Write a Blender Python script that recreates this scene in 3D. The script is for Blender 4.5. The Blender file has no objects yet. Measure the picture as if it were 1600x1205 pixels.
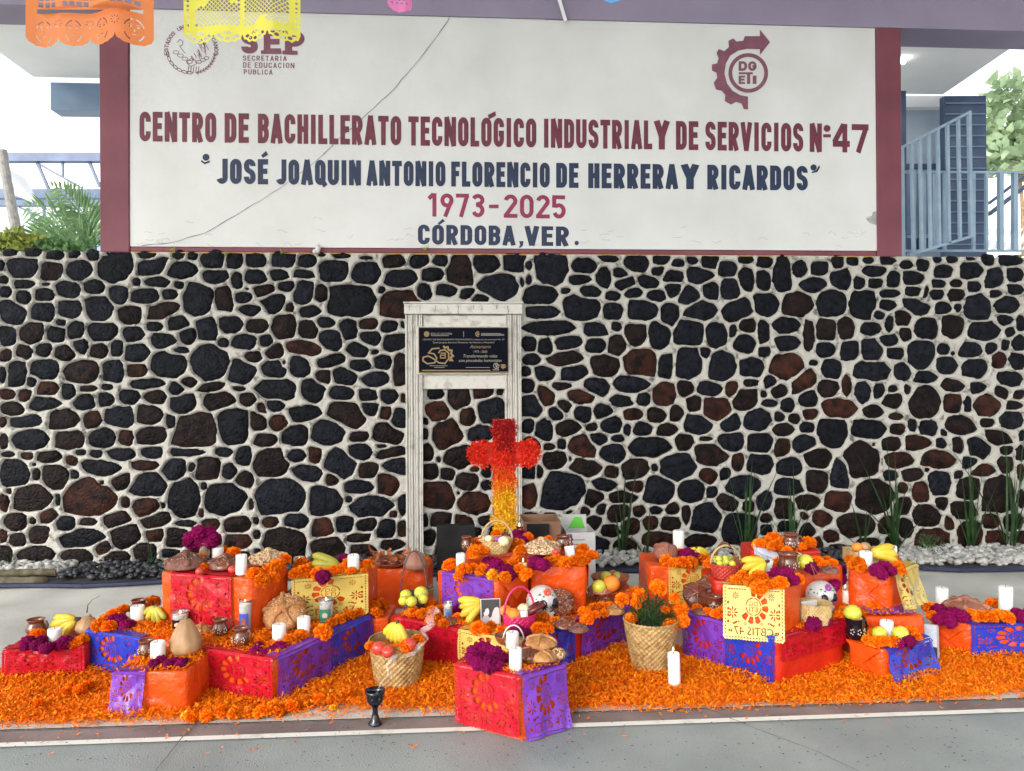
import bpy, bmesh, math, random
import numpy as np
from mathutils import Vector, Matrix, noise
from mathutils.geometry import delaunay_2d_cdt
random.seed(7); rng = np.random.default_rng(7)
PI = math.pi
# ------------------------------------------------------------------ camera, world, sun, exposure
SC = bpy.context.scene
FPX, CX0, CY0 = 1180.0, 800.0, 602.5
YAW, ROLL = math.radians(3.5), 0.0048
CAM = Vector((0.0, -6.14, 1.45))
FW = Vector((math.sin(YAW), math.cos(YAW), 0)); RT = Vector((math.cos(YAW), -math.sin(YAW), 0)); UP = Vector((0, 0, 1))
RC = RT*math.cos(ROLL) - UP*math.sin(ROLL); UC = RT*math.sin(ROLL) + UP*math.cos(ROLL)
cam_data = bpy.data.cameras.new('camera'); cam = bpy.data.objects.new('camera', cam_data); SC.collection.objects.link(cam)
cam.matrix_world = Matrix(((RC.x, UC.x, -FW.x, CAM.x), (RC.y, UC.y, -FW.y, CAM.y), (RC.z, UC.z, -FW.z, CAM.z), (0, 0, 0, 1)))
cam_data.sensor_width = 36; cam_data.lens = FPX/1600*36; cam_data.clip_end = 500; cam_data.clip_start = 0.05
SC.camera = cam
SUN_EL, SUN_AZ = math.radians(33), math.radians(218)      # azimuth clockwise from +Y: behind the camera, to the left
w = bpy.data.worlds.new('World'); SC.world = w; w.use_nodes = True
nt = w.node_tree; nt.nodes.clear()
sky = nt.nodes.new('ShaderNodeTexSky'); sky.sky_type = 'NISHITA'; sky.sun_disc = False
sky.sun_elevation = SUN_EL; sky.sun_rotation = SUN_AZ; sky.dust_density = 3.0; sky.air_density = 1.0; sky.ozone_density = 1.0
hs = nt.nodes.new('ShaderNodeHueSaturation'); hs.inputs['Saturation'].default_value = 0.22
bg = nt.nodes.new('ShaderNodeBackground'); bg.inputs[1].default_value = 0.15
wo = nt.nodes.new('ShaderNodeOutputWorld')
nt.links.new(sky.outputs[0], hs.inputs['Color']); nt.links.new(hs.outputs[0], bg.inputs[0]); nt.links.new(bg.outputs[0], wo.inputs[0])
sd = bpy.data.lights.new('sun', 'SUN'); sd.energy = 0.9; sd.angle = math.radians(20); sd.color = (1, .96, .9)
sun = bpy.data.objects.new('sun', sd); SC.collection.objects.link(sun)
_d = Vector((math.sin(SUN_AZ)*math.cos(SUN_EL), math.cos(SUN_AZ)*math.cos(SUN_EL), math.sin(SUN_EL)))
sun.rotation_euler = _d.to_track_quat('Z', 'Y').to_euler()
vs = SC.view_settings; vs.view_transform = 'Standard'; vs.look = 'None'; vs.gamma = 1; vs.exposure = 1.52; vs.use_curve_mapping = False

# ------------------------------------------------------------------ photograph point -> point on a real plane
def ray(px, py):
    u = (px-CX0)/FPX; v = (CY0-py)/FPX
    return FW + RC*u + UC*v
def onz(px, py, z):
    d = ray(px, py); t = (z-CAM.z)/d.z
    return CAM + d*t
def ony(px, py, y=0.0):
    d = ray(px, py); t = (y-CAM.y)/d.y
    return CAM + d*t
def atd(px, py, dep): return CAM + ray(px, py)*dep
def depth(p): return (Vector(p)-CAM).dot(FW)
def mpp(p): return depth(p)/FPX          # metres per photograph pixel at p

# ------------------------------------------------------------------ object helpers
COL = SC.collection
def link(name, me, parent=None, loc=None, rot=None, scale=None):
    o = bpy.data.objects.new(name, me); COL.objects.link(o)
    if parent is not None: o.parent = parent
    if loc is not None: o.location = loc
    if rot is not None: o.rotation_euler = rot
    if scale is not None: o.scale = (scale,)*3 if isinstance(scale, (int, float)) else scale
    return o
def tag(o, label=None, cat=None, group=None, kind=None):
    if label: o['label'] = label
    if cat: o['category'] = cat
    if group: o['group'] = group
    if kind: o['kind'] = kind
    return o
def thing(name, label, cat, loc=(0, 0, 0), rz=0.0, group=None, scale=1.0):
    o = link(name, None, None, loc, (0, 0, rz), scale); o.empty_display_size = .05
    return tag(o, label, cat, group)
class MB:
    def __init__(s): s.v = []; s.f = []; s.m = []; s.cur = 0
    def add(s, vs, fs, mi=None):
        n = len(s.v); s.v.extend([tuple(p) for p in vs]); s.f.extend([tuple(i+n for i in f) for f in fs])
        s.m.extend([s.cur if mi is None else mi]*len(fs)); return s
    def box(s, c, d, R=None, mi=None):
        x, y, z = d[0]/2, d[1]/2, d[2]/2
        vs = [Vector((a*x, b*y, e*z)) for e in (-1, 1) for b in (-1, 1) for a in (-1, 1)]
        if R is not None: vs = [R @ p for p in vs]
        vs = [p+Vector(c) for p in vs]
        return s.add(vs, [(0, 2, 3, 1), (4, 5, 7, 6), (0, 1, 5, 4), (2, 6, 7, 3), (0, 4, 6, 2), (1, 3, 7, 5)], mi)
    def hexa(s, p, mi=None):   # p: 4 bottom, 4 top (ccw)
        return s.add(p, [(3, 2, 1, 0), (4, 5, 6, 7), (0, 1, 5, 4), (1, 2, 6, 5), (2, 3, 7, 6), (3, 0, 4, 7)], mi)
    def bar(s, a, b, w, h=None, mi=None):
        a = Vector(a); b = Vector(b); h = h or w; d = b-a
        R = d.to_track_quat('Z', 'Y').to_matrix()
        return s.box((a+b)/2, (w, h, d.length), R, mi)
    def lathe(s, prof, n=24, c=(0, 0, 0), mi=None, fn=None, cap=True):
        vs = []
        for r, z in prof:
            for k in range(n):
                a = 2*PI*k/n; rr = r
                if fn: rr = fn(r, z, a)
                vs.append((c[0]+rr*math.cos(a), c[1]+rr*math.sin(a), c[2]+z))
        fs = []; m = len(prof)
        for i in range(m-1):
            for k in range(n): fs.append((i*n+k, i*n+(k+1) % n, (i+1)*n+(k+1) % n, (i+1)*n+k))
        if cap:
            fs.append(tuple(range(n-1, -1, -1))); fs.append(tuple((m-1)*n+k for k in range(n)))
        return s.add(vs, fs, mi)
    def tube(s, pts, rad, n=8, mi=None, cap=True, flat=1.0):
        pts = [Vector(p) for p in pts]; vs = []; m = len(pts)
        if not hasattr(rad, '__len__'): rad = [rad]*m
        up = None
        for i, p in enumerate(pts):
            t = (pts[min(i+1, m-1)]-pts[max(i-1, 0)]).normalized()
            if up is None:
                up = Vector((0, 0, 1)) if abs(t.z) < .9 else Vector((1, 0, 0))
            x = t.cross(up)
            if x.length < 1e-6: x = t.cross(Vector((0, 1, 0)))
            x.normalize(); y = x.cross(t).normalized(); up = y
            for k in range(n):
                a = 2*PI*k/n; vs.append(p+x*math.cos(a)*rad[i]+y*math.sin(a)*rad[i]*flat)
        fs = []
        for i in range(m-1):
            for k in range(n): fs.append((i*n+k, i*n+(k+1) % n, (i+1)*n+(k+1) % n, (i+1)*n+k))
        if cap: fs.append(tuple(range(n-1, -1, -1))); fs.append(tuple((m-1)*n+k for k in range(n)))
        return s.add(vs, fs, mi)
    def ball(s, c, r, n=16, m=10, mi=None, fn=None):
        if not hasattr(r, '__len__'): r = (r, r, r)
        vs = [(0, 0, -1)]
        for i in range(1, m):
            ph = -PI/2+PI*i/m
            for k in range(n):
                a = 2*PI*k/n; vs.append((math.cos(ph)*math.cos(a), math.cos(ph)*math.sin(a), math.sin(ph)))
        vs.append((0, 0, 1)); fs = []
        for k in range(n): fs.append((0, 1+(k+1) % n, 1+k))
        for i in range(m-2):
            for k in range(n): fs.append((1+i*n+k, 1+i*n+(k+1) % n, 1+(i+1)*n+(k+1) % n, 1+(i+1)*n+k))
        L = len(vs)-1; b = 1+(m-2)*n
        for k in range(n): fs.append((b+k, b+(k+1) % n, L))
        out = []
        for p in vs:
            q = fn(Vector(p)) if fn else Vector(p)
            out.append((c[0]+q.x*r[0], c[1]+q.y*r[1], c[2]+q.z*r[2]))
        return s.add(out, fs, mi)
    def mesh(s, name, mats, smooth=True):
        me = bpy.data.meshes.new(name); me.from_pydata(s.v, [], s.f)
        for m in (mats if isinstance(mats, (list, tuple)) else [mats]): me.materials.append(m)
        me.polygons.foreach_set('material_index', s.m)
        me.polygons.foreach_set('use_smooth', [smooth]*len(s.f)); me.update(); return me
    def build(s, name, mats, parent=None, smooth=False, loc=None, rot=None):
        return link(name, s.mesh(name, mats, smooth), parent, loc, rot)
def smooth_by_angle(me, deg=40):
    try: me.set_sharp_from_angle(angle=math.radians(deg))
    except Exception: pass
def np_mesh(name, V, Fq, mats, mi=None, smooth=False):
    me = bpy.data.meshes.new(name); V = np.asarray(V, np.float32); Fq = np.asarray(Fq, np.int32); k = Fq.shape[1]
    me.vertices.add(len(V)); me.vertices.foreach_set('co', V.ravel())
    me.loops.add(Fq.size); me.loops.foreach_set('vertex_index', Fq.ravel())
    me.polygons.add(len(Fq)); me.polygons.foreach_set('loop_start', np.arange(0, Fq.size, k, dtype=np.int32))
    me.polygons.foreach_set('loop_total', np.full(len(Fq), k, np.int32))
    for m in (mats if isinstance(mats, (list, tuple)) else [mats]): me.materials.append(m)
    if mi is not None: me.polygons.foreach_set('material_index', np.asarray(mi, np.int32))
    me.polygons.foreach_set('use_smooth', np.full(len(Fq), smooth)); me.update(calc_edges=True); me.validate(); return me

# ------------------------------------------------------------------ materials
def mat(name, c1, c2=None, rough=.6, nscale=8, bump=0.0, bscale=40, spec=.5, fac=(.35, .65), detail=4, sss=0.0,
        objrand=0.0, coat=0.0, trans=0.0, c3=None, metallic=0.0, stretch=None, bdist=.01, sheen=0.0, alpha=1.0, translucent=0.0):
    m = bpy.data.materials.new(name); m.use_nodes = True; t = m.node_tree; b = t.nodes['Principled BSDF']; L = t.links.new
    b.inputs['Roughness'].default_value = rough; b.inputs['Specular IOR Level'].default_value = spec
    b.inputs['Metallic'].default_value = metallic; b.inputs['Coat Weight'].default_value = coat
    b.inputs['Transmission Weight'].default_value = trans; b.inputs['Alpha'].default_value = alpha
    b.inputs['Sheen Weight'].default_value = sheen
    if sss:
        b.inputs['Subsurface Weight'].default_value = sss; b.inputs['Subsurface Radius'].default_value = (.02, .012, .008)
        b.inputs['Subsurface Scale'].default_value = .5
    tc = t.nodes.new('ShaderNodeTexCoord'); co = tc.outputs['Object']
    if stretch:
        mp = t.nodes.new('ShaderNodeMapping'); mp.inputs['Scale'].default_value = stretch; L(co, mp.inputs[0]); co = mp.outputs[0]
    out = None
    if c2 is not None:
        n = t.nodes.new('ShaderNodeTexNoise'); n.inputs['Scale'].default_value = nscale; n.inputs['Detail'].default_value = detail
        L(co, n.inputs['Vector'])
        r = t.nodes.new('ShaderNodeValToRGB'); r.color_ramp.elements[0].position = fac[0]; r.color_ramp.elements[1].position = fac[1]
        r.color_ramp.elements[0].color = (*c1, 1); r.color_ramp.elements[1].color = (*c2, 1)
        if c3 is not None:
            e = r.color_ramp.elements.new((fac[0]+fac[1])/2); e.color = (*c3, 1)
        L(n.outputs[0], r.inputs[0]); out = r.outputs[0]
    else: b.inputs['Base Color'].default_value = (*c1, 1)
    if objrand:
        oi = t.nodes.new('ShaderNodeObjectInfo'); h = t.nodes.new('ShaderNodeHueSaturation')
        mr = t.nodes.new('ShaderNodeMapRange'); mr.inputs['To Min'].default_value = 1-objrand; mr.inputs['To Max'].default_value = 1+objrand
        L(oi.outputs['Random'], mr.inputs[0]); L(mr.outputs[0], h.inputs['Value'])
        if out: L(out, h.inputs['Color'])
        else: h.inputs['Color'].default_value = (*c1, 1)
        out = h.outputs[0]
    if out: L(out, b.inputs['Base Color'])
    if bump:
        n2 = t.nodes.new('ShaderNodeTexNoise'); n2.inputs['Scale'].default_value = bscale; n2.inputs['Detail'].default_value = 5
        bp = t.nodes.new('ShaderNodeBump'); bp.inputs['Strength'].default_value = bump; bp.inputs['Distance'].default_value = bdist
        L(co, n2.inputs['Vector']); L(n2.outputs[0], bp.inputs['Height']); L(bp.outputs[0], b.inputs['Normal'])
    if translucent:
        tr = t.nodes.new('ShaderNodeBsdfTranslucent'); mx = t.nodes.new('ShaderNodeMixShader'); mx.inputs[0].default_value = translucent
        if out: L(out, tr.inputs[0])
        else: tr.inputs[0].default_value = (*c1, 1)
        L(b.outputs[0], mx.inputs[1]); L(tr.outputs[0], mx.inputs[2]); L(mx.outputs[0], t.nodes['Material Output'].inputs[0])
    return m
M = {}
M['mortar'] = mat('mortar', (.10, .10, .085), (.47, .45, .40), .88, 16, 1.0, 70, fac=(.30, .44), detail=8, bdist=.008)
M['stoneA'] = mat('black_stone', (.0015, .002, .004), (.009, .010, .016), .26, 20, 1.0, 55, objrand=.35, bdist=.016, spec=.10)
M['stoneB'] = mat('brown_stone', (.002, .0018, .0022), (.017, .0085, .0075), .28, 16, 1.0, 55, objrand=.35, bdist=.016, spec=.10)
M['stoneC'] = mat('red_stone', (.003, .0025, .003), (.046, .014, .008), .32, 11, 1.0, 55, objrand=.35, bdist=.016, spec=.10)
M['stoneD'] = mat('ochre_stone', (.012, .006, .005), (.11, .045, .025), .5, 12, 1.0, 26, bdist=.02)
M['plaster'] = mat('white_plaster', (.58, .585, .56), (.68, .685, .665), .75, 1.6, .6, 16, bdist=.008, detail=9, fac=(.25, .6))
M['maroon'] = mat('maroon_paint', (.145, .032, .048), (.20, .05, .07), .6, 2.2, .2, 20)
M['mauve'] = mat('glare_mauve_paint', (.24, .205, .29), (.28, .24, .33), .6, 2, .15, 20)  # beam's likely maroon, with the glare haze mixed into the colour
M['lettermaroon'] = mat('maroon_letter_paint', (.115, .014, .032), (.155, .022, .042), .55, 12, .1, 60)
M['lettermauve'] = mat('faded_letter_paint', (.17, .055, .085), (.22, .08, .12), .6, 12)
M['letterpink'] = mat('magenta_letter_paint', (.23, .014, .06), (.28, .022, .075), .55, 12)
M['letterblue'] = mat('navy_letter_paint', (.006, .016, .052), (.010, .025, .075), .55, 12)
M['yellowline'] = mat('ochre_strip', (.5, .3, .08), (.6, .38, .1), .7)
M['crack'] = mat('crack_dark', (.10, .10, .10), rough=.9)
M['floorA'] = mat('grey_court_paint', (.17, .195, .19), (.29, .315, .305), .55, 1.7, .35, 130, detail=12, fac=(.22, .62))
M['floorB'] = mat('pale_concrete', (.40, .39, .35), (.60, .59, .54), .75, 1.8, .25, 60, detail=9)
M['strip'] = mat('faded_maroon_strip', (.15, .115, .11), (.25, .19, .18), .65, 4, .2, 80, detail=8)
M['white_line'] = mat('worn_white_line', (.52, .50, .44), (.72, .70, .64), .6, 9, detail=8, fac=(.3, .45))
M['orange_paper'] = mat('orange_wrapping_paper', (.64, .064, .005), (.74, .092, .008), .30, 3, .9, 6, bdist=.05, spec=.35)
M['red_paper'] = mat('red_wrapping_paper', (.50, .016, .006), (.58, .028, .008), .34, 3, .6, 9, bdist=.03)
M['picado_blue'] = mat('blue_plastic', (.010, .028, .34), (.016, .045, .44), .3, 3, .6, 11, bdist=.02)
M['picado_purple'] = mat('purple_plastic', (.13, .03, .33), (.18, .045, .42), .32, 3, .6, 11, bdist=.02)
M['picado_crimson'] = mat('crimson_plastic', (.40, .003, .014), (.48, .006, .022), .26, 3, .8, 11, bdist=.02)
M['picado_gold'] = mat('pale_gold_plastic', (.56, .40, .075), (.64, .48, .11), .4, 3, .5, 11, bdist=.02)
M['picado_lemon'] = mat('lemon_plastic', (.58, .48, .13), (.66, .56, .18), .4, 3, .5, 11, bdist=.02)
M['hang_orange'] = mat('orange_tissue', (.95, .30, .10), rough=.6, translucent=.45)
M['hang_yellow'] = mat('yellow_tissue', (.95, .88, .12), rough=.6, translucent=.45)
M['hang_pink'] = mat('pink_tissue', (.9, .25, .55), rough=.6, translucent=.4)
M['hang_blue'] = mat('blue_tissue', (.15, .45, .9), rough=.6, translucent=.4)
M['petal1'] = mat('orange_petal', (.90, .22, .002), rough=.6, spec=.2, translucent=.25)
M['petal2'] = mat('deep_orange_petal', (.82, .17, .002), rough=.6, spec=.2, translucent=.25)
M['petal3'] = mat('light_orange_petal', (.92, .33, .004), rough=.6, spec=.2, translucent=.25)
M['petalbed'] = mat('petal_bed', (.55, .09, .002), (.85, .24, .004), .8, 60, 1.0, 120, bdist=.02)
M['marigold'] = mat('marigold_petal', (.92, .235, .001), rough=.6, spec=.2, objrand=.14, translucent=.2)
M['marigoldD'] = mat('marigold_inner_petal', (.80, .13, .001), rough=.6, spec=.2, objrand=.14, translucent=.2)
M['marigoldY'] = mat('yellow_marigold_petal', (.92, .50, .01), rough=.55, translucent=.2)
M['amaranth'] = mat('magenta_velvet', (.20, .001, .055), (.42, .004, .15), .75, 40, .8, 160, objrand=.25, spec=.15)
M['wax'] = mat('white_wax', (.86, .85, .82), rough=.35, sss=.3)
M['waxcream'] = mat('cream_wax', (.85, .75, .42), rough=.35, sss=.3)
M['waxpink'] = mat('warm_white_wax', (.82, .68, .60), rough=.35, sss=.3)
M['wick'] = mat('burnt_wick', (.03, .025, .02), rough=.9)
fl = bpy.data.materials.new('flame_glow'); fl.use_nodes = True; b_ = fl.node_tree.nodes['Principled BSDF']
b_.inputs['Emission Color'].default_value = (1, .62, .22, 1); b_.inputs['Emission Strength'].default_value = 4; M['flame'] = fl
bu = bpy.data.materials.new('bulb_glow'); bu.use_nodes = True; b_ = bu.node_tree.nodes['Principled BSDF']
b_.inputs['Emission Color'].default_value = (1, 1, 1, 1); b_.inputs['Emission Strength'].default_value = 8; M['bulb'] = bu
M['glass'] = mat('clear_glass', (.95, .96, .96), rough=.05, trans=.9, spec=.5)
M['clay'] = mat('glazed_brown_clay', (.10, .028, .014), (.17, .05, .022), .15, 12, .1, 30, coat=.6)
M['clayrim'] = mat('red_clay', (.24, .06, .03), (.30, .085, .045), .3, 10)
M['slip'] = mat('white_slip', (.55, .48, .36), rough=.3)
M['blackclay'] = mat('black_glazed_clay', (.004, .005, .010), rough=.12, spec=.4, coat=.25)
M['breadA'] = mat('golden_crust', (.32, .12, .03), (.52, .26, .09), .6, 14, 1.0, 45, bdist=.012)
M['breadB'] = mat('cocoa_crust', (.13, .045, .03), (.22, .09, .06), .6, 12, 1.0, 45, bdist=.012)
M['breadC'] = mat('sesame_crust', (.30, .11, .04), (.70, .52, .30), .6, 90, .8, 120, fac=(.42, .55), detail=2, bdist=.012)
M['breadD'] = mat('dark_glossy_crust', (.11, .028, .014), (.22, .06, .025), .25, 12, .5, 50, coat=.3, bdist=.006)
M['breadE'] = mat('pink_brown_crust', (.26, .09, .055), (.38, .16, .10), .55, 12, .9, 45, bdist=.012)
M['banana'] = mat('banana_skin', (.60, .40, .02), (.72, .52, .04), .45, 14, .1, 40, objrand=.12)
M['bananaG'] = mat('green_banana_skin', (.30, .30, .03), (.55, .44, .05), .45, 10, .1, 40, objrand=.12)
M['bananatip'] = mat('banana_tip', (.06, .035, .015), rough=.8)
M['squash'] = mat('tan_squash_skin', (.34, .18, .08), (.50, .31, .15), .5, 9, .3, 20)
M['pumpkin'] = mat('brown_gourd_skin', (.30, .13, .08), (.44, .22, .15), .5, 9, .3, 20)
M['stemwood'] = mat('dry_stem', (.16, .10, .05), (.28, .19, .10), .8, 20)
M['apple'] = mat('red_apple_skin', (.42, .02, .02), (.66, .09, .05), .25, 10)
M['lime'] = mat('yellow_green_skin', (.50, .52, .04), (.68, .62, .08), .35, 9)
M['guava'] = mat('olive_fruit_skin', (.30, .32, .05), (.46, .42, .08), .4, 9)
M['orange_fruit'] = mat('orange_peel', (.85, .22, .02), (.90, .30, .03), .35, 9, .3, 150)
M['wicker'] = mat('straw_weave', (.26, .15, .05), (.46, .31, .12), .6, 30, .5, 90, bdist=.004)
M['wickerlt'] = mat('light_straw', (.42, .27, .10), (.58, .42, .19), .6, 30, .5, 90, bdist=.004)
M['wickerdk'] = mat('dark_wicker', (.03, .025, .03), (.10, .08, .09), .6, 40, .6, 90, bdist=.004)
M['pinkplastic'] = mat('pink_basket_weave', (.55, .012, .10), (.70, .03, .16), .4, 60)
M['redplastic'] = mat('red_basket_weave', (.40, .03, .02), (.55, .06, .035), .5, 50)
M['brownband'] = mat('brown_basket_band', (.10, .035, .015), (.2, .08, .03), .4, 20)
M['leaf'] = mat('dark_leaf', (.015, .05, .012), (.035, .10, .02), .45, 20, objrand=.3)
M['blade'] = mat('long_blade_leaf', (.015, .045, .014), (.04, .095, .025), .4, 12, objrand=.3, translucent=.15)
M['palmleaf'] = mat('palm_leaf', (.12, .26, .09), (.26, .44, .18), .5, 8, objrand=.2, translucent=.3)
M['shrubleaf'] = mat('yellow_green_leaf', (.24, .32, .06), (.48, .52, .12), .5, 6, translucent=.3)
M['treeleaf'] = mat('tree_leaf', (.20, .30, .16), (.36, .46, .28), .5, 4, translucent=.35)  # greens paled so the colour itself carries the glare on the tree
M['bark'] = mat('pale_palm_bark', (.26, .25, .23), (.40, .38, .35), .8, 20, .6, 30)
M['logbark'] = mat('mossy_bark', (.06, .055, .03), (.16, .13, .08), .9, 16, .8, 40)
M['logcut'] = mat('cut_wood', (.30, .16, .09), (.42, .25, .15), .8, 30)
M['pebbleW'] = mat('white_pebble', (.34, .33, .31), (.56, .55, .51), .7, 12, .4, 40)
M['pebbleG'] = mat('grey_pebble', (.24, .24, .22), (.40, .40, .37), .7, 12, .4, 40)
M['pebbleK'] = mat('black_gravel', (.015, .016, .02), (.05, .052, .06), .55, 12, .4, 40)
M['soil'] = mat('dark_soil', (.02, .018, .016), (.05, .045, .04), .9, 12, .6, 40)
M['edging'] = mat('navy_edging', (.012, .018, .06), (.02, .03, .08), .5, 10)
M['frame'] = mat('aged_white_paint', (.34, .33, .29), (.60, .58, .53), .7, 14, .6, 50, fac=(.28, .5), detail=8)
M['plaque'] = mat('black_plaque', (.002, .003, .009), rough=.4, spec=.05)
M['gold'] = mat('gold_lettering', (.24, .16, .07), rough=.5, metallic=.3)
M['goldpale'] = mat('pale_gold_lettering', (.28, .26, .21), rough=.5)
M['bluegrey'] = mat('blue_grey_paint', (.13, .20, .30), (.18, .26, .37), .5, 4)
M['railblue'] = mat('light_blue_rail_paint', (.25, .36, .47), (.33, .45, .56), .45, 6)
M['navy'] = mat('slate_blue_paint', (.05, .08, .15), (.08, .12, .20), .5, 4)
M['palewall'] = mat('pale_blue_wall', (.38, .46, .54), (.46, .54, .60), .7, 3)
M['soffit'] = mat('white_soffit', (.84, .85, .84), (.90, .90, .88), .8, 2, .2, 20)
M['card'] = mat('brown_cardboard', (.22, .11, .06), (.28, .15, .085), .8, 6)
M['whitecard'] = mat('pale_printed_card', (.50, .50, .48), (.58, .58, .56), .7, 6)
M['greencard'] = mat('green_print', (.12, .55, .05), rough=.6)
M['black'] = mat('black_slab', (.008, .008, .009), (.022, .022, .024), .5, 6, spec=.2)
M['ceramic'] = mat('white_ceramic', (.60, .585, .56), rough=.2, coat=.4)
M['paintblack'] = mat('black_paint', (.01, .01, .015), rough=.3)
M['paintred'] = mat('red_paint', (.7, .08, .03), rough=.3)
M['paintblue'] = mat('blue_paint', (.06, .10, .45), rough=.3)
M['paintpurple'] = mat('purple_paint', (.28, .05, .32), rough=.3)
M['paintgreen'] = mat('green_paint', (.05, .22, .14), rough=.3)
M['photogrey'] = mat('photo_midtone', (.36, .32, .33), rough=.35)
M['photodark'] = mat('photo_dark', (.035, .03, .032), rough=.3)
M['photolight'] = mat('photo_light', (.58, .53, .53), rough=.35)
M['steel'] = mat('silver_wrap', (.42, .48, .58), (.62, .66, .72), .25, 10, .8, 30, bdist=.01)
M['nopal'] = mat('grey_green_husk', (.10, .13, .08), (.20, .23, .15), .6, 20)
M['dried'] = mat('dried_peel', (.34, .08, .02), (.52, .17, .05), .6, 20, .4, 40)
M['darkchili'] = mat('dark_red_chili', (.10, .012, .012), (.18, .03, .02), .3, 20)
M['vase'] = mat('mottled_vase', (.16, .12, .08), (.4, .3, .2), .5, 30)
M['smoke'] = None
sm = bpy.data.materials.new('smoke_wisp'); sm.use_nodes = True; t_ = sm.node_tree; t_.nodes.clear()
o_ = t_.nodes.new('ShaderNodeOutputMaterial'); tr_ = t_.nodes.new('ShaderNodeBsdfTransparent'); df_ = t_.nodes.new('ShaderNodeBsdfDiffuse')
df_.inputs[0].default_value = (.8, .8, .82, 1); mx_ = t_.nodes.new('ShaderNodeMixShader'); n_ = t_.nodes.new('ShaderNodeTexNoise'); n_.inputs['Scale'].default_value = 22
mr_ = t_.nodes.new('ShaderNodeMapRange'); mr_.inputs['From Min'].default_value = .35; mr_.inputs['From Max'].default_value = .75; mr_.inputs['To Max'].default_value = .30
tc_ = t_.nodes.new('ShaderNodeTexCoord'); t_.links.new(tc_.outputs['Object'], n_.inputs['Vector'])
t_.links.new(n_.outputs[0], mr_.inputs[0]); t_.links.new(mr_.outputs[0], mx_.inputs[0]); t_.links.new(tr_.outputs[0], mx_.inputs[1]); t_.links.new(df_.outputs[0], mx_.inputs[2]); t_.links.new(mx_.outputs[0], o_.inputs[0])
M['smoke'] = sm
# ------------------------------------------------------------------ stone wall
# stones measured one by one: tiles of (origin x, origin y, scale, [(cx, cy, w, h[, tilt])...])
A = "60,60,130,40;190,60,120,50;325,75,120,55;430,70,75,45;555,75,85,75;632,60,36,36;670,140,205,200;860,72,130,45;1050,70,70,50;1135,75,60,50;1255,100,130,100;1375,105,105,80;1505,100,115,70;10,130,40,80;135,145,170,110;305,165,130,110;465,160,155,115;895,140,175,90,-15;1070,165,190,95;1260,200,150,90;1390,225,65,105;1510,200,125,75;20,215,70,55;138,240,135,55;270,240,80,30;400,270,145,95,15;558,255,130,95;800,225,55,50;695,300,110,120;930,225,150,60;1055,245,75,50,20;1170,325,165,190;1315,330,115,165;1455,270,45,20;30,290,75,75;138,325,100,85;262,305,120,70;855,315,160,85;995,305,95,60;1430,320,120,65;1550,280,120,70,-20;60,410,180,140,25;245,405,140,100;420,390,140,105;580,380,165,130,15;765,415,145,95;955,395,210,90,-8;1500,390,190,75,-10;360,468,75,45;445,510,95,105;605,525,170,100;905,490,110,55;1045,465,125,85;1225,505,125,135;1350,480,145,110;1510,490,125,80;40,540,110,120;185,530,140,120;325,535,105,80;785,540,130,80;950,575,150,80;1110,545,90,95;1310,590,75,65;1435,580,150,90;1575,580,90,90;480,605,95,85;575,635,105,90;690,615,75,110;805,645,150,100;250,628,95,80;385,655,115,80,15;1070,630,140,45;1235,700,210,190;1480,680,135,80;1580,640,50,60;35,665,75,80;140,640,110,80,20;95,760,100,150;270,745,155,105;480,755,205,115;665,750,125,120;990,715,205,120,8;805,750,130,75;1430,750,150,170,25;1575,740,90,90;10,770,60,110;185,815,65,60;280,855,120,80;520,855,95,40;630,845,65,40;860,830,220,60;1110,815,105,60;1250,845,155,60,-12;1410,855,110,40;1560,855,100,100;400,875,80,90;40,890,90,55;148,900,70,70;255,945,175,75;490,940,135,80,-10;620,925,85,75;760,905,100,85;920,905,115,85;1035,860,80,85,20;1070,950,135,110;1290,930,185,90,-5;1455,920,95,75,-15;70,980,140,75;1575,960,60,60"
B = "150,150,235,70,-5;375,140,190,120;545,145,105,95;710,120,150,115;885,110,130,110;1160,200,240,170;1020,150,60,100;1385,170,165,190;1530,135,85,115;20,150,60,80;180,255,220,110;415,250,180,100;600,240,150,100;750,245,90,85;900,230,170,100;1575,260,110,75;20,265,70,80;45,345,90,40;160,355,80,50;290,360,130,65;480,330,65,40;430,385,85,55,15;575,345,80,50;720,350,165,70;910,335,135,70;1110,332,240,50;1325,330,125,55;1450,355,90,100;80,460,190,150;210,465,55,80;200,405,40,30;335,490,140,140;440,465,60,60;605,425,250,90,8;855,410,200,60;1035,440,135,120,-20;1145,420,50,90,30;1230,430,150,130;1365,455,95,90;1570,410,110,160;605,515,50,50;715,510,140,90,-35;890,530,205,130;530,600,310,190;195,600,215,140;50,565,50,50;15,625,80,130;345,615,45,110;745,630,60,70;865,655,150,110;1095,605,170,195;1335,600,225,185;1450,500,120,90;1580,590,100,140;1495,640,40,100;1195,690,45,70;1215,535,50,60;970,650,35,50;95,750,140,100;190,740,50,45;395,760,100,95;525,745,110,55;695,735,170,90,-12;290,705,110,70,-20;930,735,190,80,-20;1100,755,130,45;1255,760,110,60;1410,760,150,85;1520,740,40,50;1580,750,60,60;100,855,110,80;225,825,110,90;15,830,70,90;480,840,290,100,-5;745,830,160,140,-15;920,830,120,80;1045,840,115,110;1400,865,165,80;1530,825,50,60;1575,870,60,110;30,935,90,100;220,940,220,90;450,950,190,80;615,900,90,95;700,955,180,70;860,925,140,110;1010,930,130,50;1430,950,170,60;1200,900,130,110;1290,860,90,70;1545,940,90,70"
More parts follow.
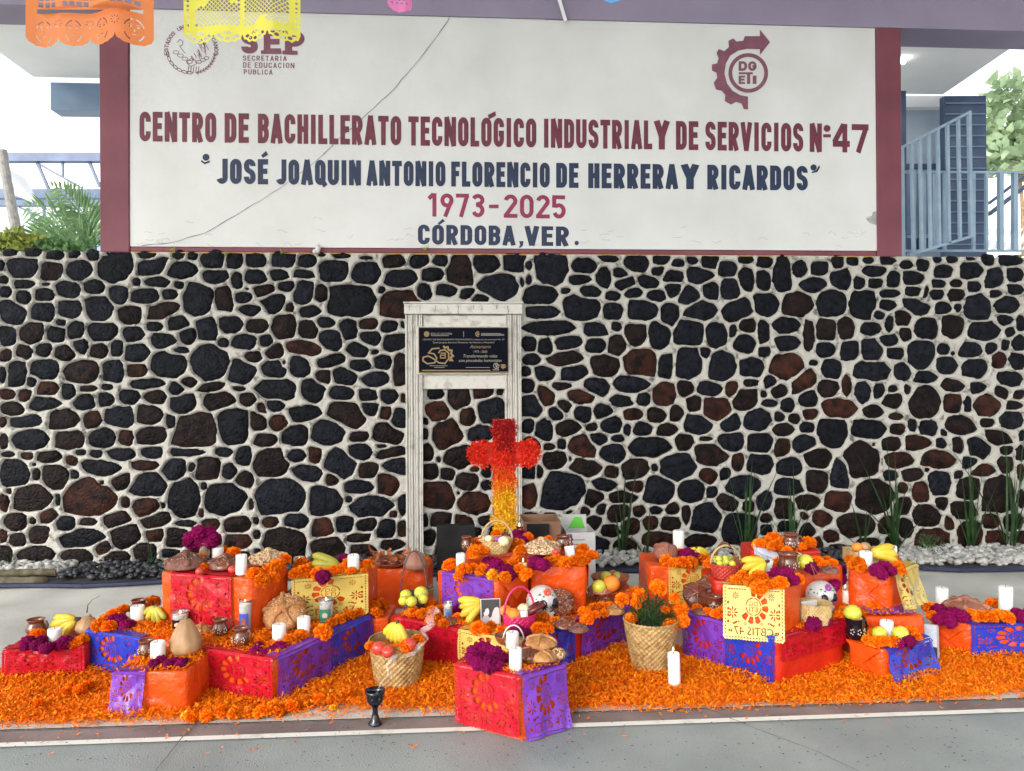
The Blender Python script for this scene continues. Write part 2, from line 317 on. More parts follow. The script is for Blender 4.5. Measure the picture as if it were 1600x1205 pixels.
C_ = "160,105,140,90;300,110,110,70;500,80,130,45;470,160,160,140;655,90,100,30;650,185,165,130;820,115,145,75;865,210,195,110;965,115,110,75;1105,110,95,65;1370,130,145,100;1545,120,130,100;1210,170,140,155;1050,185,140,90;140,185,115,75;285,185,125,60;395,70,60,30;190,255,115,70,-10;275,295,110,150;395,300,80,110;565,335,270,190;750,280,60,50,-40;855,360,210,165;998,285,100,95;1130,272,145,65;1260,295,80,60;1455,250,210,130;1340,325,110,50;1590,230,50,80;90,365,200,110,-15;195,380,65,70;315,405,140,80,-12;175,500,145,140;300,510,115,110,20;410,470,115,60;550,510,90,120;670,478,110,65;795,495,100,75;870,480,30,60;60,585,80,90,-25;110,640,125,85,-25;445,580,125,105;285,625,240,90,12;680,565,115,70;830,595,115,100;600,635,120,80,10;705,650,50,30;435,705,210,70,-12;265,740,125,135;165,715,35,50;100,750,160,100,10;613,730,130,75;760,710,100,70;855,740,75,200;400,795,90,85;530,790,140,95,15;705,810,145,75;130,865,250,110,5;330,870,160,115,25;505,895,150,80;665,905,115,65;790,910,90,75;875,920,30,60;105,965,100,60;1070,900,90,55;1215,925,115,110;1350,900,120,60;1450,890,40,40"
D = "300,100,190,75,-8;545,105,235,120,15;670,80,100,80;775,100,75,65;850,140,85,110;135,160,90,80,-25;235,230,130,95;425,215,165,140;615,235,120,55;780,220,160,100,10;15,140,70,110;55,262,110,70;90,400,190,150;230,355,135,65;350,350,75,90;500,400,180,140,35;615,335,135,80;750,295,80,30;805,340,160,65,-12;830,410,130,100;665,440,110,85;305,462,170,90;450,500,90,80;610,540,190,80;780,520,115,135;150,590,290,190;410,620,195,170;555,615,60,50;680,650,230,115;870,650,50,110;815,698,60,45;245,745,150,95,10;85,750,90,70;385,780,135,110,-20;530,760,100,100;665,760,140,70,-8;770,790,105,100;865,790,50,90;0,740,40,50;170,880,255,180;420,905,205,120;600,842,170,55;630,920,150,70;810,880,130,60;0,830,50,70;1080,90,120,95;1400,80,140,140;1260,125,90,120;1010,145,40,50;1010,220,40,70;1140,235,160,150,-20;1330,215,150,85;1025,335,60,100;1205,360,165,130;1090,375,35,45;1040,450,90,100;1145,460,85,85;1300,432,70,40;1255,510,145,95;1205,575,30,40;1090,590,180,160;1295,635,185,120;1105,735,125,95;1230,740,115,75;1010,740,40,90;1040,835,80,90;1130,870,120,180;1370,440,60,80;1370,530,80,60;1370,740,80,60;1480,350,120,110;1480,480,110,120;1480,640,120,140;1470,800,130,120;1270,850,140,120;900,950,120,60;1400,930,120,90"
E = "20,130,60,60;155,160,190,165;345,135,150,75;500,95,140,40;650,120,145,80;800,95,110,45;910,115,90,40;985,105,80,40;1090,115,90,70;1195,155,105,80;1300,100,100,35;1425,115,100,60;15,220,60,70;320,215,145,60;470,200,90,140,25;555,172,115,65;590,240,110,70,-20;730,228,110,65;785,170,80,50;880,200,130,65;880,275,85,80;1030,190,150,80;1105,280,90,110;1300,220,95,110;1410,225,85,120;90,300,175,110;240,280,60,40;395,285,130,75;520,315,90,70;515,390,105,100;640,290,105,60;775,315,110,70;335,380,210,120;710,390,165,110;965,320,110,105,-35;850,430,110,130;1215,265,130,110;1040,395,195,110;1250,400,190,110,-20;1430,360,150,130;110,405,210,75;160,500,280,80;410,515,165,80;415,595,115,85;540,490,75,50;650,545,125,120;800,540,125,160;965,530,170,150;1130,545,130,140;1310,480,90,75;1225,520,50,100;1290,590,125,90,15;1405,520,60,140;30,590,80,75;125,610,85,95;258,585,165,80,-8;555,605,110,110;1410,640,65,60;45,685,90,60;235,680,190,80,-12;120,765,125,75;290,765,165,75;480,725,150,110;680,700,190,140;830,720,90,150;970,700,160,180,15;1060,645,80,75;1165,720,145,160;1335,730,135,85;10,760,60,60;15,840,70,90;215,845,150,45;120,900,90,110;425,845,155,95,15;615,830,185,95;945,850,90,80;820,890,110,130,35;1090,855,125,75,10;1220,855,65,90;1330,825,85,40;1450,810,70,70;330,905,175,80,10;560,925,145,65;705,918,85,75;40,970,120,140;235,955,70,80,25;1000,945,75,75;1130,985,140,120;1300,930,120,110;1440,945,100,40;1405,890,40,35"
F_ = "115,110,90,85;290,110,90,95;410,95,110,90;600,110,140,60;740,120,120,90;868,110,85,85;1000,175,175,100;1375,150,160,130;1210,170,120,95,-20;30,200,120,140;190,195,140,85;340,190,65,50;460,170,115,100;560,210,45,80;665,200,105,80;810,205,135,75;70,315,70,50;155,300,50,60;285,310,150,120,25;380,268,115,75;505,262,95,50;705,320,260,110;915,285,105,100;1050,265,95,35;1215,285,140,110;1400,285,160,110;105,400,145,100;205,390,30,60;480,355,150,105;620,450,160,115,-10;300,445,190,100,15;460,480,85,80;15,470,50,100;875,440,225,155;1090,375,200,130,12;1260,410,90,110;1380,430,170,120;1065,490,110,95,15;1175,480,70,100;160,600,260,220;415,550,140,90;350,640,110,130,25;530,630,170,75;610,565,110,75;760,580,155,165,12;970,585,145,130;1090,600,80,70;1290,565,220,150,-10;735,445,55,55;200,720,95,35,-20;300,715,70,70;395,700,75,80;500,725,140,100,-10;635,720,75,65;740,710,85,55;845,705,85,75;930,740,60,110;1070,760,170,170,10;1190,660,150,110;1320,685,80,80;1415,650,100,150;80,750,90,60;230,760,100,40;350,790,90,90;445,850,130,90;585,810,90,95;710,790,85,80;840,795,120,95,10;1260,830,220,180;1425,755,80,65;1425,835,75,65;400,920,120,110;540,930,160,80;770,890,250,80;1020,900,220,80;60,860,150,110;230,900,150,110;1180,960,140,60;1450,930,160,90"
G = "85,185,110,190;185,155,90,85;305,155,105,75;415,120,70,80;500,105,90,40;590,100,90,35;700,105,110,40;820,130,90,45;905,135,80,60;1000,100,60,30;1085,100,80,35;1190,95,90,25;1295,105,80,60;1430,105,150,55;275,245,140,90;430,215,110,130,-30;535,240,75,70;630,165,130,50;630,240,90,50;740,210,75,75;855,205,110,75;1035,170,120,70;1200,160,165,85;1330,205,110,110;1460,185,110,75;1000,235,80,50;1110,235,70,45;1210,255,90,55;170,365,180,130;380,350,165,155;555,360,150,150;715,298,135,45;850,285,90,60;930,290,30,120,15;1000,300,75,50;1110,305,100,65;1340,300,90,55;1450,275,100,60;1235,385,150,130;1400,365,140,100;705,365,110,60;875,375,170,80,15;1025,385,100,60;1120,380,45,55;650,420,80,50;20,360,90,130;115,480,135,95;120,585,125,80;245,540,65,235;348,505,115,120;455,495,90,130;610,505,120,70;715,475,55,100,15;795,435,95,90;930,500,150,110;1088,485,140,105;1270,510,190,95;1390,450,110,70;1490,470,60,90;815,535,75,70;710,570,115,60;1425,525,65,60,-25;340,625,110,80;480,635,115,105;610,640,120,130;750,650,105,60;900,655,145,140;1030,625,65,55;1195,635,135,80;1310,620,70,60;1400,595,50,65;1480,590,80,90;1363,685,80,75;1470,690,90,90;110,730,180,125;265,702,55,40;380,740,100,100;610,745,225,120;790,755,105,90;1045,720,125,85;1215,730,130,95;1090,650,30,30;210,820,150,100,-35;350,855,110,90;465,830,55,150;930,790,135,70;1080,840,135,60,12;1235,855,90,55;1420,800,140,75;735,860,50,40;655,870,60,90;560,870,80,130;730,925,105,70;825,865,45,60;925,935,175,165;1370,875,80,75;1490,895,80,45;70,870,90,65;235,910,105,85;420,975,175,105;115,955,70,75;1085,945,105,100;1175,950,50,85;1295,955,140,110;1440,955,95,45"
H = "72,128,60,60;165,140,65,60;268,108,95,55;90,205,130,75;250,195,95,55;405,225,170,160;655,100,115,75;630,200,200,110;810,205,100,60;800,125,100,35;905,175,60,75;1000,195,105,90;1200,175,190,100,10;1100,220,55,40,30;1370,160,105,50;1520,150,150,85;85,320,105,95;232,300,135,100;310,385,180,120,10;660,300,35,45;770,298,125,75;935,290,150,85;1080,295,60,55;1190,305,65,85;1325,315,135,100,10;1430,260,155,80;1490,335,80,55;1590,240,40,60;1580,360,60,80;140,440,150,105;580,400,210,210;820,400,190,90;1055,395,220,100,10;1260,415,100,65;1485,430,85,90;310,530,130,140;455,490,120,200;130,565,180,105;245,655,165,85;440,655,170,140;670,625,235,215;760,500,110,75;900,485,130,75;995,455,50,35;1190,490,60,50;1350,465,150,70,8;1580,470,50,100;835,570,70,60;960,595,100,110;1070,540,125,130;1260,580,150,120;1430,615,180,200;840,685,120,90;1085,670,80,75;1225,715,160,110;1590,640,60,120;110,700,120,120;345,758,125,90;230,748,70,40,35;130,805,140,60;245,845,90,95,-20;550,800,230,140;400,875,125,75;740,800,100,100;870,820,90,110;985,745,165,120;1135,795,60,100;1395,778,110,95;1530,790,110,100;1270,860,140,150;1030,890,220,110;310,920,80,90;430,945,120,50;1430,880,140,90;1570,880,80,80;620,910,150,60;780,910,90,70"
seeds = []
for ox, oy, s, txt in ((0, 380, 3.767, A), (0, 620, 3.81, B), (400, 380, 3.81, C_), (400, 620, 3.81, D), (820, 380, 3.767, E), (840, 620, 4.0, F_), (1200, 380, 3.765, G), (1200, 620, 4.0, H), (0, 0, 1.0, '828,664,22,28;831,697,26,30;826,733,22,34;828,776,24,38;830,818,26,32;828,850,24,24;404,507,22,22;404,558,15,20;408,640,18,20;404,690,14,24')):
    for it in txt.split(';'):
        q = [float(a) for a in it.split(',')]; q += [0]*(5-len(q))
        if ox == 0 and oy and q[0] > 1552: continue
        seeds.append([ox+q[0]/s, oy+q[1]/s, q[2]/s, q[3]/s, q[4]])
# the wall goes on past both edges of the frame
ext = []
for q in seeds:
    if q[0] < 200: ext.append([-q[0]-6, q[1]+random.uniform(-3, 3), q[2], q[3], -q[4]])
    if q[0] > 1400: ext.append([3206-q[0], q[1]+random.uniform(-3, 3), q[2], q[3], -q[4]])
seeds += ext
S = []
for x, y, ww, hh, r in seeds:
    p = ony(x, y); m = mpp(p)*1.0
    S.append((p.x, p.z, ww*m/2*1.36, hh*m/2*1.38, math.radians(-r)))
S = np.array(S)
S = S[S[:, 1] > -0.05]
# drop seeds that fall inside another one
keep = []
for i in range(len(S)):
    ok = True
    for j in keep:
        dx, dz = S[i, 0]-S[j, 0], S[i, 1]-S[j, 1]
        if abs(dx) < .55*(max(S[i, 2], S[j, 2])) and abs(dz) < .55*max(S[i, 3], S[j, 3]): ok = False; break
    if ok: keep.append(i)
S = S[keep]; NS = len(S)
def dn(P, s):
    dx = P[:, 0, None]-s[None, :, 0]; dz = P[:, 1, None]-s[None, :, 1]
    c, sn = np.cos(s[:, 4]), np.sin(s[:, 4])
    a = np.abs(dx*c+dz*sn)/s[:, 2]; b = np.abs(-dx*sn+dz*c)/s[:, 3]
    return (a**3.4+b**3.4)**(1/3.4)
NA = 24; TH = np.arange(NA)*2*PI/NA
RAD = np.zeros((NS, NA))
for i in range(NS):
    s = S[i:i+1]; big = max(s[0, 2], s[0, 3])
    near = np.where((np.abs(S[:, 0]-s[0, 0]) < big*1.2+S[:, 2]+.05) & (np.abs(S[:, 1]-s[0, 1]) < big*1.2+S[:, 3]+.05))[0]; near = near[near != i]
    ts = np.linspace(.05, 1.25, 60)*big
    P = np.stack([s[0, 0]+np.outer(ts, np.cos(TH)), s[0, 1]+np.outer(ts, np.sin(TH))], -1).reshape(-1, 2)
    own = dn(P, s)[:, 0]; oth = dn(P, S[near]).min(1) if len(near) else own+9
    ph = random.uniform(0, 6.28); ang = np.tile(TH, len(ts))
    lim = 1.0+.07*np.cos(3*ang+ph)+.06*np.cos(5*ang+ph*2)+.03*np.cos(7*ang+ph*3)
    gap = .013/np.minimum(s[0, 2], s[0, 3])
    ok = ((own < lim) & (own+gap < oth)).reshape(len(ts), NA)
    ok = np.logical_and.accumulate(ok, 0); n = ok.sum(0); r = ts[np.clip(n-1, 0, 59)]
    r = .8*r+.1*np.roll(r, 1)+.1*np.roll(r, -1)
    nc = random.randint(5, 8); cs = sorted({int((q+random.uniform(-.28, .28))*NA/nc) % NA for q in range(nc)}); rp = r.copy()
    for a_, b_ in zip(cs, cs[1:]+[cs[0]+NA]):
        p0 = np.array([math.cos(TH[a_ % NA]), math.sin(TH[a_ % NA])])*r[a_ % NA]; p1 = np.array([math.cos(TH[b_ % NA]), math.sin(TH[b_ % NA])])*r[b_ % NA]
        for k_ in range(a_+1, b_):
            d_ = np.array([math.cos(TH[k_ % NA]), math.sin(TH[k_ % NA])]); e_ = p1-p0; den = d_[0]*e_[1]-d_[1]*e_[0]
            if abs(den) > 1e-9:
                t_ = (p0[0]*e_[1]-p0[1]*e_[0])/den
                if 0 < t_: rp[k_ % NA] = max(min(t_, r[k_ % NA]), .6*r[k_ % NA])
    r = .5*r+.5*rp
    RAD[i] = np.maximum(r*(1+rng.normal(0, .018, NA)), .008)
WX0, WX1 = ony(-190, 600).x, ony(1790, 600).x; WZ1 = ony(800, 398).z
# mortar bed: one relief sheet with a raised bead round every stone
G0 = .0105; xs = np.arange(WX0, WX1, G0); zs = np.linspace(-.1, WZ1, int((WZ1+.1)/G0))
SDm = np.full((len(zs), len(xs)), 9.0)
for i in range(NS):
    R = RAD[i].max()+.05
    i0, i1 = np.searchsorted(xs, [S[i, 0]-R, S[i, 0]+R]); j0, j1 = np.searchsorted(zs, [S[i, 1]-R, S[i, 1]+R])
    if i1 <= i0 or j1 <= j0: continue
    X, Z = np.meshgrid(xs[i0:i1]-S[i, 0], zs[j0:j1]-S[i, 1]); rho = np.hypot(X, Z); th = np.arctan2(Z, X) % (2*PI)
    k = th/(2*PI)*NA; k0 = np.floor(k).astype(int) % NA; f = k-np.floor(k)
    rr = RAD[i][k0]*(1-f)+RAD[i][(k0+1) % NA]*f
    SDm[j0:j1, i0:i1] = np.minimum(SDm[j0:j1, i0:i1], rho-rr)
def lump(X, Z):
    return (np.sin(X*31+np.sin(Z*23)*2)+np.sin(Z*37+np.sin(X*19)*2.2)+np.sin((X+Z)*53))/3
X, Z = np.meshgrid(xs, zs)
t = np.clip((SDm+.003)/.014, 0, 1); t = t*t*(3-2*t)
HT = -.022+.040*t + .004*lump(X, Z)*t - .006*np.clip((SDm-.02)/.05, 0, 1) + rng.normal(0, .0011, X.shape)
V = np.stack([X, -HT, Z], -1).reshape(-1, 3); nx, nz = len(xs), len(zs)
ii, jj = np.meshgrid(np.arange(nx-1), np.arange(nz-1)); a0 = (jj*nx+ii).ravel()
Fq = np.stack([a0, a0+1, a0+nx+1, a0+nx], 1)
wall = thing('stone_wall', 'long dark volcanic stone wall with raised white mortar joints behind the altar', 'stone wall')
link('mortar', np_mesh('mortar', V, Fq, M['mortar'], smooth=True), wall)
mb = MB(); mb.box(((WX0+WX1)/2, .19, (WZ1-.1)/2), (WX1-WX0-.02, .32, WZ1+.1)); mb.build('wall_core', M['mortar'], wall)
def stone_geo(i, out):
    cx, cz = S[i, 0], S[i, 1]; r = RAD[i]; h = random.uniform(.004, .016); n0 = len(out.v)
    tx, tz = random.uniform(-.05, .05), random.uniform(-.05, .05)
    vs = []
    for f, hh in ((1.06, -.022), (1.0, -.004), (.86, .35), (.5, .9)):
        for k in range(NA):
            x = r[k]*f*math.cos(TH[k]); z = r[k]*f*math.sin(TH[k])
            y = hh if hh < 0 else hh*h + x*tx + z*tz
            if hh > 0: y += noise.noise(Vector(((cx+x)*16, (cz+z)*16, i*.7)))*.008
            vs.append((cx+x, -y, cz+z))
    vs.append((cx, -h, cz)); fs = []
    for q in range(3):
        for k in range(NA): fs.append((q*NA+k, q*NA+(k+1) % NA, (q+1)*NA+(k+1) % NA, (q+1)*NA+k))
    for k in range(NA): fs.append((3*NA+k, 3*NA+(k+1) % NA, 4*NA))
    out.add(vs, fs)
area = (RAD.mean(1))**2; vis = (S[:, 0] > ony(-5, 600).x) & (S[:, 0] < ony(1605, 600).x)
NFX = (ony(633, 600).x, ony(815, 600).x, ony(700, 475).z, ony(700, 608).z)
hid = (S[:, 0] > NFX[0]) & (S[:, 0] < NFX[1]) & (S[:, 1] > NFX[3]) & (S[:, 1] < NFX[2])
order = np.argsort(-area*vis*(~hid)); bigset = set(order[:298].tolist())
rest = [MB(), MB(), MB()]
for i in range(NS):
    if hid[i]: continue
    low = 1-(S[i, 1]-.3)/2.0; u = random.random()
    mk = 'stoneA' if u > .14+.62*low else ('stoneC' if u < .30*low else 'stoneB')
    if u < .02 and low > .5 and area[i] < .004: mk = 'stoneD'
    if i in bigset:
        mb = MB(); stone_geo(i, mb); mb.build('stone', M[mk], wall, smooth=True)
    else: stone_geo(i, rest[0] if mk == 'stoneA' else (rest[1] if mk == 'stoneB' else rest[2]))
allr = MB()
for q, r in enumerate(rest):
    allr.add(r.v, r.f, q)
tag(allr.build('small_stones', [M['stoneA'], M['stoneB'], M['stoneC']], wall, smooth=True), kind='stuff')

# ------------------------------------------------------------------ ground
def gsheet(name, pts, z, m, kind='structure'):
    mb = MB(); mb.add([(p.x, p.y, z) for p in pts], [tuple(range(len(pts)))]); o = mb.build(name, m); tag(o, kind=kind); return o
jl, jr = onz(0, 1143, 0), onz(1600, 1093, 0)
wl, wr = onz(0, 1167, 0), onz(1600, 1112, 0)
dj = (jr-jl).normalized(); dw = (wr-wl).normalized(); nw = Vector((-dw.y, dw.x, 0))
J0, J1 = jl-dj*20, jr+dj*20; W0, W1 = wl-dw*20, wr+dw*20
gsheet('court_floor', [Vector((-60, -30, 0)), Vector((60, -30, 0)), J1, J0], 0, M['floorA'])
gsheet('rear_pavement', [J0, J1, Vector((60, 60, 0)), Vector((-60, 60, 0))], .001, M['floorB'])
lw = .019
gsheet('maroon_strip', [W0+nw*lw, W1+nw*lw, J1-Vector((0, .014, 0)), J0-Vector((0, .014, 0))], .004, M['strip'])
gsheet('white_line', [W0-nw*lw, W1-nw*lw, W1+nw*lw, W0+nw*lw], .008, M['white_line'])
mb = MB(); mb.add([J0-Vector((0, .006, -.006)), J1-Vector((0, .006, -.006)), J1+Vector((0, .004, .006)), J0+Vector((0, .004, .006))], [(0, 1, 2, 3)])
tag(mb.build('pavement_joint', M['soil']), kind='structure')
def crackline(name, pts, wd, fn=lambda x, y: onz(x, y, 0), nrm=Vector((0, 0, 1)), off=.009, parent=None, m='crack'):
    P = []
    for a, b in zip(pts[:-1], pts[1:]):
        for k in range(6):
            q = (a[0]+(b[0]-a[0])*k/6+random.uniform(-.8, .8), a[1]+(b[1]-a[1])*k/6+random.uniform(-.6, .6)); P.append(fn(*q))
    P.append(fn(*pts[-1])); mb = MB(); vs = []; fs = []
    for i, p in enumerate(P):
        t = (P[min(i+1, len(P)-1)]-P[max(0, i-1)]).normalized(); s = t.cross(nrm)*wd*random.uniform(.5, 1.2)
        vs += [p+s+nrm*off, p-s+nrm*off]
        if i: fs.append((2*i-2, 2*i-1, 2*i+1, 2*i))
    mb.add(vs, fs); return mb.build(name, M[m], parent)
tag(crackline('floor_crack', [(312, 1128), (285, 1155), (262, 1185), (240, 1212)], .0022), kind='structure')
tag(crackline('floor_crack', [(1090, 1100), (1133, 1122), (1190, 1145), (1270, 1175), (1350, 1212)], .002), kind='structure')
# small dirt specks on the court
mb = MB()
for k in range(700):
    p = onz(random.uniform(0, 1600), random.uniform(1125, 1203), .001); r = random.uniform(.0012, .0045); n = 6
    mb.add([(p.x+r*math.cos(a)*random.uniform(.5, 1.4), p.y+r*math.sin(a)*random.uniform(.5, 1.4), .0095) for a in [2*PI*q/n for q in range(n)]], [tuple(range(n))], random.choice((0, 0, 1)))
tag(mb.build('floor_specks', [M['soil'], M['pebbleG']]), kind='stuff')

# planters at the foot of the wall
def gravel(name, region, n, size, mats, zb, label, density_z=.03):
    pts = [onz(x, y, zb) for x, y in region]; xs_ = [p.x for p in pts]; ys_ = [p.y for p in pts]
    def inside(x, y):
        c = False; j = len(pts)-1
        for i in range(len(pts)):
            if (pts[i].y > y) != (pts[j].y > y) and x < (pts[j].x-pts[i].x)*(y-pts[i].y)/(pts[j].y-pts[i].y)+pts[i].x: c = not c
            j = i
        return c
    mb = MB(); k = 0; tr = 0
    while k < n and tr < n*20:
        tr += 1; x, y = random.uniform(min(xs_), max(xs_)), random.uniform(min(ys_), min(max(ys_), .0))
        if not inside(x, y): continue
        s = size*random.uniform(.6, 1.35); sx, sy, sz = s*random.uniform(.8, 1.3), s*random.uniform(.7, 1.1), s*random.uniform(.5, .85)
        sd_ = random.random()*50; rz = random.uniform(0, PI); c, sn = math.cos(rz), math.sin(rz)
        def fn(p):
            q = p*(1+.28*noise.noise(p*1.3+Vector((sd_, 0, 0)))); return Vector((q.x*c*sx-q.y*sn*sy, q.x*sn*sx+q.y*c*sy, q.z*sz))
        back = (y-min(ys_))/max(.01, (max(ys_)-min(ys_)))
        mb.ball((x, y, zb+back*density_z+random.uniform(0, .03)), (1, 1, 1), 7, 5, random.randrange(len(mats)), fn); k += 1
    o = mb.build(name, mats, smooth=True); return tag(o, label, kind='stuff')
edge_pts = [(-200, 918), (0, 912), (60, 911), (130, 912), (200, 909), (260, 905), (400, 902), (640, 895), (900, 890), (960, 889), (1280, 880), (1320, 879), (1400, 880), (1440, 885), (1500, 888), (1560, 887), (1600, 886), (1700, 884), (1800, 883)]
EP = [onz(x, y, .04) for x, y in edge_pts]
mb = MB(); top = [Vector((p.x, .0, .03)) for p in EP]; vs = []; fs = []
for a, b in zip(EP, top): vs += [Vector((a.x, a.y, .035)), b]
for i in range(len(EP)-1): fs.append((2*i, 2*i+2, 2*i+3, 2*i+1))
mb.add(vs, fs); tag(mb.build('planting_bed_soil', M['soil']), kind='structure')
mb = MB()
for a, b in zip(EP[:-1], EP[1:]): mb.bar(Vector((a.x, a.y, .028)), Vector((b.x, b.y, .028)), .034, .02)
tag(mb.build('bed_edging', M['edging']), 'low dark blue edging strip along the front of the planting bed', 'edging')
gravel('white_gravel', [(900, 886), (1285, 878), (1270, 858), (900, 866)], 620, .023, [M['pebbleW'], M['pebbleW'], M['pebbleG']], .05, 'white stones heaped in the bed behind the middle crates')
gravel('white_gravel', [(1405, 876), (1440, 881), (1500, 884), (1600, 882), (1800, 880), (1800, 840), (1405, 845)], 1500, .024, [M['pebbleW'], M['pebbleW'], M['pebbleG']], .04, 'large white stones in the planting bed at the right end', .03)
gravel('white_gravel', [(-200, 893), (0, 893), (90, 898), (130, 880), (150, 868), (0, 862), (-200, 862)], 520, .026, [M['pebbleG'], M['pebbleW']], .05, 'pale grey stones at the foot of the wall at far left', .04)
gravel('dark_gravel', [(85, 906), (200, 905), (260, 902), (640, 893), (900, 886), (900, 864), (640, 864), (260, 868), (150, 880)], 1200, .022, [M['pebbleK']], .045, 'black gravel covering the bed left of the middle', .03)
gravel('dark_gravel', [(1275, 876), (1400, 876), (1400, 855), (1275, 855)], 160, .026, [M['pebbleK']], .045, 'black gravel patch behind the right crates', .03)

# the court roof high overhead: the altar stands in its shade, the papel picado hangs from it
cr = thing('court_roof', 'high white corrugated metal roof over the school court above the altar', 'roof')
mb = MB(); vs = []; fs = []; n = 90
for k in range(n+1):
    x = -10+20*k/n; z = 6.8+.05*(k % 2); vs += [(x, -11, z), (x, -.6, z)]
    if k: fs.append((2*k-2, 2*k-1, 2*k+1, 2*k))
mb.add(vs, fs); mb.build('roof_sheet', M['soffit'], cr)
for y in (-10.8, -7.5, -4, -1.2):
    mb = MB(); mb.box((0, y, 6.6), (20, .16, .3)); mb.build('roof_truss', M['bluegrey'], cr)
for x in (-9.8, 9.8):
    for y in (-10.8, -1.2): mb = MB(); mb.box((x, y, 3.2), (.25, .25, 6.4)); mb.build('roof_post', M['bluegrey'], cr)

# ------------------------------------------------------------------ sign wall
def quadmap(c):     # c: four photograph corners tl,tr,br,bl -> function (u, v) on the sign plane, v up
    tl, tr, br, bl = [ony(*q) for q in c]
    return lambda u, v, o=0: (bl*(1-u)*(1-v)+br*u*(1-v)+tl*(1-u)*v+tr*u*v)+Vector((0, -o, 0))
zt = ony(800, 398).z
sign = thing('painted_sign_wall', 'white plastered school name wall framed by maroon pillars and beam above the stone wall', 'wall')
tl, tr, br, bl = ony(203, 11), ony(1367, 40), ony(1370, 392), ony(203, 385)
mb = MB(); mb.hexa([bl, br, br+Vector((0, .25, 0)), bl+Vector((0, .25, 0)), tl, tr, tr+Vector((0, .25, 0)), tl+Vector((0, .25, 0))])
me = mb.mesh('plaster_panel', M['plaster'], False); o = link('plaster_panel', me, sign)
pl, pr_, x4, x5 = ony(157, 300).x, ony(1408, 300).x, ony(203, 300).x, ony(1369, 300).x
TOPZ = 5.6
def vbox(name, x0, x1, z0, z1, y0, y1, m, parent):
    mb = MB(); mb.box(((x0+x1)/2, (y0+y1)/2, (z0+z1)/2), (x1-x0, y1-y0, z1-z0)); o = mb.build(name, m, parent)
    bv = o.modifiers.new('bevel', 'BEVEL'); bv.width = .006; bv.segments = 1; return o
bz = (tl.z+tr.z)/2
vbox('pillar', pl, x4-.001, zt, bz, -.012, .30, M['maroon'], sign)
vbox('pillar', x5+.003, pr_, zt, bz-.02, -.012, .30, M['maroon'], sign)
vbox('sill_strip', x4, x5, zt+.006, bl.z-.002, -.002, .2, M['maroon'], sign)
vbox('ochre_strip', x4, x5, zt-.004, zt+.006, -.006, .2, M['yellowline'], sign)
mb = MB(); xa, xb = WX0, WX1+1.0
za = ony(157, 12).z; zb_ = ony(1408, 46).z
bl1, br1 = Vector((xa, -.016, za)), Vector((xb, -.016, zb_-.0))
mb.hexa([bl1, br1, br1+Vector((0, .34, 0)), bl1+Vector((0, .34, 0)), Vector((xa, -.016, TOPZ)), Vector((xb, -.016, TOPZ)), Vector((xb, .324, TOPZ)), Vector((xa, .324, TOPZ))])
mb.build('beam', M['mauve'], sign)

mb = MB(); p_ = ony(497, 389, -.03); mb.ball((p_.x, p_.y, p_.z), (.022, .02, .035), 10, 8, fn=lambda q: q*(1+.4*noise.noise(q*2))); mb.ball((p_.x-.025, p_.y, p_.z-.02), (.02, .02, .018), 8, 6, fn=lambda q: q*(1+.3*noise.noise(q*3))); tag(mb.build('plaster_lump', M['ceramic'], smooth=True), 'small white plaster lump on the wall top under the sign left of the frame', 'lump')
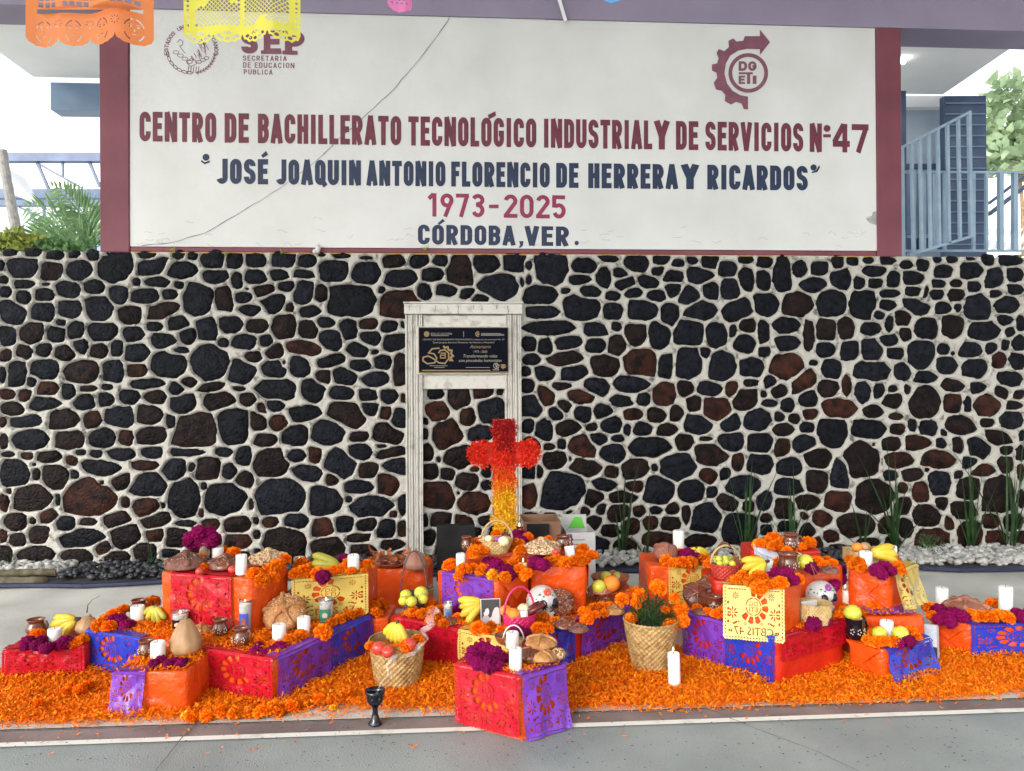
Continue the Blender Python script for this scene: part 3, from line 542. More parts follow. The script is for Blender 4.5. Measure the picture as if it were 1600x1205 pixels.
# painted lettering: every letter is a set of brushed bars and bends, each a hair above the last
def arc(cx, cy, rx, ry, a0, a1, n=10): return [(cx+rx*math.cos(math.radians(a0+(a1-a0)*k/n)), cy+ry*math.sin(math.radians(a0+(a1-a0)*k/n))) for k in range(n+1)]
def glyph(ch, W, t):
    a = t/2; l, r, b, T = a, W-a, a, 1-a; mx = W/2; R = min((r-l)/2, .3); k = R*1.25; k = min(k, .32)
    tl_ = arc(l+R, T-k, R, k, 180, 90); tr_ = arc(r-R, T-k, R, k, 90, 0); bl_ = arc(l+R, b+k, R, k, 270, 180); br_ = arc(r-R, b+k, R, k, 360, 270)
    V_ = [(l, 0), (l, 1)]
    if ch == 'I': return [[(mx, 0), (mx, 1)]]
    if ch == 'L': return [V_, [(t*.9, b), (W, b)]]
    if ch == 'E': return [V_, [(t*.9, b), (W, b)], [(t*.9, .52), (W*.92, .52)], [(t*.9, T), (W, T)]]
    if ch == 'F': return [V_, [(t*.9, .52), (W*.9, .52)], [(t*.9, T), (W, T)]]
    if ch == 'T': return [[(0, T), (W, T)], [(mx, 0), (mx, 1-t*.9)]]
    if ch == 'H': return [V_, [(r, 0), (r, 1)], [(t*.9, .5), (W-t*.9, .5)]]
    if ch == 'N': return [V_, [(r, 0), (r, 1)], [(l, 1), (r, 0)]]
    if ch == 'M': return [V_, [(r, 0), (r, 1)], [(l, 1), (mx, .3), (r, 1)]]
    if ch == 'A': return [[(l*.8, 0), (mx, 1)], [(W-l*.8, 0), (mx, 1)], [(W*.25, .28), (W*.75, .28)]]
    if ch == 'V': return [[(l*.8, 1), (mx, 0)], [(W-l*.8, 1), (mx, 0)]]
    if ch == 'X': return [[(l, 1), (r, 0)], [(r, 1), (l, 0)]]
    if ch == 'Y': return [[(l*.8, 1), (mx, .45)], [(W-l*.8, 1), (mx, .45)], [(mx, 0), (mx, .52)]]
    if ch == 'O' or ch == '0': return [tl_+tr_+br_+bl_+[tl_[0]]]
    if ch == 'Q': return [tl_+tr_+br_+bl_+[tl_[0]], [(mx, .28), (W, -.04)]]
    if ch == 'C': return [[(r, .66)]+tr_[::-1]+tl_[::-1]+bl_[::-1]+br_[::-1]+[(r, .34)]]
    if ch == 'G': return [[(r, .68)]+tr_[::-1]+tl_[::-1]+bl_[::-1]+br_[::-1]+[(r, .46)], [(mx, .46), (W, .46)]]
    if ch == 'U': return [[(l, 1), (l, b+k)]+bl_[::-1]+br_[::-1]+[(r, 1)]]
    if ch == 'J': return [[(r, 1), (r, b+k)]+br_+arc(l+R, b+k, R, k, 270, 200)]
    if ch == 'S': return [[(r, .72)]+tr_[::-1]+arc(l+R, .77-.02, R, T-.75, 90, 180)+arc(l+R, .70, R, .17, 180, 250)+arc(r-R, .30, R, .2, 70, 0)+arc(r-R, .26, R, .26-b, 0, -90)+arc(l+R, .26, R, .26-b, -90, -180)+[(l, .3)]]
    if ch == 'D': return [V_, [(t*.9, T), (r-R, T)]+arc(r-R, T-k, R, k, 90, 0)+arc(r-R, b+k, R, k, 0, -90)+[(t*.9, b)]]
    if ch == 'P': return [V_, [(t*.9, T), (r-R, T)]+arc(r-R, (T+.45)/2, R, (T-.45)/2, 90, -90)+[(t*.9, .45)]]
    if ch == 'R': return [V_, [(t*.9, T), (r-R, T)]+arc(r-R, (T+.48)/2, R, (T-.48)/2, 90, -90)+[(t*.9, .48)], [(mx*.95, .46), (r, 0)]]
    if ch == 'B': return [V_, [(t*.9, T), (r-R, T)]+arc(r-R, (T+.52)/2, R, (T-.52)/2, 90, -90)+[(t*.9, .52)], [(t*.9, .53), (r-R, .53)]+arc(r-R, (b+.53)/2, R, (.53-b)/2, 90, -90)+[(t*.9, b)]]
    if ch == '1': return [[(mx+a*.5, 0), (mx+a*.5, 1)], [(0, .76), (mx, .97)]]
    if ch == '7': return [[(0, T), (W, T)], [(r, T), (W*.38, 0)]]
    if ch == '4': return [[(r-a, 0), (r-a, 1)], [(r-a*1.5, .98), (a*.6, .34)], [(0, .3), (W, .3)]]
    if ch == '3': return [arc(mx, .74, r-mx, T-.74, 160, -90)+arc(mx, (b+.52)/2, r-mx, (.52-b)/2, 90, -160)]
    if ch == '2': return [arc(mx, .72, r-mx, T-.72, 170, -20)+[(l, b+.02)], [(0, b), (W, b)]]
    if ch == '5': return [[(W*.95, T), (l, T), (l, .55)]+arc(mx, .33, r-mx, .33-b, 120, -160)]
    if ch == '9': return [arc(mx, .7, r-mx, T-.7, 0, 360, 18), [(r, .72), (W*.36, 0)]]
    if ch == '-': return [[(0, .5), (W, .5)]]
    return []
WID = {'I': .24, 'L': .36, 'E': .38, 'F': .37, 'T': .42, 'N': .48, 'M': .6, 'A': .46, 'V': .46, 'Y': .46, 'J': .42, '1': .3, '-': .3, 'U': .45}
def ribbon(P, t):
    P = [Vector((x, y)) for x, y in P]; out = []; n = len(P); closed = (P[0]-P[-1]).length < 1e-6
    for i, p in enumerate(P):
        if closed: a = P[i-1] if i > 0 else P[-2]; b = P[i+1] if i < n-1 else P[1]
        else: a = P[max(i-1, 0)]; b = P[min(i+1, n-1)]
        d1 = (p-a); d2 = (b-p)
        if d1.length < 1e-9: d1 = d2
        if d2.length < 1e-9: d2 = d1
        d1 = d1.normalized(); d2 = d2.normalized(); d = (d1+d2)
        d = d.normalized() if d.length > 1e-6 else d1
        c = max(.5, d.dot(d1)); nn = Vector((-d.y, d.x))*(t/2/c); out += [p+nn, p-nn]
    return out, [(2*i, 2*i+1, 2*i+3, 2*i+2) for i in range(n-1)]
def letters(mb, text, fmap, t=.19, space=.10, wmul=1.0, serif=False, base=.0012, wob=.0):
    # fmap(u, v, off): u 0..1 across the word, v 0..1 up the letters; fmap.asp = width/height of the word's box
    ws = []
    for ch in text: ws.append(.22 if ch == ' ' else WID.get(ch, .43)*wmul)
    tot = sum(ws)+space*(len(text)-1); x = 0
    for ch, w_ in zip(text, ws):
        if ch != ' ':
            lay = 0
            for P in glyph(ch, w_, t):
                vs, fs = ribbon(P, t); lay += 1; j = random.uniform(-wob, wob)
                mb.add([fmap((x+q.x)/tot, q.y+j, base+.0004*lay+.00035*qi/len(vs)) for qi, q in enumerate(vs)], fs)
            if serif:
                ends = {'E': [(0, 0), (0, 1)], 'P': [(0, 0), (0, 1)]}.get(ch, [])
                for (ex, ey) in ends:
                    lay += 1; yy = t*.3 if ey == 0 else 1-t*.3
                    vs, fs = ribbon([(-.08, yy), (t+.1, yy)], t*.6); mb.add([fmap((x+q.x)/tot, q.y, base+.00035*lay) for q in vs], fs)
        x += w_+space
def lineword(text, x0, x1, top, bot, m, name='lettering', t=.19, **kw):
    # top/bot: functions of x
    c = ((x0, top(x0)), (x1, top(x1)), (x1, bot(x1)), (x0, bot(x0)))
    mb = MB(); letters(mb, text, quadmap(c), t, **kw)
    if len(mb.v): 
        o = mb.build(name, M[m], sign); return o
lin = lambda xa, ya, xb, yb: (lambda x: ya+(yb-ya)*(x-xa)/(xb-xa))
T1, B1_ = lin(218, 174.5, 1356, 194.5), lin(218, 221, 1356, 239)
for wd, a, b in (('CENTRO', 218, 338), ('DE', 351, 389), ('BACHILLERATO', 403, 627), ('TECNOLOGICO', 638, 838), ('INDUSTRIAL', 849, 1019), ('Y', 1022, 1046), ('DE', 1056, 1091), ('SERVICIOS', 1102, 1255), ('N', 1265, 1284), ('47', 1301, 1357)):
    lineword(wd, a, b, T1, B1_, 'lettermaroon', t=.20 if wd != '47' else .21, wmul=1.7 if wd == '47' else 1.08, space=.085)
T2, B2_ = lin(338, 248, 1262, 259.5), lin(338, 287.5, 1262, 298)
for wd, a, b in (('JOSE', 338, 419), ('JOAQUIN', 431, 564), ('ANTONIO', 573, 696), ('FLORENCIO', 705, 859), ('DE', 869, 904), ('HERRERA', 919, 1059), ('Y', 1064, 1092), ('RICARDOS', 1105, 1262)):
    lineword(wd, a, b, T2, B2_, 'letterblue', t=.215, wmul=1.1, space=.09)
T3, B3_ = lin(669, 302, 883, 305.5), lin(669, 338.5, 883, 342)
for wd, a, b, q in (('1973', 670, 757, .17), ('2025', 787, 884, .17)): lineword(wd, a, b, T3, B3_, 'letterpink', t=q, wmul=1.3)
T4, B4_ = lin(653, 351, 905, 354.5), lin(653, 382, 905, 385)
for wd, a, b in (('CORDOBA', 653, 805), ('VER', 820, 889)): lineword(wd, a, b, T4, B4_, 'letterblue', t=.2, wmul=1.15)
def flat(name, px, m, off=.0026, parent=None):
    mb = MB(); mb.add([ony(x, y)+Vector((0, -off, 0)) for x, y in px], [tuple(range(len(px)))]); return mb.build(name, M[m], parent or sign)
def disc(x, y, r, n=14, sx=1.0): return [(x+r*sx*math.cos(2*PI*k/n), y-r*math.sin(2*PI*k/n)) for k in range(n)]
flat('accent', [(762, 180), (774, 174), (775, 181), (764, 187)], 'lettermaroon')
flat('accent', [(408, 243), (416, 236), (419, 242), (411, 247)], 'letterblue')
flat('accent', [(684, 349), (692, 342), (695, 346), (686, 352)], 'letterblue')
flat('dash', [(764, 320), (779, 320), (779, 325.5), (764, 325.5)], 'letterpink')
flat('ordinal', disc(1292, 201, 5.5), 'lettermaroon'); flat('ordinal', [(1286, 210), (1298, 210), (1298, 215), (1286, 215)], 'lettermaroon')
flat('quote_mark', disc(322, 246, 5.5), 'letterblue'); flat('quote_mark', [(315, 250), (320, 254), (328, 251), (328, 254), (320, 257), (314, 253)], 'letterblue')
flat('quote_mark', disc(1271, 262, 5), 'letterblue'); flat('quote_mark', [(1280, 258), (1281, 262), (1277, 269), (1268, 271), (1268, 269), (1275, 266)], 'letterblue')
flat('full_stop', disc(901, 380, 3.5), 'letterblue'); flat('comma', [(811, 377), (818, 377), (817, 384), (812, 388), (811, 386), (813, 383)], 'letterblue')
# gear and arrow emblem
Z3 = lambda L_: [(1000+x/2.87, y/2.87) for x, y in L_]
gear = Z3([(583, 190), (537, 133), (537, 163), (470, 163), (462, 184), (432, 187), (418, 173), (396, 184), (398, 212), (378, 230), (352, 221), (343, 240), (352, 262), (345, 285), (322, 290), (322, 317), (343, 328), (346, 350), (330, 372), (340, 402), (365, 408), (382, 427), (380, 455), (408, 470), (430, 458), (455, 466), (465, 490), (484, 492), (484, 434), (450, 428), (415, 408), (390, 375), (378, 330), (385, 285), (405, 250), (440, 228), (480, 220), (537, 222), (537, 248)])
emb = thing('gear_emblem', 'maroon painted gear and arrow emblem with DG ETI letters in a ring', 'emblem')
def cdt(outer, holes=(), pts=()):
    vs = []; ed = []
    for lp in [outer]+list(holes):
        n0 = len(vs); vs += [Vector((x, y)) for x, y in lp]; ed += [(n0+i, n0+(i+1) % len(lp)) for i in range(len(lp))]
    vs += [Vector(p) for p in pts]
    r = delaunay_2d_cdt(vs, ed, [], 1, 1e-7); V2 = np.array([(p.x, p.y) for p in r[0]]); T = [t for t in r[2] if len(t) == 3]
    Cn = V2[np.array(T)].mean(1); par = np.zeros(len(T), int)
    for lp in [outer]+list(holes):
        q = np.array(lp, float); q2 = np.roll(q, -1, 0)
        cond = (q[None, :, 1] > Cn[:, 1, None]) != (q2[None, :, 1] > Cn[:, 1, None])
        dy = q2[:, 1]-q[:, 1]; dy[dy == 0] = 1e-12
        xi = (q2[:, 0]-q[:, 0])[None]*(Cn[:, 1, None]-q[None, :, 1])/dy[None]+q[None, :, 0]
        par += ((Cn[:, 0, None] < xi) & cond).sum(1)
    return r[0], [t for t, k in zip(T, par) if k % 2]
vv, ff = cdt(gear); mb = MB(); mb.add([ony(p.x, p.y)+Vector((0, -.0026, 0)) for p in vv], ff); mb.build('gear', M['lettermauve'], emb)
cxr, cyr = 1000+485/2.87, 328/2.87
vv, ff = cdt(disc(cxr, cyr, 31, 40), [disc(cxr, cyr, 25, 40)]); mb = MB(); mb.add([ony(p.x, p.y)+Vector((0, -.0026, 0)) for p in vv], ff); mb.build('ring', M['lettermauve'], emb)
def word_at(text, x0, y0, x1, y1, m, parent, t=.2, name='lettering', slope=0, **kw):
    mb = MB(); letters(mb, text, quadmap(((x0, y0), (x1, y0+slope), (x1, y1+slope), (x0, y1))), t, **kw); return mb.build(name, M[m], parent)
word_at('DG', 1154, 96, 1182, 111, 'lettermauve', emb, t=.26, wmul=1.9); word_at('E', 1154, 118.5, 1164, 131.5, 'lettermauve', emb, t=.24, wmul=1.6); word_at('I', 1176, 118.5, 1182, 131.5, 'lettermauve', emb, t=.24)
flat('bar', [(1154, 113.2), (1176, 113.2), (1176, 116.5), (1172, 116.5), (1172, 131.5), (1167, 131.5), (1167, 116.5), (1154, 116.5)], 'lettermauve', parent=emb)
# SEP block
sep = thing('ministry_lettering', 'faded maroon slab letters SEP with three small lines of lettering below', 'lettering')
word_at('S', 377, 47, 403, 84, 'lettermauve', sep, t=.27, wmul=1.5); word_at('E', 412, 48, 439, 84.5, 'lettermauve', sep, t=.24, wmul=1.6, serif=True); word_at('P', 445, 48.5, 476, 85, 'lettermauve', sep, t=.26, wmul=1.6, serif=True)
flat('serif', [(408, 79), (440, 79.5), (440, 85), (408, 84.5)], 'lettermauve', .0045, sep); flat('serif', [(443, 79.5), (465, 80), (465, 86), (443, 85.5)], 'lettermauve', .0045, sep)
word_at('SECRETARIA', 379.5, 87, 448, 95, 'lettermauve', sep, t=.14, slope=.8, wmul=1.2, space=.2); word_at('DE EDUCACION', 380, 97.5, 460, 106, 'lettermauve', sep, t=.14, slope=1, wmul=1.2, space=.2); word_at('PUBLICA', 381, 108.5, 426, 116.5, 'lettermauve', sep, t=.14, slope=.6, wmul=1.2, space=.2)
# round seal: ring of letters, wreath, bird sketched in thin strokes
seal = thing('painted_seal', 'round painted state seal with ring of letters, eagle and wreath at upper left', 'emblem')
mb = MB(); txt = 'ESTADOS UNIDOS MEXICANOS'; n = len(txt)
scx, scy, sr = 299, 80, 36
for i, ch in enumerate(txt):
    if ch == ' ': continue
    ang = math.radians(186-(192)*i/(n-1)); ca, sa = math.cos(ang), math.sin(ang)
    def fm(u, v, o, ca=ca, sa=sa):
        lx = (u-.5)*5.2; ly = v*6.6; x = scx+ca*(sr+ly)+sa*lx; y = scy-sa*(sr+ly)+ca*lx
        return ony(x, y)+Vector((0, -o, 0))
    letters(mb, ch, fm, .15, wmul=1.3 if ch != 'I' else 1)
mb.build('ring_lettering', M['lettermauve'], seal)
def strokes(L_, wd, m, name, parent):
    mb = MB()
    for q, P in enumerate(L_):
        vs, fs = ribbon(P, wd); mb.add([ony(p.x, p.y)+Vector((0, -.0012-.0002*(q % 9), 0)) for p in vs], fs)
    return mb.build(name, M[m], parent)
L_ = []
for k in range(7):       # wreath leaves left
    a = math.radians(188+k*13); x, y = scx+37*math.cos(a), scy-37*math.sin(a)*.92; d = a+PI/2
    L_.append([(x+4.6*math.cos(q)*math.cos(d)-2*math.sin(q)*math.sin(d), y-4.6*math.cos(q)*math.sin(d)-2*math.sin(q)*math.cos(d)) for q in [2*PI*j/10 for j in range(11)]])
for k in range(9):       # sprigs right
    a = math.radians(282+k*8); x, y = scx+37*math.cos(a), scy-35*math.sin(a)
    for s in (-1, 0, 1): L_.append([(x, y), (x+5*math.cos(a+1.5+s*.6), y-5*math.sin(a+1.5+s*.6))])
for k in range(5): L_.append([(scx-4+k*4, scy+24), (scx-5+k*4, scy+34)])
strokes(L_, 1.1, 'lettermauve', 'wreath', seal)
L_ = []
for k in range(34):
    a = random.uniform(0, 1); b = random.uniform(-1, 1); x = scx+6+a*20-8*b; y = scy-6+b*16-4*a
    if (x-scx)**2+(y-scy)**2 < 26**2: L_.append([(x, y), (x+2.5, y+3.5), (x+3.5, y+7)])
L_.append([(scx-22, scy-13), (scx-18, scy-18), (scx-13, scy-15), (scx-14, scy-9), (scx-18, scy-8), (scx-15, scy-3), (scx-9, scy+4)])
for k in range(4): L_.append([(scx-24+k*7+3*math.cos(q)*1.6, scy+2+k*5+2.6*math.sin(q)) for q in [2*PI*j/9 for j in range(10)]])
L_.append([(scx-6, scy+16), (scx-1, scy+12), (scx+6, scy+14), (scx+8, scy+20), (scx, scy+24), (scx-6, scy+20), (scx-6, scy+16)])
for k in range(3): L_.append([(scx+12+k*6+4*math.cos(q), scy+17-k*3+2.4*math.sin(q)) for q in [2*PI*j/9 for j in range(10)]])
strokes(L_, .9, 'lettermauve', 'eagle', seal)
crackline('crack', [(703, 28), (660, 88), (612, 143), (568, 184), (530, 217), (497, 250), (440, 293), (375, 333), (320, 365), (265, 380), (222, 384)], .0021, lambda x, y: ony(x, y), Vector((0, -1, 0)), .0052, sign)
for c in [[(1353, 342), (1358, 338), (1363, 338), (1366, 331), (1369, 331)]]+[[(x, y), (x+random.uniform(3, 9), y+random.uniform(-4, 4)), (x+random.uniform(8, 16), y+random.uniform(-3, 5))] for x, y in [(random.uniform(210, 1355), 384-abs(random.gauss(0, 20))+(random.random()*3)) for _ in range(46)]]:
    crackline('crack', c, .0008, lambda x, y: ony(x, y), Vector((0, -1, 0)), .003, sign)
flat('bare_patch', [(1353, 342), (1362, 338), (1364, 331), (1369, 331), (1369.5, 352), (1362, 350), (1357, 347)], 'pebbleG', .002)
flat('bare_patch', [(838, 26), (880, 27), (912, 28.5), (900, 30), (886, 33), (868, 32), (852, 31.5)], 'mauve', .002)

# ------------------------------------------------------------------ memorial frame and plaque
fr = thing('memorial_frame', 'tall white fluted door-like frame fixed to the stone wall round the black plaque', 'frame')
def wbox(name, x0, y0, x1, y1, d0, d1, m, parent):
    a, b = ony(x0, y0), ony(x1, y1); mb = MB(); mb.box(((a.x+b.x)/2, -(d0+d1)/2, (a.z+b.z)/2), (b.x-a.x, d1-d0, a.z-b.z))
    o = mb.build(name, M[m], parent); bv = o.modifiers.new('bevel', 'BEVEL'); bv.width = .004; bv.segments = 1; return o
def fluted(x0, x1, y0, y1):
    a, b = ony(x0, y0), ony(x1, y1); wdt = b.x-a.x; prof = []
    for k in range(37):
        u = k/36; c = (u*3.2) % 1; d = .065 - .022*math.exp(-((c-.5)/.13)**2) - .01*(1 if c > .86 else 0)
        prof.append((a.x+wdt*u, -d))
    vs = []; fs = []; nz_ = 14
    for j in range(nz_+1):
        z = b.z+(a.z-b.z)*j/nz_
        for k, (x, y) in enumerate(prof): vs.append((x+.003*noise.noise(Vector((x*9, z*3, 1))), y+.004*noise.noise(Vector((x*20, z*6, 3))), z))
    n = len(prof)
    for j in range(nz_):
        for k in range(n-1): fs.append((j*n+k, j*n+k+1, (j+1)*n+k+1, (j+1)*n+k))
    mb = MB(); mb.add(vs, fs)
    for x in (a.x, b.x): mb.add([(x, -.065, b.z), (x, .0, b.z), (x, .0, a.z), (x, -.065, a.z)], [(0, 1, 2, 3)])
    mb.build('pilaster', M['frame'], fr, smooth=False)
fluted(634, 662, 493, 868); fluted(788, 815, 493, 868)
wbox('lintel', 632.5, 476, 815.5, 492, 0, .070, 'frame', fr); wbox('cap_moulding', 631, 473, 817, 476, 0, .080, 'frame', fr)
wbox('upper_panel', 661, 494, 789, 514, 0, .045, 'frame', fr); wbox('lower_panel', 661, 583, 789, 607.5, 0, .045, 'frame', fr)
wbox('backing_board', 651, 511, 798, 585, .02, .085, 'frame', fr)
for x0, x1 in ((630, 665), (785, 818)): wbox('plinth', x0, 866, x1, 884, 0, .10, 'frame', fr)
for k in range(9):
    x = 638+k*20+random.uniform(-5, 5); crackline('stain', [(x, 477), (x+random.uniform(-1, 1), 477+random.uniform(6, 14))], .002, lambda a, b: ony(a, b, -.077), Vector((0, -1, 0)), .002, fr)
pq = thing('commemorative_plaque', 'black rectangular plaque with gold lettering mounted in the white frame', 'plaque')
wbox('plate', 655.5, 513.5, 793, 582, .086, .105, 'plaque', pq)
e = .6
for r in ((655, 513, 793.5, 514.3), (655, 581.2, 793.5, 582.6), (655, 514.3, 656.3, 581.2), (792.3, 514.3, 793.5, 581.2)): wbox('edging', *r, .086, .1075, 'gold', pq)
def bfont(text, x0, y0, x1, y1, m, parent, yoff=-.1062, shear=0.0):
    cu = bpy.data.curves.new('t', 'FONT'); cu.body = text; cu.resolution_u = 2; cu.shear = shear
    to = bpy.data.objects.new('t', cu); COL.objects.link(to); dg = bpy.context.evaluated_depsgraph_get(); me = to.evaluated_get(dg).to_mesh()
    vs = [v.co.copy() for v in me.vertices]; fs = [tuple(p.vertices) for p in me.polygons]; to.to_mesh_clear(); bpy.data.objects.remove(to)
    X0, X1 = min(v.x for v in vs), max(v.x for v in vs); Y0, Y1 = min(v.y for v in vs), max(v.y for v in vs)
    a, b = ony(x0, y0, yoff), ony(x1, y1, yoff); mb = MB()
    mb.add([(a.x+(v.x-X0)/(X1-X0)*(b.x-a.x), yoff, b.z+(v.y-Y0)/(Y1-Y0)*(a.z-b.z)) for v in vs], fs)
    return mb.build('lettering', M[m], parent)
PX = lambda x: 640+x/9.412
PY = lambda y: 500+y/9.412
def bt(text, x0, y0, x1, y1, m='gold', shear=0): bfont(text, PX(x0), PY(y0), PX(x1), PY(y1), m, pq, shear=shear)
bt('EDUCACIÓN', 315, 182, 622, 220, 'goldpale'); bt('CENTRO DE BACHILLERATO TECNOLÓGICO industrial y de servicios No. 47', 190, 272, 1395, 305, 'goldpale')
bt('"José Joaquín Antonio Florencio de Herrera y Ricardos"', 340, 318, 1255, 350, 'goldpale'); bt('Aniversario', 885, 368, 1195, 418, 'gold', .3)
bt('1973 - 2023', 945, 450, 1140, 482, 'goldpale'); bt('Transformando vidas', 790, 508, 1290, 552, 'goldpale', .3); bt('con pinceladas humanistas', 725, 575, 1355, 630, 'goldpale', .3)
bt('50', 1, 1, 2, 2) if False else None
def pstroke(L_, wd, m):
    mb = MB()
    for q, P in enumerate(L_):
        vs, fs = ribbon([(PX(x), PY(y)) for x, y in P], wd); mb.add([ony(p.x, p.y, -.1062-.0003*q) for p in vs], fs)
    mb.build('emblem', M[m], pq)
pstroke([[(440, 415), (330, 425), (280, 485), (360, 500), (400, 560), (370, 630), (260, 645), (195, 600), (200, 550), (270, 530), (350, 570), (430, 630), (520, 640), (575, 570), (575, 490), (520, 440), (450, 450), (425, 490)]], 2.2, 'gold')
pstroke([[(500, 380), (515, 410), (560, 400), (575, 445), (620, 450), (610, 500), (640, 530), (600, 555), (625, 595), (580, 590)]], 3.0, 'gold')
pstroke([[(455, 488), (525, 488), (525, 518), (455, 518), (455, 560), (525, 560), (525, 530)]], 1.6, 'gold')
pstroke([[(x, y), (x2, y)] for x, y, x2 in ((315, 232, 575), (1050, 200, 1345), (1050, 213, 1390), (1050, 228, 1390), (295, 675, 555), (360, 700, 515), (825, 700, 1180))], .7, 'goldpale')
pstroke([[(180, 742), (1190, 742)]], 1.5, 'gold'); pstroke([[(795, 165), (795, 250)]], .7, 'goldpale')
pstroke([arc(250, 208, 33, 33, 0, 360, 14), arc(250, 208, 14, 14, 0, 360, 10)], 1.6, 'gold'); pstroke([arc(1005, 208, 32, 32, 60, 300, 10), arc(1010, 208, 10, 10, 0, 360, 8)], 1.6, 'gold')
pstroke([arc(1275, 675, 40, 40, -40, 300, 14), [(1275, 700), (1265, 650), (1290, 650), (1300, 670), (1275, 680), (1310, 735), (1220, 735)]], 1.0, 'goldpale'); pstroke([[(1340, 660), (1410, 660)], [(1340, 680), (1420, 680)], [(1345, 700), (1410, 700)], [(1375, 655), (1375, 725)]], 1.5, 'gold')

# ------------------------------------------------------------------ buildings behind, left and right of the sign wall
SZ = za-.01
sl = Vector((atd(0, 82, 6.8).x, 0, 0)); mb = MB()
def slab(name, x0, x1, y0, y1, z0, z1, m, label, cat):
    mb = MB(); mb.box(((x0+x1)/2, (y0+y1)/2, (z0+z1)/2), (x1-x0, y1-y0, z1-z0)); o = mb.build(name, M[m]); return tag(o, label, cat)
XR = onz(1540, 100, zb_+.04).x
t1 = thing('roof_overhang', 'white roof slab overhang behind the sign wall with blue-grey cross beam', 'roof')
e0 = onz(0, 82, SZ+.05); e1 = onz(157, 195, SZ+.05); r0 = onz(1600, 62, SZ+.05); r1 = onz(1473, 148, SZ+.05)
mb = MB(); z0, z1 = SZ+.05, SZ+.35
lx0, lx1 = e0.x, e1.x
mb.hexa([(e0.x, .31, z0), (r0.x, .31, z0), (r1.x, r1.y, z0), (e1.x, r1.y+.0, z0), (e0.x, .31, z1), (r0.x, .31, z1), (r1.x, r1.y, z1), (e1.x, r1.y, z1)])
mb.build('slab', M['soffit'], t1)
bp = onz(79, 128, SZ+.05)
mb = MB(); mb.box(((bp.x+2.0)/2, bp.y+.1, SZ-.09), (2.0-bp.x, .2, .27)); mb.build('cross_beam', M['bluegrey'], t1)
mb = MB(); mb.box((0, 8.5, zt-.16), (24, 16, .2)); tag(mb.build('terrace_floor', M['plaster']), kind='structure')
# right: rooms behind, blue panels
D8 = 8.0
def pbox(name, x0, y0, x1, y1, d, th, m, parent=None):
    a, b = atd(x0, y0, d), atd(x1, y1, d); mb = MB(); c = (a+b)/2+FW*th/2
    R = Matrix((RT, FW, UP)).transposed(); mb.box(c, (abs((b-a).dot(RT)), th, abs(a.z-b.z)), R); return mb.build(name, M[m], parent)
rm = thing('terrace_room', 'pale blue room wall with slate blue door panel behind the right railing', 'building')
pbox('wall', 1350, 160, 1474, 430, 8.1, .1, 'palewall', rm); pbox('lintel_band', 1350, 150, 1474, 167, 8.0, .1, 'soffit', rm)
pbox('door_panel', 1475, 150, 1542, 400, 7.7, .08, 'navy', rm); pbox('corner_post', 1408, 142, 1417, 400, 7.6, .1, 'navy', rm)
pbox('window_band', 1414, 256, 1470, 263, 8.05, .03, 'navy', rm)
for k in range(3): pbox('lower_panel', 1416+k*19, 372, 1432+k*19, 392, 8.05, .03, 'navy', rm)
pbox('panel', 1416, 272, 1428, 366, 8.05, .03, 'bluegrey', rm); pbox('panel', 1437, 272, 1450, 366, 8.05, .03, 'bluegrey', rm)
for k in range(14): pbox('slat', 1478, 160+k*17, 1540, 162+k*17, 7.68, .02, 'bluegrey', rm)
bl_ = link('light_bulb', None); bpy.data.objects.remove(bl_)
mb = MB(); p = onz(1411, 95, SZ+.03); mb.ball((p.x, p.y, p.z), .03, 10, 8); tag(mb.build('light_bulb', M['bulb'], smooth=True), 'small lit bulb under the white soffit beside the right pillar', 'lamp')
rl = thing('stair_railing', 'light blue metal railing with sloping bars above the wall at the right', 'railing')
D7 = 6.9
def rbar(name, x0, y0, x1, y1, wpx, d=D7, m='railblue', par=rl):
    mb = MB(); mb.bar(atd(x0, y0, d), atd(x1, y1, d), wpx*d/FPX, wpx*d/FPX*.8); return mb.build(name, M[m], par)
rbar('top_rail', 1408, 231, 1516, 175, 5); rbar('bottom_rail', 1420, 399, 1516, 370, 5); rbar('post', 1409, 229, 1411, 404, 6); rbar('post', 1514, 175, 1517, 372, 6)
for k, x in enumerate((1424, 1437, 1451, 1465, 1480, 1497)): rbar('baluster', x, 231-(x-1408)*.52, x+3, 399-(x-1420)*.3, 5)
rbar('horizontal_rail', 1410, 269, 1680, 270, 4, 7.2); rbar('horizontal_rail', 1410, 392, 1680, 392, 4, 7.2)
for x in (1428, 1444, 1461, 1476, 1521, 1541, 1563, 1585, 1608, 1630): rbar('baluster', x, 270, x, 392, 5 if x < 1550 else 8, 7.2)
rbar('stringer', 1545, 335, 1640, 262, 7, 8.4, 'navy'); rbar('stringer', 1545, 318, 1640, 245, 5, 8.4, 'navy')
st = thing('outdoor_steps', 'pale concrete steps seen through the railing at the far right', 'steps')
for k in range(9): 
    mb = MB(); mb.bar(atd(1515+k*12, 392, 8.8), atd(1535+k*12, 358, 9.2), .04, .02); mb.build('tread', M['soffit'], st)
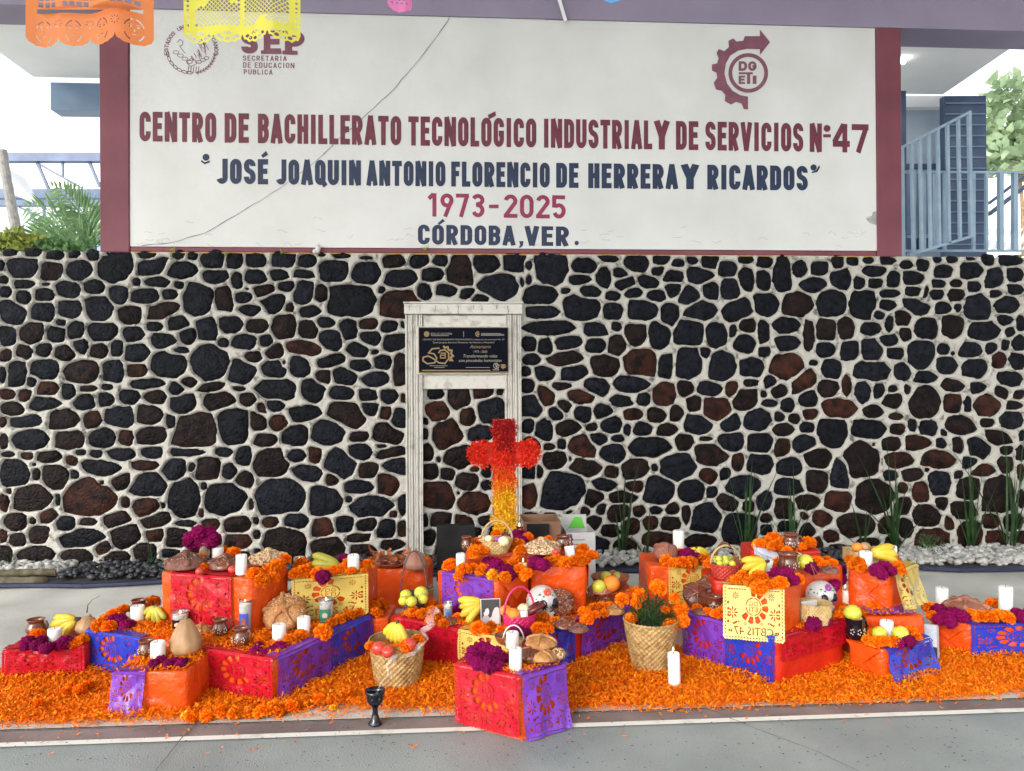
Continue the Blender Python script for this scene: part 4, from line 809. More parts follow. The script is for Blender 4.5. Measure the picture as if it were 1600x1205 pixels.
# left: metal canopy, palm, shrubs
cn = thing('metal_canopy', 'blue-grey steel canopy frame with pale roof sheets beyond the wall at left', 'canopy')
DC = 13.0
def cbar(name, x0, y0, x1, y1, wpx, d=DC, m='navy'):
    mb = MB(); mb.bar(atd(x0, y0, d), atd(x1, y1, d), wpx*d/FPX, wpx*d/FPX); return mb.build(name, M[m], cn)
cbar('roof_beam', -60, 247, 200, 247, 13); cbar('roof_beam', -60, 318, 200, 318, 9); cbar('roof_beam', -60, 304, 200, 304, 14, 14.0)
cbar('brace', 58, 254, 78, 300, 4); cbar('brace', 60, 256, 128, 294, 3); cbar('brace', 98, 254, 98, 278, 3); cbar('brace', 140, 254, 156, 292, 4)
cbar('brace', 30, 324, 80, 345, 3); cbar('brace', 44, 326, 56, 350, 3); cbar('brace', 69, 324, 69, 338, 3); cbar('brace', 112, 328, 140, 345, 3); cbar('post', 20, 322, 24, 368, 9)
mb = MB(); vs = [atd(2, 262, 12.4), atd(10, 300, 12.6), atd(60, 320, 12.9), atd(38, 280, 12.9)]; mb.add(vs+[v+Vector((0, .03, .03)) for v in vs], [(0, 1, 2, 3), (4, 5, 6, 7), (0, 1, 5, 4), (1, 2, 6, 5), (2, 3, 7, 6), (3, 0, 4, 7)]); mb.build('roof_sheet', M['soffit'], cn)
pbox('roof_sheet', 38, 262, 200, 297, 14.6, .05, 'soffit', cn)
pbox('far_wall', -60, 368, 200, 400, 15.5, .1, 'bluegrey', cn)
def blade(mb, base, az, L, lean, wd, n=6, droop=.5, mi=None, bend=0.0):
    vs = []; p = Vector(base); d = Vector((math.cos(az)*math.sin(lean), math.sin(az)*math.sin(lean), math.cos(lean)))
    side = Vector((-math.sin(az), math.cos(az), 0))
    for i in range(n+1):
        u = i/n; wq = wd*(1-u**2.2)*(.55+.45*min(1, u*4)); vs += [p+side*wq/2, p+Vector((0, 0, -wq*.2)), p-side*wq/2]
        p = p+d*(L/n); d = (d+Vector((math.cos(az)*.3+bend, math.sin(az)*.3, -.7))*droop/n).normalized()
    fs = []
    for i in range(n):
        a = i*3; fs += [(a, a+1, a+4, a+3), (a+1, a+2, a+5, a+4)]
    mb.add(vs, fs, mi)
def palm():
    pt = thing('palm_tree', 'young palm with feathery green fronds beside the left maroon pillar', 'palm')
    base = atd(150, 398, 7.6)
    for k in range(11):
        az = [3.0, 2.75, 3.3, 2.5, 2.2, 3.6, 2.9, 3.4, 2.6, 3.1, 2.0][k]; lean = [.2, .75, .5, 1.0, .35, 1.1, 1.15, .12, .62, .9, .3][k]; L = [.82, .85, .8, .85, .75, .7, .85, .75, .8, .8, .6][k]
        mb = MB(); p = base.copy(); d = Vector((math.cos(az)*math.sin(lean), math.sin(az)*math.sin(lean), math.cos(lean))); n = 16; pts = []
        for i in range(n+1):
            pts.append(p.copy()); p = p+d*L/n; d = (d+Vector((math.cos(az)*.4, 0, -.8))*.07).normalized()
        mb.tube(pts, [.008*(1-i/(n+1))+.002 for i in range(n+1)], 5)
        for i in range(2, n+1):
            for s in (-1, 1):
                t_ = (pts[min(i+1, n)]-pts[i-1]).normalized(); sd_ = t_.cross(Vector((0, 1, .2))).normalized()*s
                dr = (t_*.8+sd_*.8+Vector((0, random.uniform(-.4, .4), -.1))).normalized(); l = .26*math.sin(PI*min(1, (i+1)/(n+2)))+.07
                q = pts[i]; nrm = dr.cross(Vector((0, 1, 0))).normalized()*.015
                mb.add([q, q+dr*l*.4+nrm, q+dr*l+Vector((0, 0, -.04)), q+dr*l*.4-nrm], [(0, 1, 2, 3)])
        mb.build('frond', M['palmleaf'], pt, smooth=False)
palm()
pk = thing('coconut_palm', 'grey ringed palm trunk leaning at the far left edge above the wall', 'palm')
mb = MB(); pts = [atd(4+30*(k/14)**1.2, 235+165*k/14, 8.6) for k in range(15)]; mb.tube(pts, [.045+.012*(k/14)+.005*(k % 2) for k in range(15)], 12); mb.build('trunk', M['bark'], pk, smooth=False)
def leafmass(name, label, cat, cx, cy, rx, ry, d, n, size, m, group=None, dd=.5, kind=None, trunk=None):
    t_ = thing(name, label, cat, group=group); c = atd(cx, cy, d); k = d/FPX; mb = MB()
    cl = [(random.gauss(0, .45), random.gauss(0, .45), random.gauss(0, .4)) for _ in range(14)]
    for _ in range(n):
        a = random.choice(cl); x, y, z = [a[i]+random.gauss(0, .22) for i in range(3)]
        p = c+RT*x*rx*k+UP*y*ry*k+FW*z*dd; az = random.uniform(0, 6.28); el = random.uniform(-.6, 1.2); s = size*random.uniform(.6, 1.4)
        dr = Vector((math.cos(az)*math.cos(el), math.sin(az)*math.cos(el), math.sin(el))); sd_ = dr.cross(Vector((random.random(), random.random(), random.random()+.1))).normalized()*s*.25
        mb.add([p, p+dr*s*.5+sd_, p+dr*s, p+dr*s*.5-sd_], [(0, 1, 2, 3)])
    mb.build('foliage', M[m], t_)
    if trunk:
        mb = MB()
        for (x0, y0, x1, y1) in trunk: mb.tube([atd(x0, y0, d), atd((x0+x1)/2+2, (y0+y1)/2, d), atd(x1, y1, d)], [.05, .035, .02], 6)
        mb.build('trunk', M['stemwood'], t_)
for lb, cx, cy, rx, ry, m in (('yellow-green bush on top of the wall at the far left edge', 12, 384, 26, 14, 'shrubleaf'), ('bright yellow bush on the wall top between the trunk and the palm', 52, 384, 24, 15, 'shrubleaf'), ('low green weeds on the wall top under the palm fronds', 105, 386, 36, 11, 'palmleaf')):
    leafmass('shrub', lb, 'shrub', cx, cy, rx, ry, 6.8, 800, .06, m, 'shrubs growing on top of the wall', .25, trunk=[(cx, 398, cx, cy)])
leafmass('tree', 'leafy tree in glare beyond the stairs at the right edge', 'tree', 1590, 222, 52, 60, 16, 1500, .3, 'treeleaf', dd=1.0, trunk=[(1600, 400, 1590, 230), (1595, 300, 1560, 200), (1592, 280, 1625, 190)])
for i, (px, py) in enumerate(((272, 386), (353, 391), (440, 388), (665, 384), (1594, 395))):
    t_ = thing('weed_sprig', ['tiny weed sprouting below the panel under the CENTRO lettering', 'second tiny weed on the wall top right of the first', 'tiny weed on the wall top below the middle of the crack', 'small weed under the C of the lowest lettering line', 'light green leaf poking over the wall at the right edge'][i], 'weed'); mb = MB(); p = ony(px, py+8, -.02)
    for k in range(9): blade(mb, p, random.uniform(0, 6.28), random.uniform(.04, .07), random.uniform(.3, 1.2), .012, 3)
    mb.build('leaves', M['shrubleaf'], t_)
# ------------------------------------------------------------------ crates wrapped in orange paper
CR = {}
def crate(key, label, F, L, R, zt, zb, m='orange_paper', fold=False, group='paper wrapped crates of the altar'):
    F, L, R = onz(*F, zt), onz(*L, zt), onz(*R, zt); B = L+R-F
    return crate3(key, label, F, L, R, zt, zb, m, fold, group)
def crate3(key, label, F, L, R, zt, zb, m='orange_paper', fold=False, group='paper wrapped crates of the altar'):
    F, L, R = [Vector((p.x, p.y, zt)) for p in (F, L, R)]; B = L+R-F
    t_ = thing('wrapped_crate', label, 'crate', (F.x, F.y, zb), group=group); o = Vector((F.x, F.y, zb))
    c = [F, R, B, L]; bm = bmesh.new()
    nz = max(2, int((zt-zb)/.05)); ring = []
    cor = [(c[i], c[(i+1) % 4]) for i in range(4)]
    sd0 = random.random()*50
    def pt(p, z):
        q = Vector((p.x, p.y, z)); n = noise.noise_vector(q*4+Vector((sd0, 0, 0)))*.009+noise.noise_vector(q*11+Vector((sd0, 0, 0)))*.003
        n.z *= .4
        return q-o+n
    per = []
    for a, b in cor:
        k = max(2, int((b-a).length/.05)); ea = .018/(b-a).length
        us = [ea]+[j/k for j in range(1, k)]+[1-ea]
        per += [a+(b-a)*u for u in us]
    n = len(per); cen = (F+R+B+L)/4
    lv = [zb+.001]+[zb+(zt-zb)*j/nz for j in range(1, nz)]+[zt-.010]; rows = []
    for z in lv: rows.append([bm.verts.new(pt(p, z)) for p in per])
    for f, z in ((.985, zt-.002), (.93, zt), (.5, zt-.002)): rows.append([bm.verts.new(pt(cen+(p-cen)*f, z)) for p in per])
    for i in range(len(rows)-1):
        for k in range(n): bm.faces.new((rows[i][k], rows[i][(k+1) % n], rows[i+1][(k+1) % n], rows[i+1][k]))
    bm.faces.new(rows[-1]); bm.normal_update()
    me = bpy.data.meshes.new('wrapping'); bm.to_mesh(me); bm.free(); me.materials.append(M[m]); me.polygons.foreach_set('use_smooth', [True]*len(me.polygons))
    link('wrapping', me, t_)
    CR[key] = dict(F=F, L=L, R=R, B=B, zt=zt, zb=zb, o=o, t=t_, m=m)
    if fold:        # envelope-style folded flap on a face
        for side in fold:
            a, b = (F, R) if side == 'R' else ((L, F)); d = (b-a); nn = Vector((d.y, -d.x, 0)).normalized(); nn *= -1 if nn.dot(cen-a) > 0 else 1
            h = zt-zb; mb = MB(); P = lambda u, v: a+d*u-Vector((0, 0, h*(1-v)))+nn*.012-o
            q = [P(.02, .97), P(.5, .36), P(.98, .97)]; q2 = [p+nn*.004 for p in q]
            mb.add([P(.03, .98), P(.97, .98), P(.5, .40), P(.03, .98)+nn*.005, P(.97, .98)+nn*.005, P(.5, .42)+nn*.008], [(3, 5, 4), (0, 2, 5, 3), (2, 1, 4, 5), (1, 0, 3, 4)])
            mb.build('folded_flap', M[m], t_)
            mb = MB(); mb.add([P(.5, .40)+nn*.001, P(.53, .40)+nn*.004, P(.97, .03)+nn*.003, P(.95, .01)], [(0, 1, 2, 3)]); mb.build('fold_crease', M['red_paper'], t_)
    return t_
def fr_crate(key, label, x0, x1, ytop, zt, zb, dback, m='orange_paper', fold=False, ytop1=None):
    a, b = onz(x0, ytop, zt), onz(x1, ytop1 or ytop, zt); d = (b-a).normalized(); nn = Vector((-d.y, d.x, 0))
    return crate3(key, label, b, a, b+nn*dback, zt, zb, m, fold)
crate('A', 'front crate nearest the white line with crimson and purple cut paper', (813, 1057), (713, 1036), (888, 1036), .26, .0)
fr_crate('B1', 'small low red crate at the far left with bananas on it', 5, 134, 1016, .15, .0, .30, 'red_paper', ytop1=1009)
F_, L_0, R_0 = onz(430, 1030, .204), onz(138, 984, .204), onz(580, 962, .204); mid = L_0+(F_-L_0)*.5
dB = (R_0-F_)
crate3('L1', 'long low crate of the left group showing blue cut paper beside the far left crate', mid-(F_-L_0).normalized()*.006, L_0, mid+dB-(F_-L_0).normalized()*.006, .204, .0)
crate3('L2', 'low crate of the left group whose corner carries red, purple and blue cut paper', F_, mid, R_0, .204, .0)
CR['L'] = dict(F=F_, L=L_0, R=R_0, B=L_0+R_0-F_, zt=.204, zb=0, o=Vector((0, 0, 0)))
fr_crate('B3', 'small orange crate with the tan squash in front of the left group', 180, 293, 1050, .186, .0, .28)
crate('B4', 'tall bright orange crate with crimson cut paper on top of the left group', (392, 905), (249, 893), (454, 886), .476, .205)
crate('B5', 'crate fronted by gold cut paper at the back of the left group', (573, 897), (457, 907), (592, 880), .43, .205)
fr_crate('B6', 'orange crate under the dried peels behind the wire basket', 561, 667, 889, .26, .0, .32)
fr_crate('C0', 'small plain orange crate wedged behind the round fruit basket', 560, 607, 966, .19, .0, .25)
crate('C1', 'wide low crate of the middle group with crimson, gold, blue and purple cut paper', (818, 1003), (607, 961), (993, 940), .21, .0, 'red_paper')
crate('C2', 'middle group crate with purple cut paper and the white candle on its left', (778, 908), (681, 892), (829, 893), .42, .212, fold='R')
fr_crate('C3', 'orange crate behind the painted skull with an envelope fold', 831, 916, 885, .46, .212, .28, fold='R')
fr_crate('C4', 'rear orange crate of the middle group under the straw handle basket', 727, 900, 862, .50, .0, .32)
fr_crate('C5', 'small crate under the clay dish of fruit at the right of the middle group', 930, 990, 925, .26, .212 if False else .0, .22)
crate('R1', 'big low crate of the right group with a red right side', (1213, 996), (1070, 955), (1322, 967), .24, .0, 'red_paper')
crate('R2', 'crate of the right group fronted by lemon cut paper', (1222, 920), (1131, 914), (1254, 906), .465, .242, fold=None)
fr_crate('R3', 'orange crate with a draped gold cut paper at the back left of the right group', 1012, 1122, 884, .37, .0, .36)
fr_crate('R5', 'crate under the fruit basket with brown handle', 1115, 1175, 908, .38, .0, .3, 'red_paper')
fr_crate('R6', 'red-orange crate behind the lemon paper under the painted clay jug', 1240, 1318, 885, .46, .0, .26)
fr_crate('R7', 'rearmost red crate of the right group under the clay jug', 1176, 1285, 861, .52, .0, .25, 'red_paper')
crate('R8', 'orange crate with an envelope fold and gold cut paper over its right side', (1391, 897), (1324, 889), (1428, 882), .44, .242, fold='L')
fr_crate('R9', 'low crate with purple cut paper lying over its top', 1334, 1446, 964, .24, .0, .42)
crate('R10', 'small front right crate with envelope fold and blue cut paper', (1381, 1016), (1323, 996), (1448, 998), .16, .0, fold='L')
crate('R11', 'far right crate with brown bread and a blue cut paper front', (1517, 977), (1449, 963), (1665, 974), .17, .0, fold='L')

# ------------------------------------------------------------------ papel picado: sheets with real cut-out holes
def text_loops(text):
    cu = bpy.data.curves.new('t', 'FONT'); cu.body = text; cu.resolution_u = 2; cu.fill_mode = 'NONE' if cu.dimensions == '3D' else 'NONE'
    to = bpy.data.objects.new('t', cu); COL.objects.link(to); dg = bpy.context.evaluated_depsgraph_get(); me = to.evaluated_get(dg).to_mesh()
    vs = [(v.co.x, v.co.y) for v in me.vertices]; ed = [tuple(e.vertices) for e in me.edges]; to.to_mesh_clear(); bpy.data.objects.remove(to)
    adj = {}
    for a, b in ed: adj.setdefault(a, []).append(b); adj.setdefault(b, []).append(a)
    seen = set(); loops = []
    for s in adj:
        if s in seen: continue
        lp = [s]; seen.add(s); cur = s
        while True:
            nx_ = [q for q in adj[cur] if q not in seen]
            if not nx_: break
            cur = nx_[0]; seen.add(cur); lp.append(cur)
        if len(lp) > 2: loops.append([vs[i] for i in lp])
    X0 = min(p[0] for l in loops for p in l); X1 = max(p[0] for l in loops for p in l); Y0 = min(p[1] for l in loops for p in l); Y1 = max(p[1] for l in loops for p in l)
    return [[((x-X0)/(X1-X0), (y-Y0)/(Y1-Y0)) for x, y in l] for l in loops]
TL = {k: text_loops(k) for k in ('CBTIS 47', 'DG', 'ETI')}
def putt(k, x0, y0, x1, y1): return [[(x0+x*(x1-x0), y0+y*(y1-y0)) for x, y in l] for l in TL[k]]
def ell(cx, cy, a, b, rot=0, n=8):
    c, s = math.cos(rot), math.sin(rot); return [(cx+a*math.cos(q)*c-b*math.sin(q)*s, cy+a*math.cos(q)*s+b*math.sin(q)*c) for q in [2*PI*k/n for k in range(n)]]
def flower(cx, cy, r, n=8): return [ell(cx+r*.62*math.cos(a), cy+r*.62*math.sin(a), r*.36, r*.13, a, 7) for a in [2*PI*k/n for k in range(n)]]+[ell(cx, cy, r*.13, r*.13, 0, 7)]
def arcband(cx, cy, r0, r1, a0, a1, n=10):
    A_ = [math.radians(a0+(a1-a0)*k/n) for k in range(n+1)]
    return [(cx+r1*math.cos(a), cy+r1*math.sin(a)) for a in A_]+[(cx+r0*math.cos(a), cy+r0*math.sin(a)) for a in A_[::-1]]
def pattern():
    # canvas 1 wide, .75 high, v up; the fold edge is v = .75
    H_ = .75; out = [(0, H_)]; n = 15
    for k in range(n): out += [(-.012+.012*0, H_-(k+.1)*H_/n), (-.02, H_-(k+.5)*H_/n), (-.012, H_-(k+.9)*H_/n)]
    out.append((0, 0)); n = 20
    for k in range(n): out += [((k+.15)/n, -.015), ((k+.5)/n, -.028), ((k+.85)/n, -.015)]
    out.append((1, 0)); n = 15
    for k in range(n): out += [(1.012, (k+.1)*H_/n), (1.02, (k+.5)*H_/n), (1.012, (k+.9)*H_/n)]
    out.append((1, H_)); h = []
    for k in range(14):
        y = H_-(k+.7)*H_/15
        for x in (.022, .978): h.append(ell(x, y, .010, .016, 0, 6))
    for k in range(19): h.append(ell((k+1)/20, .012, .016, .009, 0, 6))
    h += [arcband(.5, .46, .118, .133, a, a+78) for a in (6, 96, 186, 276)]
    h += putt('DG', .43, .468, .57, .535)+putt('ETI', .43, .385, .57, .452)
    for a in (90, 122, 154, 186, 218, 250, 282, 314):
        q = math.radians(a); c, s = math.cos(q), math.sin(q); r0, r1, w0, w1 = .148, .235, .03, .048
        h.append([(.5+r0*c-w0*s, .46+r0*s+w0*c), (.5+r1*c-w1*s, .46+r1*s+w1*c), (.5+(r1+.02)*c, .46+(r1+.02)*s), (.5+r1*c+w1*s, .46+r1*s-w1*c), (.5+r0*c+w0*s, .46+r0*s-w0*c)])
    for cx, cy, r in ((.15, .36, .095), (.85, .36, .095), (.80, .61, .06), (.20, .61, .06), (.36, .215, .035), (.64, .215, .035)): h += flower(cx, cy, r)
    for cx, cy, s in ((.20, .22, 1), (.80, .22, -1)):
        h += [ell(cx, cy, .034, .014, .6*s), ell(cx-.035*s, cy-.014, .026, .012, 2.4*s), ell(cx+.05*s, cy+.012, .022, .01, -.3*s)]
    for x0, s in ((.07, 1), (.93, -1)):
        for k in range(7): h.append(ell(x0+s*(.02+.045*k), .705, .018, .011, 0))
        for k in range(4): h.append([(x0+s*.0, .50-.09*k-.03), (x0+s*.022, .50-.09*k), (x0, .50-.09*k+.03), (x0-s*.018, .50-.09*k)])
    h += putt('CBTIS 47', .17, .05, .83, .165)
    for x in (.09, .125, .875, .91): h.append([(x-.016, .10), (x, .13), (x+.016, .10), (x, .07)])
    grid = [(x/22, y/16*.75) for x in range(1, 22) for y in range(1, 16)]
    return out, h, grid
PAT = cdt(*pattern()); PV = [(p.x, p.y) for p in PAT[0]]; PF = PAT[1]
print('pattern tris', len(PF))
def sheet(label, A_, B_, nrm, wid_uv, drop, m, mirror=False, flap=.06, wav=.008, group='cut paper sheets draped over the crates', flare=0.0, vcut=0.0, side_tilt=0.0, inward=None):
    """hang a sheet from the edge A->B; drop = metres down; wid_uv = (u0,u1) of the pattern shown"""
    t_ = thing('papel_picado', label, 'cut paper', A_, group=group); d = B_-A_; W_ = d.length; d.normalize(); nrm = nrm.normalized()
    sx = W_/1.0; sd_ = random.random()*60; mb = MB(); vs = []
    for u, v in PV:
        uu = 1-u if mirror else u; s = (.75-v)/.75*drop; x = uu*W_
        wv = 1.15*wav*(noise.noise(Vector((x*7+sd_, s*5, 0)))+.6*noise.noise(Vector((x*17+sd_, s*9, 4)))+.5*math.sin(x*38+sd_)*min(1, s*4))
        off = .012+abs(wv)+flare*(s/drop)**2
        if s < .012: off = .016*(s/.012+.3)
        vs.append(d*x+Vector((0, 0, -s+.004))+nrm*off+d*(side_tilt*s))
    fs = [f if not mirror else f[::-1] for f in PF]
    # orient
    mb.add(vs, fs); o = mb.build('cut_paper', M[m], t_, smooth=True)
    if flap:
        n = 16; vs = []; k2 = 4
        for j in range(k2+1):
            for k in range(n+1):
                x = -.008+(W_+.016)*k/n; y = flap*j/k2; vs.append(d*x-nrm*y*(1)+nrm*.006*(1 if j == 0 else 0)+Vector((0, 0, .0075+.005*abs(noise.noise(Vector((x*13+sd_, y*13, 2)))))))
        fs = [(j*(n+1)+k, j*(n+1)+k+1, (j+1)*(n+1)+k+1, (j+1)*(n+1)+k) for j in range(k2) for k in range(n)]
        mb = MB(); mb.add(vs, fs); mb.build('top_fold', M[m], t_, smooth=True)
    return t_
def on_face(key, side, u0, u1, label, m, drop=None, **kw):
    c = CR[key]; a, b = (c['L'], c['F']) if side == 'L' else (c['F'], c['R']); d = b-a
    A_, B_ = a+d*u0, a+d*u1; nn = Vector((d.y, -d.x, 0)).normalized(); cen = (c['F']+c['B'])/2
    if nn.dot(cen-a) > 0: nn = -nn
    H_ = c['zt']-c['zb']; A_ = Vector((A_.x, A_.y, c['zt'])); B_ = Vector((B_.x, B_.y, c['zt']))
    return sheet(label, A_, B_, nn, (0, 1), drop or H_*.95, m, **kw)
on_face('A', 'L', .02, .99, 'crimson cut paper on the left face of the front crate', 'picado_crimson', .245)
on_face('A', 'R', .01, .90, 'purple cut paper on the right face of the front crate', 'picado_purple', .25, flare=.03, wav=.012)
on_face('B1', 'L', .02, .98, 'crimson cut paper covering the far left low crate', 'picado_crimson', .14)
on_face('L1', 'L', .0, .62, 'blue cut paper beside the far left crate', 'picado_blue', .2)
on_face('B3', 'L', -.02, .42, 'narrow purple cut paper over the left corner of the squash crate', 'picado_purple', .17, wav=.02, flare=.03)
on_face('L2', 'L', .30, .98, 'crimson cut paper at the front corner of the left group', 'picado_crimson', .2, flap=.05)
on_face('L2', 'R', .01, .50, 'purple cut paper on the right side of the left group', 'picado_purple', .2, wav=.014)
on_face('L2', 'R', .52, .98, 'blue cut paper on the right side of the left group', 'picado_blue', .19, wav=.014)
on_face('B4', 'L', .16, .80, 'crimson cut paper on the tall orange crate', 'picado_crimson', .26, flap=.12)
on_face('B5', 'L', .0, 1.0, 'gold cut paper on the back crate of the left group', 'picado_gold', .21, flap=.03)
on_face('C1', 'L', .12, .55, 'crimson cut paper left of the gold sheet on the wide middle crate', 'picado_crimson', .19, flap=.12)
on_face('C1', 'L', .56, .99, 'gold cut paper half hidden behind the front crate', 'picado_gold', .2, wav=.014)
on_face('C1', 'R', .08, .40, 'blue cut paper on the wide middle crate right of the front crate', 'picado_blue', .22, wav=.014)
on_face('C1', 'R', .46, .92, 'purple cut paper at the right end of the wide middle crate', 'picado_purple', .2, wav=.016)
on_face('C2', 'L', .13, .93, 'purple cut paper on the upper crate of the middle group', 'picado_purple', .19, flap=.04)
on_face('R1', 'L', .0, .48, 'purple cut paper on the left half of the big right crate', 'picado_purple', .23, wav=.014)
on_face('R1', 'L', .49, .99, 'blue cut paper at the front corner of the big right crate', 'picado_blue', .235, mirror=True)
on_face('R1', 'R', .05, .95, 'crimson cut paper over the right face of the big right crate', 'picado_crimson', .12, flap=.08, wav=.004)
on_face('R2', 'L', .0, 1.02, 'lemon cut paper with mirrored lettering on the right group crate', 'picado_lemon', .25, mirror=True, flap=.03, flare=.012)
on_face('R3', 'L', .30, .98, 'gold cut paper draped over the back left crate of the right group', 'picado_gold', .22, wav=.016, flap=.02)
on_face('R8', 'R', .02, 1.05, 'gold cut paper hanging loose on the right side of the upper right crate', 'picado_gold', .19, wav=.02, flare=.05)
on_face('R10', 'R', .03, 1.05, 'blue cut paper on the small front right crate', 'picado_blue', .16, wav=.016, flare=.05)
on_face('R11', 'R', .0, .98, 'blue cut paper on the far right crate', 'picado_blue', .165)
c = CR['R9']; t_ = thing('papel_picado', 'purple cut paper lying flat over the top of the low right crate', 'cut paper', group='cut paper sheets draped over the crates'); mb = MB()
a, b, q = c['L'], c['F'], (c['B']-c['L'])
mb.add([a+(b-a)*(.25+.62*u)+q*(.05+.9*v/.75)*.9+Vector((0, 0, .012+.012*abs(noise.noise(Vector((u*7, v*7, 2)))))) for u, v in PV], PF); mb.build('cut_paper', M['picado_purple'], t_, smooth=True)

# hanging strips overhead
def hang(label, x0, x1, ybot, d, m, kind, scall=4, tilt=0):
    t_ = thing('hanging_papel_picado', label, 'cut paper'); k = d/FPX; W_ = (x1-x0)*k; base = atd(x0, ybot, d); Hh = max(.35, (ybot+60)*k) if ybot > 20 else .5
    out = []; holes = []; n = scall; sdp = W_/n*.30 if kind != 'small' else W_/n*.4
    for i in range(n):
        for j in range(13):
            a = PI*j/12; x = (i+.5)*W_/n-W_/n/2*math.cos(a); y = sdp-sdp*math.sin(a)*1.0; wob = .004*math.sin(j*PI*1.0+PI/2) if kind == 'lattice' else .0015*(-1)**j
            if 0 < j < 12 or (i == 0 and j == 0): out.append((x, y-wob))
            elif j == 12: out.append((x, y+.0))
    out += [(W_, Hh), (0, Hh)]
    ins = .035 if kind != 'small' else .02
    if kind == 'lattice':
        s = .0185
        nx_ = int((W_-2*ins)/s); ny = int((Hh-.03-sdp-.02)/s)
        for i in range(nx_):
            for j in range(ny):
                for q in (0, 1):
                    cx = ins+(i+.5+.5*q)*s; cy = sdp+.03+(j+.5+.5*q)*s; r = s*.36
                    if cx+r > W_-ins or cy > Hh-.03: continue
                    if abs(cx-W_/2) < .008 or noise.noise(Vector((cx*14, cy*14, 3))) > .28: continue
                    holes.append([(cx-r, cy), (cx, cy-r*1.15), (cx+r, cy), (cx, cy+r*1.15)])
        for i in range(n):
            cx = (i+.5)*W_/n
            for a in (200, 235, 270, 305, 340): holes.append(ell(cx+W_/n*.33*math.cos(math.radians(a)), sdp+sdp*.62*math.sin(math.radians(a)), .009, .0075, 0, 7))
            for a in (-.5, 0, .5): holes.append(ell(cx+a*.02, sdp+.004, .009, .003, PI/2+a))
        for j in range(int(Hh/.02)-2):
            for cx in (.014, W_-.014): holes.append(ell(cx, .05+j*.02+sdp*.5, .005, .006, 0, 6))
    elif kind == 'faces':
        s = .026
        for i in range(int((W_-2*ins)/s)):
            for j in range(14):
                cx = ins+(i+.5)*s; cy = sdp+.118+(j+.5)*s
                if cy > Hh-.03 or noise.noise(Vector((cx*9, cy*9, 8))) > .30: continue
                holes.append([(cx-s*.36, cy-s*.36), (cx+s*.36, cy-s*.36), (cx+s*.36, cy+s*.36), (cx-s*.36, cy+s*.36)])
        holes.append([(ins, sdp+.095), (W_-ins, sdp+.095), (W_-ins, sdp+.112), (ins, sdp+.112)])
        for i in range(n):
            cx = (i+.5)*W_/n; cy = sdp+.022; r = .030
            for a0, a1 in ((20, 80), (100, 160), (200, 245), (295, 340)): holes.append([(cx+(p[0]-cx)*.95, cy+(p[1]-cy)*1.35) for p in arcband(cx, cy, r, r+.0035, a0, a1, 6)])
            for s_ in (-1, 1): holes += [ell(cx+s_*.0115, cy+.012, .0045, .0035, 0, 6), ell(cx+s_*.0115, cy+.021, .007, .0012, 0, 6)]
            holes += [[(cx-.002, cy-.006), (cx+.002, cy-.006), (cx, cy+.004)], ell(cx, cy-.018, .008, .0016, 0, 6)]
            if i:
                fx = i*W_/n
                for a in range(0, 360, 45): holes.append(ell(fx+.014*math.cos(math.radians(a)), sdp+.052+.014*math.sin(math.radians(a)), .005, .0017, math.radians(a), 6))
    else:
        for i in range(7): holes.append(ell(W_*(.2+.1*i), sdp+.015*(i % 2), .006, .005, 0, 6))
    vv, ff = cdt(out, holes, [(W_*i/14+.0003, Hh*j/8) for i in range(1, 14) for j in range(2, 8)]); mb = MB()
    mb.add([base+RT*(p.x)+UP*p.y+FW*(.02*math.sin(p.x*11+tilt)+.012*math.sin(p.x*31)+.05*max(0, (p.x/W_-.8))*5*(p.y < 9)) for p in vv], ff); mb.build('cut_tissue', M[m], t_, smooth=True)
    mb = MB(); mb.tube([base+UP*Hh-RT*.6, base+UP*(Hh+.003)+RT*W_/2, base+UP*Hh+RT*(W_+.6)], .0025, 5); mb.build('string', M['wax'], t_)
hang('orange hanging cut paper strip with small faces along its scalloped hem at upper left', 40, 233, 70, 3.0, 'hang_orange', 'faces')
hang('yellow hanging cut paper with diamond lattice in front of the school name wall', 287, 465, 64, 3.1, 'hang_yellow', 'lattice')
hang('pink scalloped tip of a hanging cut paper at the top of the picture', 605, 641, 16, 3.6, 'hang_pink', 'small', 1)
hang('light blue tip of a hanging cut paper at the top edge right of the rod', 936, 975, 1, 3.6, 'hang_blue', 'small', 1)
mb = MB(); mb.bar(ony(868, -20, -.05), ony(884, 34, -.04), .022, .022); tag(mb.build('metal_rod', M['soffit']), 'thin white rod running down the beam to the top edge of the panel', 'rod')

